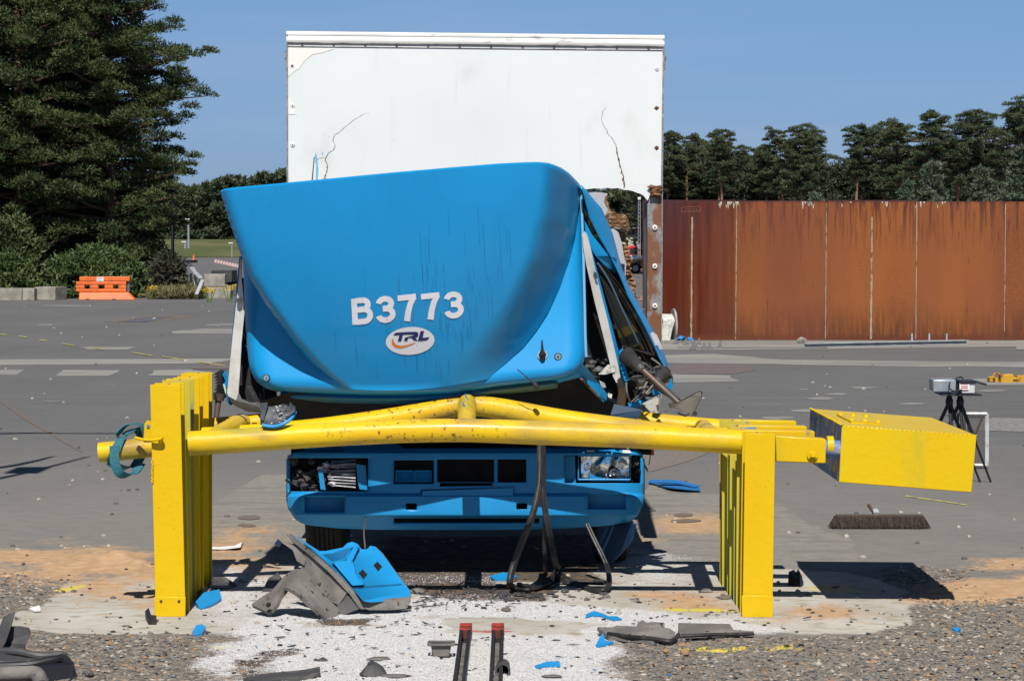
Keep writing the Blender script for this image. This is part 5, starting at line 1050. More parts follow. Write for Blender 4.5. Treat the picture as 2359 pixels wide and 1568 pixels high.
# ---- number and badge, following the deflector skin
M_num = mat('number_white', (.80, .80, .84), .55, col2=(.74, .74, .78), scale=6, bump=.05, bscale=30, spots=[((.40, .42, .46), 60, .66, .72, (1, 1, .06), .6)])
M_navy = mat('badge_navy', (.012, .022, .13), .4); M_bor = mat('badge_orange', (.78, .22, .02), .45); M_bw = mat('badge_white', (.74, .74, .77), .4, spots=[((.45, .46, .5), 60, .66, .72, (1, 1, .06), .6)])
def flat2(mb, pts, off):   # outline in picture units -> sheet lying on the deflector
    pts3 = [W(x, y, Dsurf(x, y) - off) for x, y in pts]; mb.plate(pts3, .0012)
def strip(mb, cen, wd, off=0, caps=None):
    """flat stroke of width wd along centre line (picture units)"""
    n = len(cen); L_, R_ = [], []
    for i, (x, y) in enumerate(cen):
        a = cen[max(i - 1, 0)]; b_ = cen[min(i + 1, n - 1)]; tx, ty = b_[0] - a[0], b_[1] - a[1]; l = math.hypot(tx, ty) or 1; w_ = wd[i] if isinstance(wd, list) else wd
        L_.append((x - ty / l * w_ / 2, y + tx / l * w_ / 2)); R_.append((x + ty / l * w_ / 2, y - tx / l * w_ / 2))
    vs = [W(x, y, Dsurf(x, y) - off) for x, y in L_ + R_]; fs = [(i, i + 1, n + i + 1, n + i) for i in range(n - 1)]
    back = [v + Vector((0, .0015, 0)) for v in vs]; m = len(vs); mb.add(vs + back, fs + [tuple(m + i for i in reversed(f)) for f in fs] + [(i, i + 1, m + i + 1, m + i) for i in range(n - 1)] + [(n + i, n + i + 1, m + n + i + 1, m + n + i) for i in range(n - 1)])
SL = -.105    # baseline slope
def gl(ox_, oy_, s=1.0, shear=0.055):
    # local glyph box 0..1 wide-ish by 0..1 tall (y up), cap height 60 px
    return lambda x, y: (ox_ + x * 60 * s + shear * (y * 60) * -1, oy_ - y * 60 * s + SL * x * 60 * s)
def arcp(cx_, cy_, rx, ry, a0, a1, n=18): return [(cx_ + rx * math.cos(math.radians(a0 + (a1 - a0) * i / n)), cy_ + ry * math.sin(math.radians(a0 + (a1 - a0) * i / n))) for i in range(n + 1)]
def glyph(ch, f, off=0):
    mb = MB(); w_ = 13.0
    def st(pts, w=w_, o=0): strip(mb, [f(*p) for p in pts], w, off + o)
    if ch == 'B':
        st([(.095, 0), (.095, 1)]); st([(.16, .906), (.42, .906)] + arcp(.42, .73, .20, .176, 90, -90, 14) + [(.16, .554)], w_, .0003)
        st([(.16, .554), (.45, .55)] + arcp(.45, .322, .235, .228, 90, -90, 16) + [(.16, .094)], w_, .0006)
    elif ch == '3':
        st(arcp(.37, .715, .245, .193, 172, -72, 18) + [(.30, .545)], w_, .0); st([(.28, .53)] + arcp(.38, .31, .27, .218, 84, -172, 22), w_, .0003)
    elif ch == '7':
        st([(.02, .906), (.72, .906)], w_); st([(.655, .90), (.50, .66), (.40, .36), (.33, 0)], [w_ * .9, w_, w_ * 1.02, w_ * 1.1], .0003)
    return mb
x0 = 812.5; positions = [('B', 0), ('3', 54), ('7', 105), ('7', 159), ('3', 211)]
for ch, dx in positions:
    f = gl(x0 + dx, 748.5 + SL * dx * .62, 1.0); 
    o = part('numeral' if ch != 'B' else 'letter', glyph(ch, f), M_num, df)
bx0, by0 = 944.5, 785.0
def el(a, rx=56, ry=32, th=-.07): x = rx * math.cos(a); y = ry * math.sin(a); return (bx0 + x * math.cos(th) - y * math.sin(th), by0 + x * math.sin(th) + y * math.cos(th))
mb = MB(); cen_ = W(bx0, by0, Dsurf(bx0, by0)); pts = [el(i * 2 * math.pi / 48) for i in range(48)]; flat2(mb, pts, 0.0); part('badge', mb, M_bw, df)
# badge lettering: read from the enlarged photo, offsets in picture units from the ellipse centre
def bd(pts): return [(bx0 + x, by0 + y) for x, y in pts]
mb = MB()
flat2(mb, bd([(-39, -14), (-33, -19), (-8, -20.5), (-11, -14.5), (-17, -14), (-20.5, 0.5), (-28.5, 1.5), (-25, -13.5), (-33, -12.5)]), .002)
flat2(mb, bd([(-8, -20.5), (14, -21), (19, -18), (18, -10), (12, -7), (16, -2), (17, 0), (8, -1), (3, -7), (-5, -6.5), (-6.5, 0.2), (-14, .5), (-12, -7.5), (8, -12.5), (9, -14.5), (-11, -14.5)]), .002)
flat2(mb, bd([(24, -22.5), (32, -23), (28.5, -7), (44, -8.3), (41, -3), (34, -.5), (17.5, .6)]), .002)
part('badge_lettering', mb, M_navy, df)
mb = MB(); sw = [(-40, -7), (-42.5, -1), (-42.5, 6), (-38, 12.5), (-30, 16), (-20, 16.5), (-8, 13.5), (4, 8.5), (13, 3.2), (4, 6), (-8, 9.5), (-20, 11.3), (-29, 10), (-35, 6), (-38, 0)]; flat2(mb, bd(sw), .002); part('badge_swoosh', mb, M_bor, df)
# long drips running down the deflector
rd = random.Random(5)
for k in range(0): pass
mb = MB()
for k in range(110):
    x = rd.choice([rd.uniform(900, 1190), rd.uniform(760, 1190), rd.uniform(940, 1160)]); y0 = rd.uniform(600, 850) if k > 16 else rd.uniform(460, 620); ln = rd.uniform(14, 60) if k > 16 else rd.uniform(50, 120); y1 = min(y0 + ln, 885); n = 7
    if x > interp(y1, INR) or x < interp(y1, LB) + 20: continue
    cl = [(x + (y - y0) * .055 + rd.uniform(-.7, .7), y) for y in [y0 + (y1 - y0) * i / n for i in range(n + 1)]]
    strip(mb, cl, rd.uniform(.35, .8), -.0022)
part('fluid_drips', mb, mat('drip_stain', (.004, .13, .32), .35), df)

# ---- cab side on the right, seen along its length
def P3(x, y, D): return (x, y, D)
SI = [(1340, 436, 13.80), (1356, 500, 13.9), (1378, 545, 13.98), (1402, 585, 14.05), (1428, 640, 14.14), (1452, 700, 14.24), (1478, 750, 14.32), (1503, 800, 14.4), (1512, 815, 14.42)]
SO = [(1338, 427, 13.85), (1384, 480, 14.1), (1410, 540, 14.25), (1424, 595, 14.33), (1444, 652, 14.42), (1478, 715, 14.5), (1508, 772, 14.56), (1532, 825, 14.62), (1549, 885, 14.66)]
def lerp_list(Ls, t): k = t * (len(Ls) - 1); i = min(int(k), len(Ls) - 2); f = k - i; return tuple(Ls[i][j] * (1 - f) + Ls[i + 1][j] * f for j in range(3))
mb = MB()
def sidept(u, v):
    a = lerp_list(SI, v); b_ = lerp_list(SO, v); x = a[0] + (b_[0] - a[0]) * u; y = a[1] + (b_[1] - a[1]) * u; D = a[2] + (b_[2] - a[2]) * (u ** 1.6); return W(x, y, D)
mb.grid(sidept, 12, 40); mb.grid(lambda u, v: sidept(1, v) + Vector((-.02 - .5 * u * .6, .25 * u, -.02 * u)), 4, 40); part('cab_side', mb, M_blue, lor, solid=.004)
mb = MB()
def num3(u): pass
# last figure of the fleet number, wrapped on the side skin
f3 = [W(1488, 846, 14.36), W(1492, 822, 14.36)]
mb.plate([W(1497, 768, 14.41), W(1503, 764, 14.41), W(1512, 770, 14.42), (W(1522, 792, 14.45)), W(1526, 804, 14.47), W(1519, 805, 14.46), W(1514, 795, 14.44), W(1508, 795, 14.43), (W(1509, 801, 14.44)), W(1504, 796, 14.43)], .002)
part('numeral', mb, M_num, lor)
# recess behind it: dark quarter light
mb = MB(); mb.px([(1345, 480, 13.93), (1356, 500, 13.95), (1374, 530, 14.0), (1389, 555, 14.04), (1399, 572, 14.08), (1383, 567, 14.06), (1362, 540, 14.0), (1347, 512, 13.97)], .01, mi=0); part('quarter_window', mb, M_glass, lor)
mb = MB(); mb.px([(1346, 508, 13.94), (1362, 538, 13.96), (1384, 566, 14.0), (1402, 590, 14.03), (1420, 596, 14.12), (1418, 630, 14.2), (1395, 612, 14.05), (1372, 590, 13.98), (1362, 574, 13.95), (1358, 560, 13.94), (1380, 640, 14.0), (1404, 730, 14.08), (1430, 830, 14.15), (1447, 905, 14.2), (1430, 925, 14.2), (1418, 860, 14.15), (1395, 745, 14.06), (1372, 650, 13.98), (1350, 560, 13.92)], .012); door = part('door', mb, M_blue, lor, bevel=.002)
mb = MB(); mb.px([(1364, 592, 14.03), (1384, 612, 14.08), (1416, 648, 14.14), (1452, 712, 14.26), (1486, 780, 14.36), (1504, 818, 14.42), (1462, 806, 14.36), (1432, 798, 14.25), (1412, 735, 14.16), (1388, 655, 14.08)], .008); part('window_pane', mb, M_glass, door)
mb = MB()
for off_, r in ((0, .011), (9, .007), (-9, .005)):
    mb.tube([W(1362 - off_, 590 + off_ * .3, 14.01), W(1388 - off_, 620, 14.05), W(1420 - off_, 660, 14.12), W(1450 - off_, 708, 14.22), W(1484 - off_, 772, 14.33), W(1505 - off_, 818, 14.4)], r, 8)
mb.tube([W(1505, 818, 14.4), W(1470, 808, 14.35), W(1434, 798, 14.22)], .008, 8); part('window_seal', mb, M_rub, door)
mb = MB(); mb.tube([W(1376, 606, 13.99), W(1404, 650, 14.05), W(1436, 720, 14.14), W(1470, 790, 14.24)], .006, 8); part('trim', mb, mat('blue_grey_trim', (.10, .16, .24), .35), door)
# white door seal on the right, folded lip on the left
mb = MB(); mb.px([(1342, 540, 13.86), (1346, 534, 13.87), (1353, 541, 13.88), (1362, 580, 13.9), (1375, 640, 13.94), (1399, 735, 14.0), (1420, 825, 14.05), (1429, 868, 14.08), (1426, 880, 14.08), (1420, 880, 14.06), (1412, 868, 14.06), (1392, 785, 14.0), (1368, 690, 13.94), (1350, 610, 13.88), (1343, 570, 13.86)], .015); part('door_seal', mb, M_seal, lor, bevel=.003)
mb = MB(); mb.px([(1366, 626, 13.90), (1372, 627, 13.90), (1377, 640, 13.91), (1372, 642, 13.91)], .01); part('catch', mb, M_blk2, lor)
mb = MB(); mb.px([(1420, 876, 14.06), (1428, 868, 14.07), (1443, 900, 14.12), (1440, 930, 14.14), (1425, 952, 14.12), (1418, 935, 14.1), (1424, 905, 14.1)], .02); part('rusty_corner', mb, mat('brown_scorched', (.05, .045, .04), .7, col2=(.12, .07, .03), scale=12), lor)
mb = MB(); mb.px([(553, 592, 13.94), (557, 600, 13.95), (556, 640, 13.95), (560, 680, 13.95), (563, 720, 13.96), (556, 790, 13.97), (553, 850, 13.98), (549, 905, 13.98), (543, 921, 13.98), (528, 918, 13.98), (523, 905, 13.98), (528, 850, 13.98), (536, 770, 13.97), (545, 690, 13.96), (549, 650, 13.95)], .015); part('door_seal', mb, M_seal, lor, bevel=.003)
mb = MB(); mb.cyl(W(550, 692, 13.93), (0, 1, 0), .016, .02, 14); part('catch', mb, M_blk2, lor)
mb = MB(); mb.px([(524, 912, 13.95), (543, 922, 13.96), (560, 920, 13.95), (590, 934, 13.9), (604, 942, 13.88), (600, 950, 13.9), (570, 948, 13.95), (540, 934, 13.98)], .03); part('folded_lip', mb, mat('grey_lip', (.10, .105, .11), .6, col2=(.06, .06, .07), scale=4), lor)
# near-black sheets stand for shade inside the cab, both sides and under the roof
mb = MB(); mb.px([(552, 640, 14.2), (600, 640, 14.25), (640, 930, 14.2), (560, 925, 14.15), (548, 900, 14.15)], .02); mb.px([(1345, 520, 14.3), (1372, 600, 14.35), (1440, 860, 14.4), (1450, 930, 14.35), (1340, 890, 14.2), (1330, 600, 14.2)], .02)
mb.px([(600, 925, 13.98), (660, 905, 13.95), (1000, 905, 13.95), (1300, 878, 13.92), (1345, 850, 13.95), (1420, 930, 14.1), (1400, 965, 14.2), (1250, 985, 14.25), (700, 985, 14.25), (600, 955, 14.1)], .05)
mb.box((-.28, 14.75, 1.55), (1.95, .9, .75)); each('cab_interior', mb, M_int, lor)
mb = MB()
for k in range(16):
    x, y = random.uniform(1352, 1412), random.uniform(820, 900); mb.stone(W(x, y, 14.1 + random.uniform(-.05, .1)), random.uniform(.015, .045), k, sq=(1, .6, .5))
each('torn_lining', mb, M_blk2, lor)
mb = MB(); mb.px([(1378, 862, 14.02), (1400, 840, 14.04), (1412, 838, 14.05), (1418, 846, 14.05), (1416, 856, 14.05), (1395, 862, 14.03)], .03); mb.px([(1380, 876, 14.0), (1392, 882, 14.0), (1396, 892, 14.0), (1386, 894, 14.0)], .02); mb.px([(1400, 905, 14.0), (1410, 908, 14.0), (1408, 918, 14.0), (1400, 914, 14.0)], .02)
each('torn_paper', mb, mat('paper_white', (.6, .58, .52), .8, col2=(.25, .28, .24), scale=30), lor)
mb = MB()
for k in range(26):
    x, y = random.uniform(566, 606), random.uniform(760, 930); x = interp(y, [(760, 562), (930, 600)]) + random.uniform(-2, 14); a = W(x, y, 14.08); mb.tube([a, a + Vector((random.uniform(-.03, .03), .02, random.uniform(-.12, .12)))], .004, 5, spline=False)
for k in range(18):
    y = 845 + k * 5; mb.box(W(552 + k * 2.6 * (k > 8), y, 14.0), (.03, .02, .006))
part('wiring', mb, M_blk2, lor)
# lower front corner of the cab wrapped under the roof (dark blue sill) at the right
mb = MB(); mb.px([(1240, 880, 13.84), (1300, 868, 13.84), (1328, 852, 13.82), (1340, 838, 13.8), (1352, 846, 13.84), (1378, 880, 13.94), (1398, 905, 13.98), (1396, 922, 14.0), (1388, 914, 13.98), (1366, 892, 13.94), (1342, 868, 13.88), (1300, 878, 13.88), (1262, 890, 13.88)], .02); mb.px([(1352, 858, 13.90), (1380, 884, 13.95), (1400, 908, 14.0), (1390, 925, 14.0), (1372, 910, 13.95), (1352, 884, 13.90)], .02); each('windscreen_pillar', mb, M_blue, lor, bevel=.002)
mb = MB(); mb.tube([W(1338, 872, 13.84), W(1362, 896, 13.9), (W(1384, 920, 13.96))], .012, 8, flat=.5); part('screen_seal', mb, mat('dusty_seal', (.22, .18, .14), .8, col2=(.06, .05, .05), scale=20), lor)
# crushed lower door, boots and mirror arms
M_scrapmetal = mat('torn_metal', (.10, .105, .11), .5, .5, col2=(.03, .03, .03), scale=14)
mb = MB()
rd = random.Random(8)
def jag(cx_, cy_, r, D_, n=7, sx=1.0): return [(cx_ + math.cos(a) * r * sx * rd.uniform(.5, 1.1), cy_ + math.sin(a) * r * rd.uniform(.5, 1.1), D_ + rd.uniform(-.04, .04)) for a in [2 * math.pi * i / n for i in range(n)]]
for k in range(22):
    x = rd.uniform(1436, 1532); y = rd.uniform(interp(x, [(1436, 812), (1535, 850)]), interp(x, [(1436, 935), (1540, 892)])); mb.px(jag(x, y, rd.uniform(6, 20), 14.25 + rd.uniform(-.08, .12), sx=1.5), .004, direc=(rd.uniform(-.5, .5), 1, rd.uniform(-.5, .5)))
part('crushed_door_skin', mb, [M_blk2], lor)
mb = MB(); mb.px([(1432, 800, 14.4), (1510, 818, 14.5), (1540, 850, 14.55), (1548, 890, 14.6), (1440, 940, 14.4), (1422, 930, 14.4)], .03); part('door_cavity', mb, M_int, lor)  # near-black sheet stands for the shade within the torn door
mb = MB(); mb.px([(1425, 808, 14.12), (1434, 802, 14.12), (1440, 812, 14.12), (1436, 830, 14.12), (1447, 868, 14.14), (1446, 876, 14.12), (1438, 876, 14.12), (1428, 845, 14.12)], .006); mb.px([(1446, 928, 14.2), (1470, 915, 14.25), (1510, 893, 14.35), (1547, 872, 14.45), (1549, 895, 14.45), (1515, 910, 14.35), (1480, 928, 14.25), (1450, 950, 14.2)], .01)
each('torn_door_edge', mb, M_blue, lor, bevel=.001)
mb = MB(); mb.px([(1406, 955, 14.0), (1414, 930, 14.05), (1450, 936, 14.05), (1480, 944, 14.05), (1474, 956, 14.0), (1468, 966, 14.0), (1430, 962, 14.0), (1403, 960, 14.0)], .01); part('hanging_flap', mb, mat('navy_flap', (.018, .045, .085), .5), lor)
mb = MB()
for (a, b_, c_) in (((1442, 880), (1444, 905), (1452, 928)), ((1446, 870), (1470, 880), (1462, 912)), ((1455, 925), (1475, 905), (1490, 880)), ((1462, 925), (1484, 908), (1505, 886)), ((1500, 825), (1520, 840), (1528, 855)), ((1450, 830), (1480, 835), (1500, 850))):
    mb.tube([W(*a, 14.12), W(*b_, 14.1), W(*c_, 14.15)], .006, 6)
each('bent_rod', mb, mat('grey_rod', (.20, .19, .17), .5, .3), lor)
def boot(a, b_, r0, r1, n=9, D0=14.1, D1=13.98, name='mirror_boot'):
    A, B_ = W(*a, D0), W(*b_, D1); d = (B_ - A).normalized(); L_ = (B_ - A).length; prof = [(.001, 0)]
    for k in range(n): t = k / n; r = r0 + (r1 - r0) * t; prof += [(r * .66, L_ * t), (r * 1.1, L_ * (t + .5 / n))]
    prof += [(r1 * .9, L_), (r1 * .8, L_ * 1.15), (.001, L_ * 1.15)]; mb = MB(); mb.lathe(A, d, prof, 20, smooth=False); return part(name, mb, M_blk2, lor)
boot((1440, 816), (1476, 848), .050, .026, 9); boot((1528, 856), (1512, 880), .040, .024, 7, 14.15, 14.05)
M_arm = mat('mirror_arm_metal', (.085, .08, .078), .5, .3, col2=(.14, .10, .08), scale=6)
mb = MB(); mb.tube([W(1474, 846, 13.98), W(1520, 888, 13.93), W(1560, 925, 13.88), W(1586, 944, 13.86)], .017, 12, spline=False); mb.tube([W(1512, 884, 14.0), W(1540, 905, 13.95), W(1562, 922, 13.9)], [.032, .024, .016], 12, spline=False); ma = part('mirror_arm', mb, M_arm, lor)
mb = MB(); mb.px([(1540, 930, 13.82), (1560, 927, 13.84), (1588, 912, 13.88), (1612, 901, 13.9), (1617, 904, 13.9), (1616, 914, 13.88), (1602, 944, 13.82), (1594, 956, 13.8), (1586, 952, 13.8), (1562, 940, 13.82), (1544, 938, 13.82)], .03); mr = part('mirror', mb, mat('mirror_back', (.035, .032, .024), .45, col2=(.07, .06, .035), scale=5), lor, bevel=.006)
mb = MB(); mb.tube([W(1586, 952, 13.78), W(1578, 957, 13.77), (W(1560, 950, 13.77))], .006, 6); mb.cyl(W(1600, 952, 13.79), (0, 1, 0), .014, .03, 10); part('bracket', mb, M_rub, mr)
# left boots and short arm
mb = MB()
for k in range(9):
    t = k / 8; c = W(500 + 4 * math.sin(t * 3), 858 + t * 52, 14.1); mb.px([(507 - 3 * t, 853 + k * 7, 14.1), (520 - 4 * abs(t - .5), 856 + k * 7, 14.12), (519 - 4 * abs(t - .5), 864 + k * 6.5, 14.12), (493 + 3 * t, 862 + k * 7.2, 14.08)], .07)
part('mirror_boot', mb, M_rub, lor, bevel=.004); mb = MB(); mb.tube([W(505, 905, 14.12), W(503, 922, 14.12)], [.04, .032], 14, spline=False); mb.tube([W(503, 920, 14.12), W(498, 962, 14.1)], [.02, .015], 12, spline=False); part('mirror_arm', mb, M_arm, lor)
mb = MB(); mb.px([(512, 862, 14.09), (519, 852, 14.08), (524, 868, 14.08), (524, 892, 14.08), (514, 888, 14.09), (519, 876, 14.09)], .02); part('torn_door_edge', mb, M_blue, lor); mb = MB(); mb.px([(513, 884, 14.06), (518, 885, 14.06), (522, 903, 14.06), (519, 907, 14.06)], .006); part('tag', mb, mat('pale_green_tag', (.45, .62, .5), .6), lor)

DOFF = .24
# ---- bumper: one skin cut through for its openings
def yb_top(x): return interp(x, [(664, 1056), (668, 1049), (680, 1044), (700, 1041), (820, 1037), (1000, 1036), (1180, 1034), (1400, 1034), (1462, 1036), (1472, 1042), (1480, 1054)])
def yb_bot(x): return interp(x, [(664, 1150), (668, 1170), (676, 1186), (690, 1198), (710, 1205), (780, 1212), (860, 1215), (1100, 1216), (1290, 1213), (1400, 1206), (1450, 1196), (1468, 1182), (1477, 1160), (1480, 1140)])
def Dbm(x, y):
    e = max(0, (740 - x) / 76, (x - 1405) / 76); d = 13.98 + .13 * (1 - math.sqrt(max(0, 1 - min(1, e) ** 2.2)))
    if y < 1046: d += (1046 - y) / 10 * .05
    if 1138 < y < 1185: d -= .030 * min(1, (y - 1138) / 6) * min(1, (1187 - y) / 5)
    if y > 1186: d += .02 + (y - 1186) / 28 * .09
    return d
holes = {'hl': (668, 848, 1054, 1131), 'fogl': (703, 794, 1145, 1179), 'g1': (906, 999, 1059, 1113), 'g2': (1007, 1138, 1057, 1110), 'g3': (1146, 1212, 1057, 1110), 'hr': (1300, 1474, 1048, 1112), 'fogr': (1354, 1440, 1139, 1172), 'tl': (935, 960, 1158, 1173), 'tr': (1189, 1214, 1158, 1172), 'slot': (907, 1242, 1188, 1202)}
xs2 = sorted(set([664, 1480] + [h[0] for h in holes.values()] + [h[1] for h in holes.values()] + list(range(670, 1480, 12)))); ys2 = sorted(set([1034, 1216, 1138, 1144, 1182, 1187] + [h[2] for h in holes.values()] + [h[3] for h in holes.values()] + list(range(1038, 1216, 8))))
def thin(L_, keep, d):
    o = [L_[0]]
    for q in L_[1:]:
        if q - o[-1] < d:
            if q in keep and o[-1] not in keep: o[-1] = q
            elif q in keep: o.append(q)
        else: o.append(q)
    return o
kx = set([664, 1480] + [h[i] for h in holes.values() for i in (0, 1)]); ky = set([1034, 1216] + [h[i] for h in holes.values() for i in (2, 3)])
xs2 = thin(xs2, kx, 3); ys2 = thin(ys2, ky, 2)
mb = MB(); nx2 = len(xs2); vs = []
for y in ys2:
    for x in xs2:
        yy = min(max(y, yb_top(x)), yb_bot(x)); vs.append(W(x, yy, Dbm(x, yy)))
fs = []
for j in range(len(ys2) - 1):
    for i in range(nx2 - 1):
        mxx, myy = (xs2[i] + xs2[i + 1]) / 2, (ys2[j] + ys2[j + 1]) / 2
        if any(h[0] < mxx < h[1] and h[2] < myy < h[3] for h in holes.values()): continue
        a = j * nx2 + i; q = (a, a + 1, a + nx2 + 1, a + nx2)
        if (vs[a] - vs[a + nx2]).length < 1e-4 and (vs[a + 1] - vs[a + nx2 + 1]).length < 1e-4: continue
        fs.append(q)
mb.add(vs, fs, 0, True)
mb.grid(lambda u, v: W(664 + 816 * u, yb_top(664 + 816 * u), Dbm(664 + 816 * u, yb_top(664 + 816 * u)) + v * .22) + Vector((0, 0, 0)), 60, 2)
bum = part('bumper', mb, M_bluecorner, lor, solid=.014, angle=30)
def rect(mb, h, D_, th_, inset=0): mb.px([(h[0] + inset, h[3] - inset, D_), (h[1] - inset, h[3] - inset, D_), (h[1] - inset, h[2] + inset, D_), (h[0] + inset, h[2] + inset, D_)], th_)
mb = MB()
for k in ('g1', 'g2', 'g3', 'tl', 'tr', 'slot', 'hl', 'hr'): rect(mb, holes[k], 14.13, .02, -6)
each('bumper_backing', mb, M_int, lor)  # near-black sheets stand for the shade behind the bumper openings
for k in ('fogl', 'fogr'):
    mb = MB(); h = holes[k]; rect(mb, h, 14.028, .01, 0)
    for q in ([(h[0], h[2]), (h[1], h[2])], [(h[0], h[3]), (h[1], h[3])], [(h[0], h[2]), (h[0], h[3])], [(h[1], h[2]), (h[1], h[3])]):
        mb.plate([W(*q[0], 13.985), W(*q[1], 13.985), W(q[1][0], q[1][1], 14.03), W(q[0][0], q[0][1], 14.03)], .004, direc=(0, 0, 1) if q[0][1] == q[1][1] else (1, 0, 0))
    part('lamp_recess', mb, M_bluecorner, lor)
mb = MB()
for x in range(1010, 1138, 6): mb.tube([W(x, 1057, 14.03), W(x, 1110, 14.03)], .0015, 4, spline=False)
for y in range(1060, 1110, 6): mb.tube([W(1007, y, 14.03), W(1138, y, 14.03)], .0015, 4, spline=False)
for x in range(1150, 1212, 6): mb.tube([W(x, 1057, 14.03), W(x, 1110, 14.03)], .0015, 4, spline=False)
for y in range(1060, 1110, 6): mb.tube([W(1146, y, 14.03), W(1212, y, 14.03)], .0015, 4, spline=False)
part('grille_mesh', mb, M_rub, lor)
mb = MB()
for (x0_, x1_) in ((912, 951), (955, 993)): mb.px([(x0_, 1109, 14.02), (x1_, 1109, 14.02), (x1_, 1086, 14.05), (x0_, 1086, 14.05)], .006); mb.tube([W(x0_, 1108, 14.0), W(x0_, 1084, 14.0), W(x1_, 1084, 14.0), W(x1_, 1108, 14.0), W(x0_, 1108, 14.0)], .006, 6, spline=False)
part('intake_duct', mb, M_bluecorner, lor)
mb = MB(); pl4 = [(971, 1184), (971, 1130), (1181, 1124), (1181, 1177)]; mb.px([(x, y, 13.945) for x, y in pl4], .03); mbx = MB(); mbx.px([(969, 1186, 13.962), (969, 1128, 13.962), (1183, 1122, 13.962), (1183, 1179, 13.962)], .01); part('plate_gap', mbx, M_int, bum); plate_ = part('number_plate_blank', mb, M_bluecorner, bum, bevel=.003)
mb = MB(); mb.px([(1012, 1120, 13.966), (1135, 1118, 13.966), (1134, 1111, 13.966), (1013, 1111, 13.966)], .01)
for k in range(26): mb.box(W(1016 + k * 4.6, 1110.5, 13.965), (.005, .008, .006))
mb.tube([W(849, 1138, 13.972), W(971, 1139, 13.965)], .0015, 4, spline=False); part('grille_ledge', mb, M_bluecorner, bum)
mb = MB()
for (x, y) in ((882, 1093), (881, 1162), (1269, 1086), (1270, 1158)): mb.ring(W(x, y, 13.975 if y < 1140 else 13.95), (0, 1, 0), .028, .0022, 28, 6)
for x in (1332, 1421): mb.cyl(W(x, 1124, 13.972), (0, 1, 0), .007, .006, 10)
each('bumper_boss', mb, M_lowblue, bum); mb = MB(); mb.cyl(W(1026, 1157, 13.943), (0, 1, 0), .006, .004, 10); part('rivet', mb, mat('rivet_brown', (.15, .08, .05), .6), bum)
mb = MB(); mb.tube([W(843, 1134, 13.965), W(841, 1165, 13.94), W(842, 1196, 13.96)], .002, 5); mb.tube([W(842, 1196, 13.96), W(838, 1225, 13.99), W(841, 1262, 13.99)], .005, 6, flat=.5); part('loose_wire', mb, mat('dusty_wire', (.14, .12, .09), .8), lor)
for k, (q0, q1) in enumerate((((906, 1056), (1002, 1116)), ((1004, 1054), (1141, 1113)), ((1143, 1054), (1215, 1113)), ((1297, 1045), (1477, 1114)), ((664, 1051), (851, 1134)))):
    mb = MB(); a = [W(q0[0], q0[1], 13.975), W(q1[0], q0[1], 13.975 + (.08 if k == 3 else 0)), W(q1[0], q1[1], 13.975 + (.08 if k == 3 else 0)), W(q0[0], q1[1], 13.975 + (.08 if k == 4 else 0))]; mb.tube(a + [a[0]], .0045, 6, spline=False)
    if k < 3: part('grille_frame', mb, M_bluecorner, bum)
# headlights
hlr = MB()
def refl(u, v):
    x = 1334 + 132 * u * .84 + 4; y = 1050 + 52 * v; r = ((u - .62) / .42) ** 2 + ((v - .55) / .6) ** 2; d = 14.055 - .045 * min(1, r) + .007 * math.sin(u * 13) * math.sin(v * 5 + u * 6); return W(x, y, d + .01)
hlr.grid(refl, 26, 10, smooth=False); hl_ = part('headlight', hlr, M_chrome, lor, label='intact clear headlight')
mb = MB(); mb.lathe(W(1414, 1090, 14.03), (0, -1, 0), [(.028, -.01), (.024, .01), (.012, .016), (.010, .026), (0, .028)], 18); part('bulb', mb, mat('bulb_steel', (.6, .6, .6), .2, .9), hl_)
mb = MB(); mb.px([(1333, 1105, 13.995), (1452, 1105, 13.995), (1449, 1049, 13.995), (1335, 1049, 13.995)], .003); part('lens', mb, mat('clear_lens', (.9, .95, .95), .03, trans=1.0, ior=1.1, alpha=.35), hl_)
mb = MB(); mb.tube([W(x, y, 13.99) for x, y in ((1332, 1104), (1332, 1049), (1453, 1049), (1451, 1104), (1332, 1104))], .006, 6, spline=False); mb.px([(1358, 1088, 14.0), (1372, 1097, 14.0), (1395, 1101, 14.0), (1432, 1100, 14.0), (1448, 1094, 14.0), (1449, 1108, 14.0), (1357, 1108, 14.0)], .01); part('rim', mb, M_bluecorner, hl_)
mb = MB(); mb.px([(1300, 1112, 14.02), (1326, 1112, 14.02), (1324, 1050, 14.02), (1301, 1050, 14.02)], .01); mb.cyl(W(1321, 1095, 14.018), (0, 1, 0), .006, .006, 8); part('headlight_surround', mb, M_bluecorner, lor)
mb = MB()
for k in range(12): mb.px(jag(random.uniform(1458, 1473), random.uniform(1056, 1105), 7, 14.06), .004)
part('broken_lamp', mb, M_blk2, lor)
M_chr2 = mat('crumpled_chrome', (.85, .85, .87), .4, .3, col2=(.45, .45, .47), scale=20)
hll = MB()
for k in range(9):
    y = 1066 + k * 6.0; a = rd.uniform(-5, 5); y2 = y - 8 + k * 1.6; hll.px([(748 + rd.uniform(0, 18), y + a, 14.03), (818, y2, 13.99), (819, y2 + rd.uniform(3, 6), 13.97), (752 + rd.uniform(0, 12), y + 4 + a, 14.01)], .002, direc=(0, 1, rd.uniform(-.4, .6)))
for k in range(14): hll.px(jag(rd.uniform(735, 780), rd.uniform(1062, 1120), rd.uniform(5, 11), 14.03), .002, direc=(rd.uniform(-.5, .5), 1, rd.uniform(-.5, .5)))
hb = part('headlight', hll, M_chr2, lor, label='smashed headlight with splayed chrome strips')
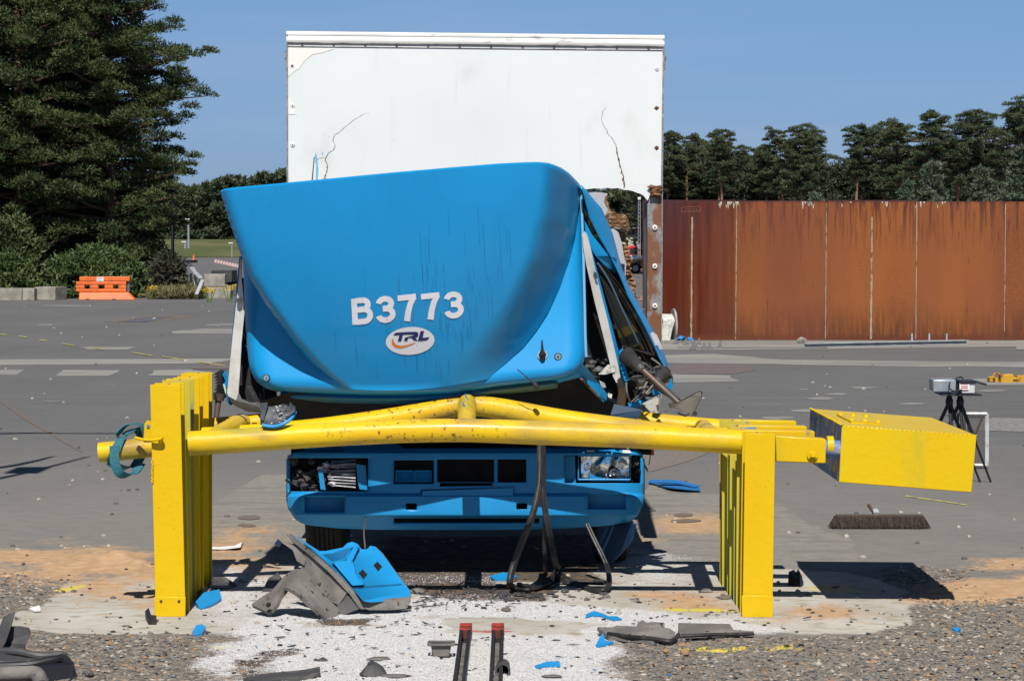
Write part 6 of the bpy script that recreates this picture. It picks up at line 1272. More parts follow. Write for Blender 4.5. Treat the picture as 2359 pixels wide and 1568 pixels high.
mb = MB(); mb.px([(820, 1068, 14.0), (842, 1072, 14.0), (846, 1128, 14.0), (828, 1126, 14.0), (824, 1110, 14.0)], .01); mb.px([(733, 1085, 14.0), (742, 1080, 14.0), (750, 1128, 14.0), (738, 1126, 14.0)], .006); each('bracket', mb, M_bluecorner, hb)
mb = MB()
for k in range(34): mb.px(jag(rd.uniform(672, 745), rd.uniform(1058, 1128), rd.uniform(6, 16), 14.07 + rd.uniform(-.04, .03)), .004, direc=(rd.uniform(-.6, .6), 1, rd.uniform(-.6, .6)))
mb.px([(655, 1105, 13.95), (660, 1103, 13.95), (672, 1112, 14.0), (668, 1116, 14.0)], .02); part('broken_lamp', mb, M_blk2, lor)
# steps and tapes on top of the bumper
mb = MB(); mb.px([(700, 1041, 14.0), (702, 1028, 14.04), (728, 1026, 14.06), (735, 1032, 14.05), (778, 1032, 14.05), (790, 1022, 14.08), (900, 1022, 14.08), (922, 1026, 14.07), (934, 1036, 14.02), (800, 1038, 14.0)], .12); mb.px([(1276, 1033, 14.02), (1290, 1028, 14.06), (1400, 1027, 14.08), (1458, 1030, 14.06), (1462, 1036, 14.02)], .12); each('step_panel', mb, M_bluecorner, lor, bevel=.003)
mb = MB(); mb.px([(1350, 1037, 13.985), (1368, 1037, 13.985), (1371, 1043, 13.98), (1351, 1043, 13.98)], .003); mb.px([(1434, 1036, 13.985), (1450, 1036, 13.985), (1454, 1043, 13.98), (1432, 1043, 13.98)], .003); mb.px([(1436, 1027, 14.0), (1450, 1029, 14.0), (1446, 1034, 14.0)], .003); each('tape', mb, mat('pale_tape', (.62, .62, .60), .5), lor)
mb = MB(); mb.px([(1476, 1034, 14.1), (1504, 1036, 14.1), (1504, 1048, 14.1), (1476, 1046, 14.1)], .1); part('side_lamp_bracket', mb, M_int, lor); mb = MB(); mb.px([(1500, 1035, 14.09), (1506, 1036, 14.09), (1506, 1048, 14.09), (1500, 1048, 14.09)], .12); part('side_lamp', mb, mat('amber_lens', (.6, .09, .01), .3), lor)
mb = MB(); mb.px([(1482, 1062, 14.1), (1492, 1080, 14.1), (1494, 1120, 14.1), (1486, 1128, 14.1), (1482, 1110, 14.1)], .03); mb.tube([W(1498, 1048, 14.1), W(1494, 1070, 14.1)], .003, 4, spline=False); part('side_bracket', mb, mat('grey_bracket', (.16, .17, .18), .6), lor)
DOFF = 0.0
# inner wing hanging at the right, dark gap slab, chassis, axle, wheels
mb = MB(); mb.grid(lambda u, v: W(1375 + 92 * u - 10 * v * u, 1205 + (95 - 62 * abs(u - .35) ** 1.2 * 1.5) * v, 14.35 + .25 * math.cos(u * 2.5) + .05 * v), 14, 12); part('wheel_arch_liner', mb, mat('dark_blue_liner', (.010, .05, .12), .5), lor, solid=.006)
M_tyre = mat('tyre_rubber', (.020, .020, .021), .8, col2=(.035, .033, .031), scale=8); M_rim = mat('wheel_rim', (.30, .30, .29), .5, .2, col2=(.16, .12, .09), scale=5)
def wheel(x0, x1, D_, r=.40):
    X0, X1 = (x0 - CX) / F * (D_ - r), (x1 - CX) / F * (D_ - r); wd = X1 - X0; c = Vector(((X0 + X1) / 2, D_, r)); prof = [(r * .55, -wd / 2), (r * .9, -wd / 2), (r * .985, -wd * .42), (r, -wd * .3)]
    for k in range(-2, 3): q = k * wd * .12; prof += [(r, q - wd * .02), (r - .012, q - wd * .012), (r - .012, q + wd * .012), (r, q + wd * .02)]
    prof += [(r, wd * .3), (r * .985, wd * .42), (r * .9, wd / 2), (r * .55, wd / 2), (r * .55, -wd / 2)]; mb = MB(); mb.lathe(c, (1, 0, 0), prof, 48, smooth=False); t = part('wheel', mb, M_tyre, lor)
    mb = MB(); s_ = -1 if c.x < -.3 else 1; mb.lathe(c, (s_, 0, 0), [(r * .56, wd * .45), (r * .5, wd * .38), (r * .3, wd * .2), (r * .12, wd * .3), (0, wd * .3)], 28); part('rim', mb, M_rim, t)
wheel(700, 790, 15.05); wheel(1368, 1452, 15.05)
for X in (-1.22, -.95, .45, .72): wheel(CX + (X - .12) / (18.6) * F, CX + (X + .12) / 18.6 * F, 19.0)
mb = MB()
for X in (-.68, .14): mb.box((X, 17.5, .72), (.08, 5.8, .22))
mb.box((-.27, 15.05, .42), (1.5, .12, .12)); mb.box((-.27, 19.0, .40), (1.6, .2, .2)); mb.box((-.27, 14.75, .78), (1.7, .25, .30)); mb.box((-.27, 17.2, .86), (2.3, 5.8, .07)); mb.box((-.27, 15.1, .62), (1.95, .95, .28)); mb.box((-.3, 15.3, .60), (.75, 1.0, .48)); part('chassis', mb, M_dkmetal, lor)
mb = MB(); mb.tube([(-.72, 14.6, .34), (-.5, 14.75, .30), (-.1, 14.7, .27), (.35, 14.8, .33)], .03, 10); mb.cyl((-.55, 14.8, .40), (0, 1, 0), .13, .3, 20); mb.lathe((-.2, 15.0, .35), (0, 0, 1), [(0, -.14), (.16, -.12), (.2, 0), (.2, .12)], 20); mb.box((.18, 14.9, .36), (.25, .3, .2)); part('engine', mb, mat('oily_engine', (.02, .019, .018), .45, .3), lor)
mb = MB(); mb.px([(935, 1020, 14.45), (1270, 1000, 14.45), (1480, 1020, 14.45), (1470, 1050, 14.45), (670, 1054, 14.45), (670, 1026, 14.45)], .3); part('dark_gap_slab', mb, M_int, lor)  # near-black slab stands for the shaded gap above the bumper
mb = MB(); mb.px([(1420, 945, 14.9), (1514, 905, 14.9), (1516, 960, 14.9), (1512, 1000, 14.9), (1430, 1000, 14.9)], .25); part('storage_box', mb, mat('mottled_white', (.50, .49, .43), .85, col2=(.10, .09, .07), scale=26, lo=.52, hi=.6), lor, bevel=.01)
mb = MB(); mb.px([(1536, 862, 14.45), (1545, 858, 14.5), (1550, 868, 14.5), (1550, 884, 14.5), (1540, 888, 14.45)], .03); part('hinge', mb, mat('olive_hinge', (.08, .07, .04), .6), lor)

# ---- box body
DB = 15.4
def nzj(x, y, a): return float(fbm(np.array(x * .13), np.array(y * .13), 3, 8) - .5) * a
edge = [(1350, 436)]
front = [(660.5, 76), (1528, 85), (1526, 300), (1523, 432), (1514, 430), (1504, 431), (1499, 437), (1497, 446), (1494, 457), (1491, 462), (1487, 458), (1483, 452), (1476, 447), (1466, 444), (1456, 440), (1447, 438), (1440, 438), (1434, 437), (1430, 435), (1422, 433.5), (1410, 434.5), (1398, 433), (1384, 435), (1370, 434), (1352, 436), (1340, 436), (1330, 560), (1325, 700), (1320, 900), (664, 900)]
mb = MB(); mb.plate([W(x, y, DB) for x, y in front], .035); fp = part('front_panel', mb, [M_white, M_foam], lor)
fp.data.polygons.foreach_set('material_index', [1 if (abs(p.normal.y) < .5 and p.center.x + lor.location.x > .45 and p.center.z < 2.9 and p.normal.z < .2) else 0 for p in fp.data.polygons])
mb = MB()   # moulded top capping, three rolls
def cap(u, v):
    x = 659 + 871 * u; y0 = 72 + 9.5 * u; prof = [(0, .06), (1, .01), (5, -.002), (9, -.002), (10, .004), (11, .0), (15, -.009), (21, -.012), (25, -.009), (26.5, -.002), (27, .001)]
    k = v * (len(prof) - 1); i = min(int(k), len(prof) - 2); f = k - i; dy = prof[i][0] * (1 - f) + prof[i + 1][0] * f; dd = prof[i][1] * (1 - f) + prof[i + 1][1] * f; return W(x, y0 + dy, DB + dd - .004)
mb.grid(cap, 60, 40); part('top_capping', mb, M_cap, lor)
mb = MB(); mb.tube([W(661, 98.6, DB - .012), W(1528, 108, DB - .012)], .0035, 6, spline=False); mb.tube([W(663, 107.4, DB - .004), W(1527, 116.6, DB - .004)], .0022, 6, spline=False); each('flashing_edge', mb, M_dirt, lor)
mb = MB(); mb.px([(662, 99, DB - .003), (1528, 108.5, DB - .003), (1527, 116, DB - .003), (662, 106.5, DB - .003)], .003); part('flashing', mb, M_cap, lor)
mb = MB()
for k in range(12):
    x = 696 + k * 72.5; mb.lathe(W(x, 103.2 + (x - 662) * .011, DB - .004), (0, -1, 0), [(.009, 0), (.007, .004), (0, .005)], 12)
each('rivet', mb, mat('rusty_rivet', (.14, .10, .08), .7), lor)
mb = MB(); mb.box((0, 0, 0), (0, 0, 0)); mb = MB(); tl_, tr_ = W(660, 84, DB + .04), W(1528, 92, DB + .04); mb.hexa([tl_ + Vector((0, 0, -.05)), tr_ + Vector((0, 0, -.05)), tr_ + Vector((0, 5.0, -.05)), tl_ + Vector((0, 5.0, -.05)), tl_, tr_, tr_ + Vector((0, 5.0, 0)), tl_ + Vector((0, 5.0, 0))]); part('box_roof', mb, M_cap, lor)
mb = MB(); X = tl_.x + .0; mb.box((X + .02, DB + 2.55, (tl_.z - .055 + .95) / 2), (.035, 5.0, tl_.z - .055 - .95)); part('box_side', mb, M_white, lor, label='intact near white side wall')
mb = MB(); X = tr_.x; zt_ = tr_.z - .055; mb.plate([(X - .02, DB + .05, zt_), (X - .02, DB + 5.0, zt_), (X - .02, DB + 5.0, 2.75), (X - .02, DB + 3.5, 2.95), (X - .02, DB + 2.2, 2.85), (X - .02, DB + .9, 3.0), (X - .02, DB + .05, 2.8)], .035, direc=(-1, 0, 0)); part('box_side', mb, M_white, lor, label='torn remains of the other side wall')
mb = MB(); mb.tube([W(661, 80, DB - .005), W(662, 432, DB - .005)], .006, 6, spline=False); mb.tube([W(1528.5, 90, DB - .005), W(1524, 440, DB - .005)], .007, 6, spline=False); each('corner_trim', mb, mat('grey_trim_strip', (.30, .31, .32), .5, .4, col2=(.5, .5, .5), scale=30), lor)
mb = MB(); mb.px([(655, 119, DB + .01), (660, 116, DB), (660, 168, DB), (657, 160, DB + .01), (656, 140, DB + .01)], .03); mb.px([(1529, 124, DB), (1535, 130, DB + .01), (1533, 150, DB + .01), (1531, 176, DB + .01), (1527, 176, DB)], .03); each('marker_bracket', mb, mat('rubbed_grey', (.40, .39, .36), .8, col2=(.15, .14, .13), scale=30), lor)
for (x, y, st_) in ((673, 152, 1), (674, 244, 0), (674, 334, 0), (1513, 159, 0), (1512, 249, 2), (1512, 341, 2)):
    c = W(x, y, DB - .001); mb = MB()
    if st_ < 2: mb.lathe(c, (0, -1, 0), [(.0155, 0), (.014, .004), (.005, .006), (0, .006)], 20); bo = part('bolt', mb, M_cap, lor)
    else: mb.stone(c, .017, int(x + y), sq=(1.1, .3, .9)); bo = part('bolt_hole', mb, mat('splinter_brown' + str(y), (.20, .09, .03), .9), lor)
    mb = MB(); mb.cyl(c + Vector((0, -.0065, 0)), (0, 1, 0), .004 if st_ == 0 else .007, .003, 10); part('bolt_centre', mb, MATS['rust_hole'], bo)
# cracks
M_crack = mat('crack_line', (.10, .065, .04), .9)
def crack(pts, w0, w1):
    mb = MB(); Q = []
    for i in range(len(pts) - 1):
        for k in range(5): t = k / 5; Q.append((pts[i][0] * (1 - t) + pts[i + 1][0] * t + rd.uniform(-1, 1) * 1.0, pts[i][1] * (1 - t) + pts[i + 1][1] * t + rd.uniform(-1, 1) * 1.0))
    Q.append(pts[-1]); n = len(Q); vs = []
    for i, (x, y) in enumerate(Q):
        w = (w0 + (w1 - w0) * i / (n - 1)) * rd.uniform(.5, 1.5); vs += [W(x - w, y - w * .3, DB - .0015), W(x + w, y + w * .3, DB - .0015)]
    mb.add(vs, [(2 * i, 2 * i + 1, 2 * i + 3, 2 * i + 2) for i in range(n - 1)]); mb2 = MB(); m = len(vs); mb2.add(vs + [v + Vector((0, .001, 0)) for v in vs], [(2 * i, 2 * i + 1, 2 * i + 3, 2 * i + 2) for i in range(n - 1)]); part('crack', mb2, M_crack, fp)
crack([(850, 261), (838, 264), (822, 272), (808, 281), (795, 293), (783, 303), (770, 312), (766, 322), (772, 336), (768, 346), (755, 354), (748, 368), (754, 378), (753, 392), (750, 404), (747, 415)], .2, 1.0)
crack([(766, 316), (752, 314), (742, 307)], .4, .15); crack([(747, 362), (734, 366), (724, 374)], .5, .4); crack([(1397, 246), (1388, 258), (1386, 268), (1385, 280), (1394, 297), (1400, 308), (1410, 320), (1418, 333), (1420, 350), (1425, 370), (1432, 396), (1436, 412), (1438, 430)], .15, 1.4)
mb = MB(); mb.px([(722.5, 362, DB - .003), (724.5, 362, DB - .003), (720, 420, DB - .003), (717, 420, DB - .003)], .003); part('slit', mb, mat('slit_dark', (.06, .07, .08), .7), fp)
mb = MB(); mb.px([(727, 350, DB - .003), (730, 362, DB - .003), (733, 388, DB - .003), (731, 416, DB - .003), (727, 418, DB - .003), (728, 380, DB - .003), (725, 362, DB - .003)], .002); mb.px([(742, 350, DB - .003), (744, 350, DB - .003), (744, 356, DB - .003), (742, 356, DB - .003)], .002); each('blue_smear', mb, mat('blue_smear', (.12, .45, .72), .6), fp)
mb = MB(); mb.px([(700, 424, DB - .012), (732, 416, DB - .012), (750, 410, DB - .02), (757, 414, DB - .02), (754, 421, DB - .012), (700, 426, DB - .01)], .012); mb.px([(664, 424, DB - .01), (700, 426, DB - .01), (700, 432, DB - .01), (664, 430, DB - .01)], .01)
for k in range(6): x = 1430 + k * 1.6; mb.stone(W(1420 + k * 3.4, 350 + k * 16, DB - .002), .008, k, sq=(.5, .25, 1.8))
part('splinters', mb, M_foam, fp)
# peeled film at the upper left corner
mb = MB(); mb.px([(664, 110, DB - .0025), (768, 114, DB - .0025), (742, 122, DB - .0025), (720, 126, DB - .0025), (700, 142, DB - .0025), (690, 158, DB - .0025), (676, 166, DB - .0025), (664, 178, DB - .0025)], .002); mb.px([(664, 225, DB - .0025), (672, 232, DB - .0025), (681, 256, DB - .0025), (680, 264, DB - .0025), (664, 264, DB - .0025)], .002); each('bare_patch', mb, mat('warm_white', (.82, .80, .74), .6), fp)
# remnant of the lower panel and its torn edge
mb = MB(); torn = [(1336, 436, 15.42), (1372, 441, 15.42), (1399, 446, 15.42), (1395, 462, 15.42), (1398, 472, 15.42), (1402, 486, 15.42), (1393, 498, 15.42), (1404, 520, 15.42), (1424, 535, 15.42), (1432, 560, 15.42), (1436, 585, 15.42), (1442, 610, 15.42), (1440, 640, 15.42), (1452, 665, 15.42), (1462, 690, 15.42), (1468, 730, 15.42), (1470, 800, 15.42), (1330, 800, 15.42)]
mb.px(torn, .02); part('torn_panel', mb, M_greypanel, lor)
mb = MB(); rd = random.Random(4)
ctr = [(1396, 452), (1394, 462), (1399, 474), (1403, 486), (1398, 496)]
for i in range(len(ctr) - 1): 
    for k in range(5): t = k / 5; mb.stone(W(ctr[i][0] * (1 - t) + ctr[i + 1][0] * t, ctr[i][1] * (1 - t) + ctr[i + 1][1] * t, 15.42), rd.uniform(.008, .016), k + i, sq=(1, .8, .7))
mb.px([(1390, 505, 15.41), (1397, 492, 15.39), (1402, 487, 15.39), (1420, 490, 15.37), (1438, 493, 15.37), (1447, 503, 15.37), (1448, 520, 15.38), (1446, 538, 15.41), (1440, 530, 15.41), (1418, 522, 15.41), (1400, 524, 15.41)], .05)
path = [(1397, 520), (1410, 528), (1426, 538), (1438, 552), (1441, 580), (1445, 605), (1447, 635), (1455, 655), (1463, 685), (1470, 715), (1474, 745)]
for i in range(len(path) - 1):
    for k in range(16):
        t = k / 16; w_ = rd.uniform(-5, 5); x = path[i][0] * (1 - t) + path[i + 1][0] * t + w_; y = path[i][1] * (1 - t) + path[i + 1][1] * t + rd.uniform(-2, 2); mb.stone(W(x, y, 15.5 + rd.uniform(-.02, .02)), rd.uniform(.008, .022), i * 20 + k, sq=(1.4, .8, .6))
part('torn_edge', mb, M_foam, lor)
mb = MB()
for k in range(15): x = 1398 + k * 3; mb.tube([W(x, 497 + rd.uniform(-2, 2), 15.44), W(x + rd.uniform(-1, 1), 519 + rd.uniform(-6, 4), 15.44)], .004, 5, spline=False)
part('plywood_fibre', mb, mat('pale_splinter', (.60, .47, .30), .9), lor)
# corner post with bolts
mb = MB(); mb.px([(1491, 462, DB + .02), (1499, 452, DB + .02), (1524, 452, DB + .02), (1522, 930, DB + .02), (1490, 930, DB + .02)], .06, mi=0); cp = part('corner_post', mb, M_greymetal, lor)
mb = MB(); mb.px([(1484, 470, DB + .12), (1491, 460, DB + .06), (1491, 905, DB + .06), (1484, 905, DB + .12)], .06); part('post_flange', mb, mat('pale_flange', (.36, .38, .42), .5, .3, col2=(.26, .27, .3), scale=6), lor)
mb = MB(); mb.px([(1496, 432, DB - .01), (1505, 428, DB - .02), (1518, 429, DB - .02), (1524, 440, DB - .01), (1523, 456, DB - .01), (1497, 453, DB - .01)], .05); 
for k in range(18): mb.stone(W(rd.uniform(1498, 1522), rd.uniform(430, 454), DB - .02), rd.uniform(.01, .022), k, sq=(1.3, .6, .6))
part('splinters', mb, mat('rotten_wood', (.16, .07, .035), .9, col2=(.36, .22, .11), scale=25), lor)
for y in (524, 613, 704):
    c = W(1508, y, DB + .015); mb = MB(); mb.lathe(c, (0, -1, 0), [(.018, 0), (.017, .006), (.006, .009), (0, .009)], 20); mb.lathe(c + Vector((0, -.0095, 0)), (0, -1, 0), [(.006, 0), (.004, .002), (0, .002)], 10, mi=1); bo = part('bolt', mb, [M_cap, MATS['rust_hole']], cp)
mb = MB(); mb.tube([W(1525, 440, DB - .0), W(1523, 920, DB - .0)], .004, 5, spline=False); part('post_edge', mb, MATS['grey_trim_strip'], lor)

# ================================================================== RUBBER SEALS, DEBRIS
def gz(x, y, dz=0): p = G(x, y); p.z = zg(p.x, p.y) + dz; return p
mb = MB()
def seal(path, w=.034): ribbon(mb, path, lambda t: Vector((1, -.2, .35)), w, .016)
def rail(path, r=.018): mb.tube(path, r, 10, flat=.6); mb.tube([p + Vector((.006, -.016, .004)) for p in path], r * .35, 6)
rail([W(1244, 1024, 13.75), W(1244, 1080, 13.7), W(1240, 1130, 13.65), W(1225, 1190, 13.6), W(1203, 1245, 13.6), W(1183, 1300, 13.6), W(1174, 1340, 13.55), gz(1182, 1362, .02), gz(1215, 1366, .02), gz(1260, 1352, .02), gz(1284, 1335, .03)], .021)
rail([W(1250, 1024, 13.76), W(1250, 1080, 13.72), W(1250, 1130, 13.66), W(1258, 1190, 13.65), W(1270, 1250, 13.66), W(1280, 1300, 13.68), gz(1284, 1326, .05), gz(1262, 1345, .03), gz(1225, 1360, .025), gz(1195, 1356, .03)], .019)
rail([W(1352, 1206, 14.1), W(1368, 1240, 14.05), W(1386, 1276, 14.0), W(1398, 1305, 13.95), W(1403, 1336, 13.75), gz(1396, 1366, .03), gz(1372, 1366, .02), gz(1330, 1352, .02), gz(1284, 1343, .025), gz(1262, 1340, .02)], .018)
rail([gz(1290, 1330, .03), gz(1320, 1346, .02), gz(1350, 1350, .02), gz(1390, 1352, .02)], .014)
rail([W(1256, 1150, 13.72), W(1254, 1240, 13.75), W(1255, 1300, 13.8), gz(1258, 1330, .02)], .014)
single('rubber_seal', 'long black rubber seals trailing in loops from the bumper to the ground', 'rubber seal', mb, M_rub, gz(1280, 1345))
# blue wing piece with its grey underside in the foreground
fth = thing('broken_wing', 'large blue wing panel with dirty grey underside torn off in front of the bumper', 'wing panel', gz(780, 1400))
M_grime = mat('grimy_grey', (.125, .115, .105), .85, col2=(.20, .185, .165), scale=7, bump=.3, bscale=30, spots=[((.025, .02, .02), 26, .62, .68, (1, 1, 1), .9)])
def pc(x, y, D_): return W(x, y, D_)
# outer face: outline in picture units with true depths
def wing(u, v):   # u along the long lower-left edge (top-left to bottom-right), v across to the right
    e0 = lerp_list([(668, 1228, 12.95), (720, 1275, 12.93), (770, 1325, 12.9), (815, 1370, 12.85), (830, 1398, 12.8)], u)
    e1 = lerp_list([(700, 1256, 13.2), (812, 1244, 13.3), (870, 1262, 13.3), (915, 1310, 13.2), (944, 1355, 13.05), (944, 1378, 12.95)], u)
    p = W(*e0).lerp(W(*e1), v)
    return p
mb = MB()
Wp = [(668, 1228, 12.90), (690, 1240, 12.95), (735, 1268, 13.0), (750, 1268, 13.12), (790, 1260, 13.18), (800, 1250, 13.2), (812, 1247, 13.2), (822, 1251, 13.2), (832, 1264, 13.18), (845, 1264, 13.18), (853, 1256, 13.2), (864, 1258, 13.2), (880, 1273, 13.15), (905, 1308, 13.1), (928, 1340, 13.02), (945, 1360, 12.95), (944, 1378, 12.9), (900, 1384, 12.86), (850, 1386, 12.84), (836, 1383, 12.83), (810, 1352, 12.84), (760, 1302, 12.86), (715, 1262, 12.88), (676, 1234, 12.89)]
_A = np.array([[x, y, 1] for x, y, d in Wp], float); _k = np.linalg.lstsq(_A, np.array([d for x, y, d in Wp]), rcond=None)[0]
def wd(x, y, k=0.0): return (x, y, float(_k[0] * x + _k[1] * y + _k[2]) - k)
Wp = [wd(x, y) for x, y, d in Wp]
mb.px(Wp, .012, mi=0, mi_edge=1, direc=(.3, 1, -.3)); wg = part('outer_skin', mb, [M_bluecorner, M_grime], fth, bevel=.002)
mb = MB(); off_ = Vector((-.01, -.012, .008))
def lift(pts, k=.006): return [W(x, y, D_ - k) for x, y, D_ in pts]
# recessed pocket, raised slope, ledge
mb.px([wd(x, y, .004) for x, y in ((742, 1276), (765, 1273), (792, 1264), (808, 1260), (800, 1274), (795, 1284), (765, 1291))], .004); part('pocket', mb, M_lowblue, wg)
mb = MB(); mb.px([wd(x, y, .035) for x, y in ((768, 1295), (797, 1287), (808, 1264), (818, 1258), (826, 1262), (812, 1290), (818, 1318), (836, 1345), (812, 1348), (790, 1322))], .034); part('pressed_rib', mb, M_bluecorner, wg, bevel=.006)
mb = MB()
for (cx_, cy_) in ((836, 1321), (870, 1303)): mb.px([wd(cx_ - 10, cy_ - 2, .004), wd(cx_ - 1, cy_ - 11, .004), wd(cx_ + 10, cy_ + 1, .004), wd(cx_ + 1, cy_ + 12, .004)], .003)
each('square_hole', mb, M_int, wg)  # black plates on the skin stand for the dark of holes
for p_ in wg.children[-1:]: 
    pass
mb = MB(); mb.tube([W(*wd(812, 1353, .003)), W(*wd(925, 1345, .003))], .004, 6, spline=False)
for k in range(30): t = k / 29; mb.box(W(*wd(812 + 113 * t, 1351.5 - 8 * t, .004)), (.004, .006, .006))
part('serrated_strip', mb, M_lowblue, wg)
mb = MB(); mb.px([(836, 1383, 12.82), (944, 1376, 12.885), (945, 1386, 12.88), (936, 1400, 12.86), (900, 1404, 12.84), (850, 1404, 12.81), (838, 1400, 12.80), (826, 1378, 12.81), (812, 1358, 12.82)], .03); mb.px([(668, 1227, 12.90), (680, 1240, 12.88), (720, 1270, 12.86), (765, 1310, 12.84), (815, 1358, 12.82), (838, 1402, 12.80), (828, 1400, 12.80), (806, 1368, 12.82), (756, 1315, 12.84), (712, 1276, 12.87), (676, 1248, 12.89), (664, 1234, 12.90)], .02); part('cut_edge', mb, M_grime, fth, bevel=.003)
mb = MB(); mb.px([(664, 1234, 12.92), (676, 1250, 12.92), (700, 1300, 12.9), (690, 1312, 12.9), (705, 1330, 12.88), (745, 1378, 12.85), (778, 1390, 12.83), (790, 1378, 12.83), (800, 1360, 12.84), (770, 1325, 12.86), (712, 1276, 12.89)], .02); mb.px([(688, 1258, 12.91), (706, 1285, 12.9), (700, 1300, 12.885), (684, 1290, 12.89), (674, 1266, 12.9), (652, 1250, 12.91)], .01); part('underside', mb, M_grime, fth, bevel=.004)
mb = MB(); mb.px([(778, 1392, 12.83), (800, 1360, 12.85), (830, 1400, 12.81), (800, 1412, 12.80), (775, 1420, 12.80)], .05); part('inner_shadow_panel', mb, M_rub, fth)  # black sheet stands in for the shadow inside the wing
ybr = thing('bent_bracket', 'bent dusty grey bracket folded like a roof under the blue wing panel', 'bracket', gz(690, 1410)); mb = MB()
bp_ = [(598, 1400), (610, 1388), (650, 1345), (668, 1332), (684, 1330), (700, 1345), (730, 1375), (760, 1405), (778, 1424)]
ribbon(mb, [W(x, y, 12.75 + .05 * math.sin(i)) for i, (x, y) in enumerate([(600, 1404), (630, 1378), (656, 1348), (676, 1338), (694, 1350), (730, 1384), (772, 1426)])], (0.05, 1, .55), .17, .022, 8)
part('bracket_body', mb, M_grime, ybr, bevel=.004); mb = MB(); mb.cyl(W(618, 1392, 12.66), (-.5, -.6, .6), .014, .01, 12); part('bolt_hole', mb, M_int, ybr)
# mirror cap lying on the pipe at left
mt_ = thing('mirror_cap', 'broken blue and grey mirror cap resting on the pipes at the left', 'mirror cap', W(640, 960, 13.1)); mb = MB()
cp_ = [(598, 934), (602, 928), (614, 927), (615, 936), (630, 938), (650, 934), (666, 930), (668, 927), (672, 938), (681, 943), (678, 958), (668, 968), (650, 976), (630, 982), (604, 980), (598, 970), (602, 955)]
mb.grid(lambda u, v: W(600 + 80 * u, 937 + (interp(u, [(0, 41), (.3, 44), (.6, 38), (1, 10)])) * v, 13.02 - .05 * math.sin(v * 1.6) + .03 * abs(u - .5)), 16, 10); part('shell', mb, mat('slate_plastic', (.075, .085, .095), .5, col2=(.05, .055, .06), scale=10), mt_, solid=.006)
mb = MB(); mb.tube([W(604, 979, 12.965), W(630, 982, 12.96), W(652, 976, 12.96), W(670, 964, 12.98), W(680, 948, 13.02)], .010, 8); part('blue_rim', mb, M_bluecorner, mt_)
mb = MB(); mb.px([(597, 936, 12.98), (601, 928, 12.98), (616, 927, 12.98), (613, 945, 12.98), (607, 968, 12.97), (598, 966, 12.97), (601, 950, 12.98)], .02); mb.px([(668, 926, 13.02), (681, 944, 13.0), (676, 950, 13.0), (664, 940, 13.02)], .02); mb.px([(634, 935, 13.1), (650, 930, 13.1), (662, 933, 13.1), (655, 940, 13.08), (638, 942, 13.08)], .02); each('broken_tab', mb, MATS['slate_plastic'], mt_)
mb = MB()
for k in range(26): mb.stone(W(random.uniform(625, 668), random.uniform(933, 975), 12.97), random.uniform(.003, .009), k)
part('chips', mb, MATS['paper_white'], mt_)
def debris(name, label, cat, pts, m, th_=.006, up=(0, 0, 1), lift_=.01, group=None, bevel=.001):
    """thin fragment: outline of ground-based picture points, each with a height above the ground"""
    P = []
    for q in pts: g = gz(q[0], q[1]); g.z += q[2] if len(q) > 2 else lift_; P.append(g)
    mb = MB(); mb.plate(P, -th_, direc=up); c = sum(P, Vector()) / len(P); return single(name, label, cat, mb, m, (c.x, c.y, 0), group, bevel=bevel)
gb = 'bits of broken blue bodywork'; gk = 'broken black plastic pieces'
debris('blue_fragment', 'long curled blue fragment beside the foot of the left yellow posts', 'fragment', [(450, 1397, .03), (470, 1384, .05), (505, 1376, .05), (510, 1384, .02), (490, 1396, .01), (462, 1404, .005)], M_bluecorner, .02, group=gb)
debris('blue_fragment', 'small oval blue fragment below the left front yellow post', 'fragment', [(442, 1460, .01), (452, 1452, .03), (466, 1449, .03), (474, 1452, .02), (466, 1463, .01), (446, 1465, .005)], M_bluecorner, .008, group=gb)
debris('blue_fragment', 'small pointed blue fragment left of the grey debris at the lower right', 'fragment', [(1372, 1490, .01), (1380, 1481, .03), (1388, 1478, .05), (1394, 1482, .02), (1413, 1483, .01), (1398, 1488, .01), (1378, 1492, .005)], M_bluecorner, .008, group=gb)
debris('blue_fragment', 'thin blue sliver in the granules right of the two black rails', 'fragment', [(1232, 1541, .01), (1260, 1536, .02), (1288, 1535, .015), (1290, 1540, .01), (1262, 1542, .01), (1238, 1545, .005)], M_bluecorner, .006, group=gb)
debris('blue_fragment', 'tiny blue chip on the gravel at the lower right', 'fragment', [(2192, 1451, .01), (2203, 1448, .02), (2212, 1450, .015), (2205, 1455, .01)], M_bluecorner, .006, group=gb)
debris('blue_fragment', 'pale blue curled strip on the granules between the seals and the grey debris', 'fragment', [(1348, 1424, .005), (1352, 1416, .01), (1368, 1413, .015), (1390, 1416, .01), (1400, 1422, .01), (1420, 1422, .01), (1432, 1428, .01), (1415, 1431, .005), (1398, 1426, .005), (1380, 1420, .01), (1362, 1420, .008)], M_bluecorner, .004, group=gb)
debris('blue_fragment', 'blue sliver lying in the shade under the bumper beside the seals', 'fragment', [(1128, 1333, .02), (1160, 1328, .03), (1190, 1333, .02), (1176, 1338, .01), (1140, 1337, .01)], M_bluecorner, .01, group=gb)
debris('black_fragment', 'black plastic stick leaning by the left posts', 'plastic piece', [(446, 1330, .05), (455, 1332, .06), (468, 1386, .02), (458, 1388, .01)], M_blk, .02, group=gk)
debris('black_fragment', 'small black clip beside the foot of the left front yellow post', 'plastic piece', [(334, 1424, .04), (342, 1420, .05), (348, 1428, .03), (360, 1429, .03), (360, 1438, .005), (342, 1438, .005)], M_blk, .03, group=gk)
debris('black_fragment', 'flat black scrap on the ground just right of the left posts', 'plastic piece', [(478, 1352, .01), (490, 1343, .04), (520, 1345, .04), (545, 1350, .01), (520, 1358, .01), (492, 1356, .01)], M_blk2, .01, group=gk)
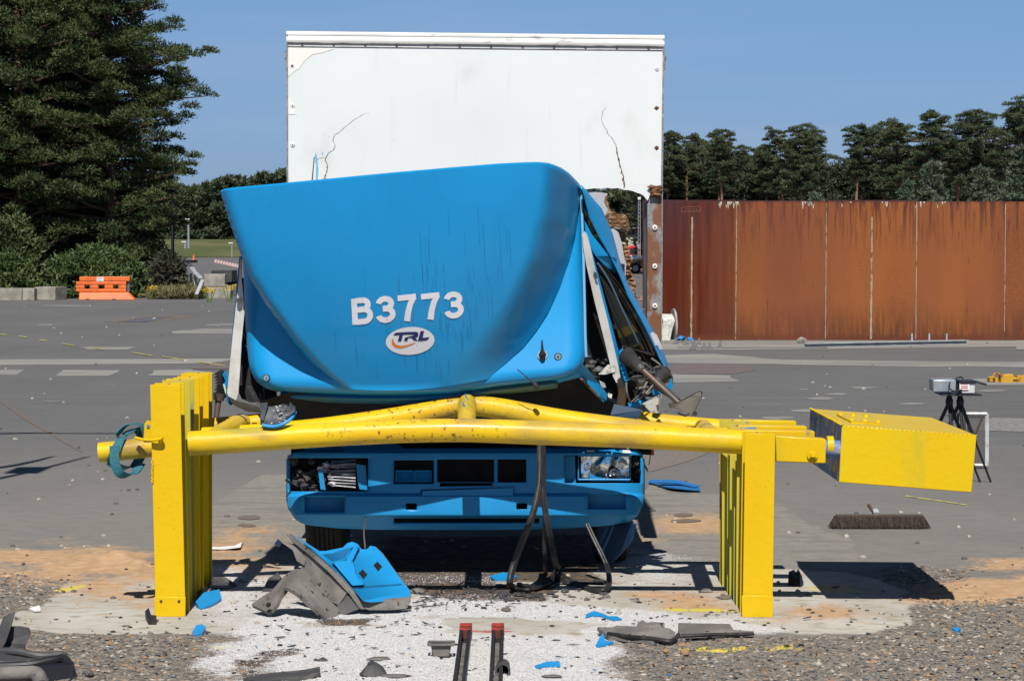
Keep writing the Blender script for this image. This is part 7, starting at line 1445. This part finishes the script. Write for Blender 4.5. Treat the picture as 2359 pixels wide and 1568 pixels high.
debris('black_fragment', 'dark scrap with a pale chip at the left tip of the bent bracket', 'plastic piece', [(605, 1362, .01), (618, 1350, .05), (640, 1340, .06), (652, 1352, .04), (640, 1362, .01)], M_blk2, .02, group=gk)
for k, (x, y, w, h, lb) in enumerate([(960, 1362, 26, 10, 'dark oily lump right of the blue wing panel'), (1166, 1405, 14, 7, 'small dark chip standing in the granules below the seals'), (1395, 1375, 14, 5, 'flat dark chip under the right end of the rubber seals'), (738, 1522, 20, 7, 'thin grey tile lying on the granules at the lower left'), (872, 1522, 34, 6, 'thin dark splinter lying left of the plastic cup'), (858, 1556, 40, 14, 'dusty folded plastic piece at the bottom edge left of the cup'), (910, 1562, 44, 6, 'thin flat dark piece at the bottom edge beside the folded one'), (1770, 1418, 12, 3, 'small flat chip by the foot of the right front post'), (1270, 1564, 30, 5, 'black bar at the bottom edge right of the rails'), (2000, 1460, 8, 4, 'small grey stone chip on the pale pad at the right'), (1834, 1345, 24, 14, 'black folded scrap in the shade of the yellow weight box'), (1925, 1352, 12, 3, 'small dark chip in the shade of the yellow weight box'), (1625, 1362, 18, 7, 'dark scrap at the foot of the right posts'), (1668, 1377, 22, 8, 'tan splinter leaning on the right posts'), (290, 1442, 12, 3, 'dark chip on the pale pad at the left')]):
    tall = (x == 1834 or x == 858); r_ = random.Random(k * 3 + 1)
    mbx = MB(); g = gz(x, y); n = 9; sc = g.y / F
    ring_ = [Vector((g.x + math.cos(a) * w * sc * r_.uniform(.7, 1.05), g.y + math.sin(a) * h * sc * 3.5 * r_.uniform(.6, 1.), g.z + .004)) for a in [2 * math.pi * i / n for i in range(n)]]
    hh = h * sc * (2.2 if tall else .9); topv = [g + (p - g) * r_.uniform(.25, .8) + Vector((r_.uniform(-.1, .1) * w * sc, 0, hh * r_.uniform(.5, 1.1))) for p in ring_]
    mbx.add(ring_ + topv, [(i, (i + 1) % n, n + (i + 1) % n, n + i) for i in range(n)] + [tuple(n + i for i in range(n))]); single('black_fragment', lb, 'plastic piece', mbx, M_slab_brown if 'tan' in lb else (M_blk2 if k % 2 else M_grime) if k != 10 else M_blk, (g.x, g.y, 0), gk)
# white paper strip at the left, yellow-brown litter
debris('paper_strip', 'white torn paper strip on the sand behind the left posts', 'paper', [(486, 1262, .01), (505, 1266, .02), (540, 1264, .02), (557, 1259, .03), (554, 1266, .02), (520, 1269, .01), (488, 1267, .01)], MATS['paper_white'] if 0 else mat('white_paper', (.75, .74, .72), .7), .002)
debris('paper_scrap', 'small white scrap caught in the shadow left of the blue wing panel', 'paper', [(632, 1259, .02), (640, 1254, .04), (648, 1258, .03), (645, 1264, .02)], MATS['white_paper'], .004)
debris('paper_scrap', 'small cream scrap on the pale pad at the far left', 'paper', [(66, 1403, .01), (90, 1401, .02), (94, 1409, .01), (80, 1411, .01)], MATS['white_paper'], .004)
# spanset of debris at the lower right of centre
dg = thing('grey_undertray', 'broken dusty grey plastic tray with an upright lip at the lower right of centre', 'plastic tray', gz(1470, 1470)); mb = MB()
def pts_(L_): 
    o = []
    for x, y, h in L_: g = gz(x, y); g.z += h; o.append(g)
    return o
mb.plate(pts_([(1376, 1460, .02), (1420, 1466, .03), (1460, 1474, .03), (1520, 1480, .02), (1556, 1482, .02), (1500, 1486, .005), (1450, 1478, .005), (1400, 1474, .005)]), .02, direc=(0, .3, 1)); mb.plate([W(1432, 1452, 12.15), W(1466, 1442, 12.15), W(1470, 1432, 12.15), W(1480, 1428, 12.15), (W(1490, 1434, 12.15)), W(1500, 1432, 12.15), W(1530, 1434, 12.15), W(1534, 1476, 12.1), W(1480, 1470, 12.1), W(1434, 1462, 12.1)], .012)
mb.plate(pts_([(1376, 1462, .01), (1420, 1462, .05), (1540, 1478, .07), (1556, 1476, .04), (1540, 1488, .005), (1440, 1480, .005), (1404, 1474, .005)]), .01); part('tray', mb, M_grime, dg, bevel=.003)
mb = MB(); mb.tube([gz(1400, 1472, .03), gz(1450, 1478, .03), gz(1500, 1484, .025), gz(1545, 1487, .02), gz(1562, 1478, .03)], .012, 8); part('tray_rim', mb, M_rub, dg)
dg = thing('grey_panel_strip', 'long flat dusty grey panel strip lying right of the broken tray', 'plastic panel', gz(1650, 1462)); mb = MB(); mb.plate(pts_([(1562, 1468, .03), (1562, 1458, .05), (1680, 1458, .05), (1690, 1464, .03), (1735, 1462, .02), (1735, 1470, .01), (1700, 1470, .01), (1570, 1474, .01)]), .015); part('panel', mb, M_grime, dg, bevel=.003)
mb = MB(); mb.tube([gz(1570, 1476, .02), gz(1640, 1474, .02), gz(1735, 1468, .02)], .01, 8); part('panel_lip', mb, M_rub, dg)
# small cup
c = gz(1016, 1512); cu = thing('plastic_cup', 'small dark rectangular plastic cup standing in the granules left of the rails', 'plastic cup', c); mb = MB()
mb.hexa([c + Vector(v) for v in ((-.042, -.03, 0), (.042, -.03, 0), (.042, .03, 0), (-.042, .03, 0), (-.05, -.036, .06), (.05, -.036, .06), (.05, .036, .06), (-.05, .036, .06))]); part('cup_body', mb, M_grime, cu, bevel=.006)
mb = MB()
for (a, b_) in (((-.062, -.045), (.062, -.045)), ((.062, -.045), (.062, .045)), ((.062, .045), (-.062, .045)), ((-.062, .045), (-.062, -.045))): mb.tube([c + Vector((*a, .063)), c + Vector((*b_, .063))], .007, 6, spline=False)
part('rim', mb, M_grime, cu); mb = MB(); mb.box(c + Vector((0, 0, .061)), (.1, .07, .002)); part('cup_inside', mb, M_blk, cu)
# two black slotted rails with red painted ends running towards the viewer
for k, (xa, xb, lb) in enumerate(((1060, 1086, 'left of two black steel rails with red painted ends'), (1133, 1160, 'right of two black steel rails, with a pipe at its near end'))):
    a0, a1 = G(xa, 1462), G(xb, 1462); D1 = 10.2; X0, X1 = a0.x, a1.x; w_ = X1 - X0; rl = thing('ground_rail', lb, 'rail', ((X0 + X1) / 2, a0.y, 0), 'black steel rails set in the ground'); mb = MB()
    dx = -.10 if k == 0 else .03
    def rb(x0, x1, z0, z1, y0=10.1, y1=a0.y): mb.hexa([Vector((x0, y0, z0)), Vector((x1, y0, z0)), Vector((x1, y1, z0)), Vector((x0, y1, z0)), Vector((x0, y0, z1)), Vector((x1, y0, z1)), Vector((x1, y1, z1)), Vector((x0, y1, z1))])
    rb(X0, X0 + .018, -.01, .055); rb(X1 - .018, X1, -.01, .055); rb(X0 + .0182, X1 - .0182, -.01, .012); part('channel', mb, M_blk, rl, bevel=.002)
    mb = MB(); rb(X0 + .02, X1 - .02, .0122, .02, 10.1, a0.y - .35); part('dusty_bottom', mb, M_grime, rl)
    mb = MB(); rb(X0 - .002, X1 + .002, -.01, .060, a0.y - .03, a0.y + .03); rb(X0 - .002, X1 + .002, .0, .060, a0.y - .16, a0.y - .085); each('painted_end', mb, mat('red_oxide%d' % k, (.36, .035, .02), .6, col2=(.12, .03, .02), scale=20), rl, bevel=.003)
    if k: 
        mb = MB(); c = G(1158, 1556); mb.lathe(Vector((c.x, c.y - .02, .03)), (0, -1, .1), [(.033, -.3), (.036, 0), (.036, .02), (.027, .02), (.027, -.3)], 24); part('pipe', mb, M_blk2, rl)
# black wreckage at the lower left corner
lb_ = thing('black_wreckage', 'heap of black broken plastic trim at the bottom left corner', 'wreckage', gz(60, 1540)); mb = MB()
mb.plate([W(-40, 1470, 11.5), W(0, 1440, 11.5), (W(8, 1420, 11.5)), W(34, 1408, 11.5), W(26, 1440, 11.45), W(12, 1480, 11.4), W(0, 1500, 11.4), W(-40, 1520, 11.4)], .012); mb.plate([W(10, 1478, 11.5), W(24, 1442, 11.5), W(46, 1442, 11.5), W(66, 1446, 11.5), W(70, 1460, 11.5), W(58, 1482, 11.45), (W(56, 1500, 11.45)), W(5, 1500, 11.4)], .012); part('torn_sheet', mb, M_blk2, lb_, bevel=.003)
mb = MB(); mb.grid(lambda u, v: W(-40 + 176 * u, 1497 + 14 * u + 22 * v + 6 * math.sin(u * 5), 11.15 - .12 * v + .06 * u), 20, 6); mb.tube([W(-30, 1500, 11.2), W(40, 1500, 11.15), W(90, 1510, 11.12), W(146, 1508, 11.15), W(104, 1532, 11.05), W(60, 1528, 11.0)], .02, 10); part('trim_strip', mb, M_blk2, lb_, solid=.01)
mb = MB(); mb.tube([W(-30, 1535, 11.0), W(60, 1532, 11.0), W(120, 1520, 11.05), W(150, 1518, 11.08), W(166, 1550, 10.95), W(176, 1600, 10.8)], .022, 10); mb.grid(lambda u, v: W(-40 + 210 * u, 1540 + 60 * v - 12 * u, 10.98 - .25 * v), 10, 6); part('black_shell', mb, M_blk, lb_, solid=.01); mb = MB(); mb.tube([W(-30, 1552, 10.75), W(50, 1550, 10.72), W(85, 1552, 10.7), W(96, 1580, 10.6)], .035, 12); part('grey_tube', mb, M_grime, lb_)
dg = debris('flat_bar', 'long flat dark bar at the bottom edge left of centre', 'bar', [(560, 1572, .02), (600, 1562, .02), (700, 1556, .025), (736, 1552, .03), (738, 1562, .02), (700, 1568, .01), (600, 1578, .01)], M_blk2, .012)
# individual larger stones
for k, (x, y, r_, m, lb) in enumerate([(1577, 1510, .032, stone_cols[3], 'rusty brown cobble on the gravel below the grey panel strip'), (1534, 1500, .022, stone_cols[3], 'small tan pebble beside the rusty cobble'), (2230, 1510, .03, stone_cols[1], 'dark flat stone at the lower right'), (2160, 1640, .03, stone_cols[0], 'grey stone'), (1885, 1532, .028, stone_cols[2], 'pale stone on the gravel below the yellow weight'), (350 - 145, 1478, .0, None, ''), (205, 1560, .03, stone_cols[1], 'dark hollow stone at the lower left')]):
    if not m or y > 1568: continue
    g = gz(x, y); mb = MB(); mb.stone(g + Vector((0, 0, r_ * .5)), r_, k + 40); single('cobble', lb, 'stone', mb, m, g, bevel=.004)
# blue webbing lying right of the truck
mb = MB(); ribbon(mb, [G(1440, 1100, .01) if 0 else G(1490, 1106, .02), G(1530, 1112, .02), G(1570, 1122, .03), G(1612, 1126, .02)], (0, 1, 0), .18, .01); ribbon(mb, [G(1520, 1108, .05), G(1560, 1110, .06), G(1605, 1120, .04)], (0, 1, .1), .08, .01); single('blue_strap', 'blue webbing strap lying on the tarmac right of the lorry', 'strap', mb, mat('blue_webbing', (.02, .16, .42), .7), G(1550, 1115))
# small litter under the seals
mb = MB(); rd = random.Random(12)
for k in range(40):
    x, y = rd.uniform(1150, 1400), rd.uniform(1338, 1385); g = gz(x, y); mb.stone(g + Vector((0, 0, .01)), rd.uniform(.008, .028), k, sq=(1.6, 1, .5))
for k in range(30):
    x, y = rd.uniform(940, 1140), rd.uniform(1352, 1400); g = gz(x, y); mb.tube([g + Vector((0, 0, .01)), g + Vector((rd.uniform(-.08, .08), rd.uniform(-.1, .1), rd.uniform(.0, .03)))], .004, 5, spline=False)
tag(mesh_obj('litter', mb, [M_blk2]), 'dark crumbs and splinters littering the ground under the rubber seals', 'litter', kind='stuff')
mb = MB()
for k in range(260):
    x, y = rd.uniform(0, 2358), rd.uniform(1300, 1568); g = gz(x, y); mb.stone(g + Vector((0, 0, .004)), rd.uniform(.003, .012), k, sq=(1.5, 1.2, .5))
tag(mesh_obj('plastic_chips', mb, [M_blk]), 'scattered black plastic chips over the foreground', 'chips', kind='stuff')

# unseen shadow caster added beyond the left edge, shaped for its shadow on the tarmac
mg = thing('shadow_caster', 'unseen steel shadow caster with slanting arms, added left of the yard', 'gantry', (-7.6, 19.0, 0)); mb = MB(); mb.tube([(-7.6, 19, 0), (-7.6, 19, 6.2)], [.12, .08], 12, spline=False); part('post', mb, M_galv, mg)
mb = MB(); mb.tube([(-7.6, 19, 5.9), (-6.4, 20.4, 5.7), (-5.3, 21.1, 5.55), (-3.95, 21.1, 5.5)], [.06, .05, .035, .02], 8); part('arm', mb, M_galv, mg)
mb = MB(); mb.tube([(-7.6, 19, 5.6), (-5.6, 16.5, 5.0), (-4.75, 16.2, 4.9), (-4.25, 18.6, 5.0)], [.06, .05, .05, .02], 8); mb.tube([(-5.4, 16.4, 4.95), (-4.8, 17.6, 5.0), (-4.6, 18.6, 5.05)], [.05, .06, .02], 8); part('arm', mb, M_galv, mg)
mb = MB(); mb.box((-4.55, 17.2, 4.98), (.32, .5, .12), Matrix.Rotation(.3, 3, 'X')); part('caster_head', mb, M_blk, mg, bevel=.02)

# thin jagged shards of torn plastic and paint flakes, strewn beyond counting
mbk, mbb = MB(), MB(); rd = random.Random(31)
def shard(mb, g, r):
    a = rd.uniform(0, 6.3); n = rd.choice([3, 4, 5]); el_ = rd.uniform(1.5, 4.5); tl = rd.uniform(-.5, .5); P = []
    for i in range(n):
        t = a + 2 * math.pi * i / n + rd.uniform(-.4, .4); x = math.cos(t) * r * el_ * rd.uniform(.5, 1); y = math.sin(t) * r * rd.uniform(.5, 1); ca, sa = math.cos(a * 2), math.sin(a * 2)
        P.append(g + Vector((x * ca - y * sa, x * sa + y * ca, abs(x) * tl * .6 + .004 + rd.uniform(0, .3) * r)))
    mb.add(P + [p + Vector((0, 0, .0025)) for p in P], [tuple(range(n - 1, -1, -1)), tuple(n + i for i in range(n))] + [(i, (i + 1) % n, n + (i + 1) % n, n + i) for i in range(n)])
zones = [(930, 1160, 1345, 1410, 80), (1150, 1420, 1345, 1400, 70), (600, 1000, 1405, 1470, 40), (480, 620, 1335, 1400, 26), (400, 1500, 1460, 1568, 60), (1450, 1700, 1350, 1450, 40), (1780, 2100, 1340, 1450, 22), (0, 420, 1400, 1568, 34), (1500, 2358, 1470, 1568, 34)]
for (xa, xb, ya, yb_, n) in zones:
    for k in range(n): shard(mbk, gz(rd.uniform(xa, xb), rd.uniform(ya, yb_)), rd.uniform(.003, .014))
for k in range(46): shard(mbb, gz(rd.uniform(420, 1700), rd.uniform(1345, 1560)), rd.uniform(.002, .007))
tag(mesh_obj('plastic_shards', mbk, [M_blk2]), 'thin dark plastic shards strewn around the front of the lorry', 'shards', kind='stuff')
tag(mesh_obj('paint_flakes', mbb, [M_bluecorner]), 'tiny blue paint flakes strewn over the white granules', 'flakes', kind='stuff')
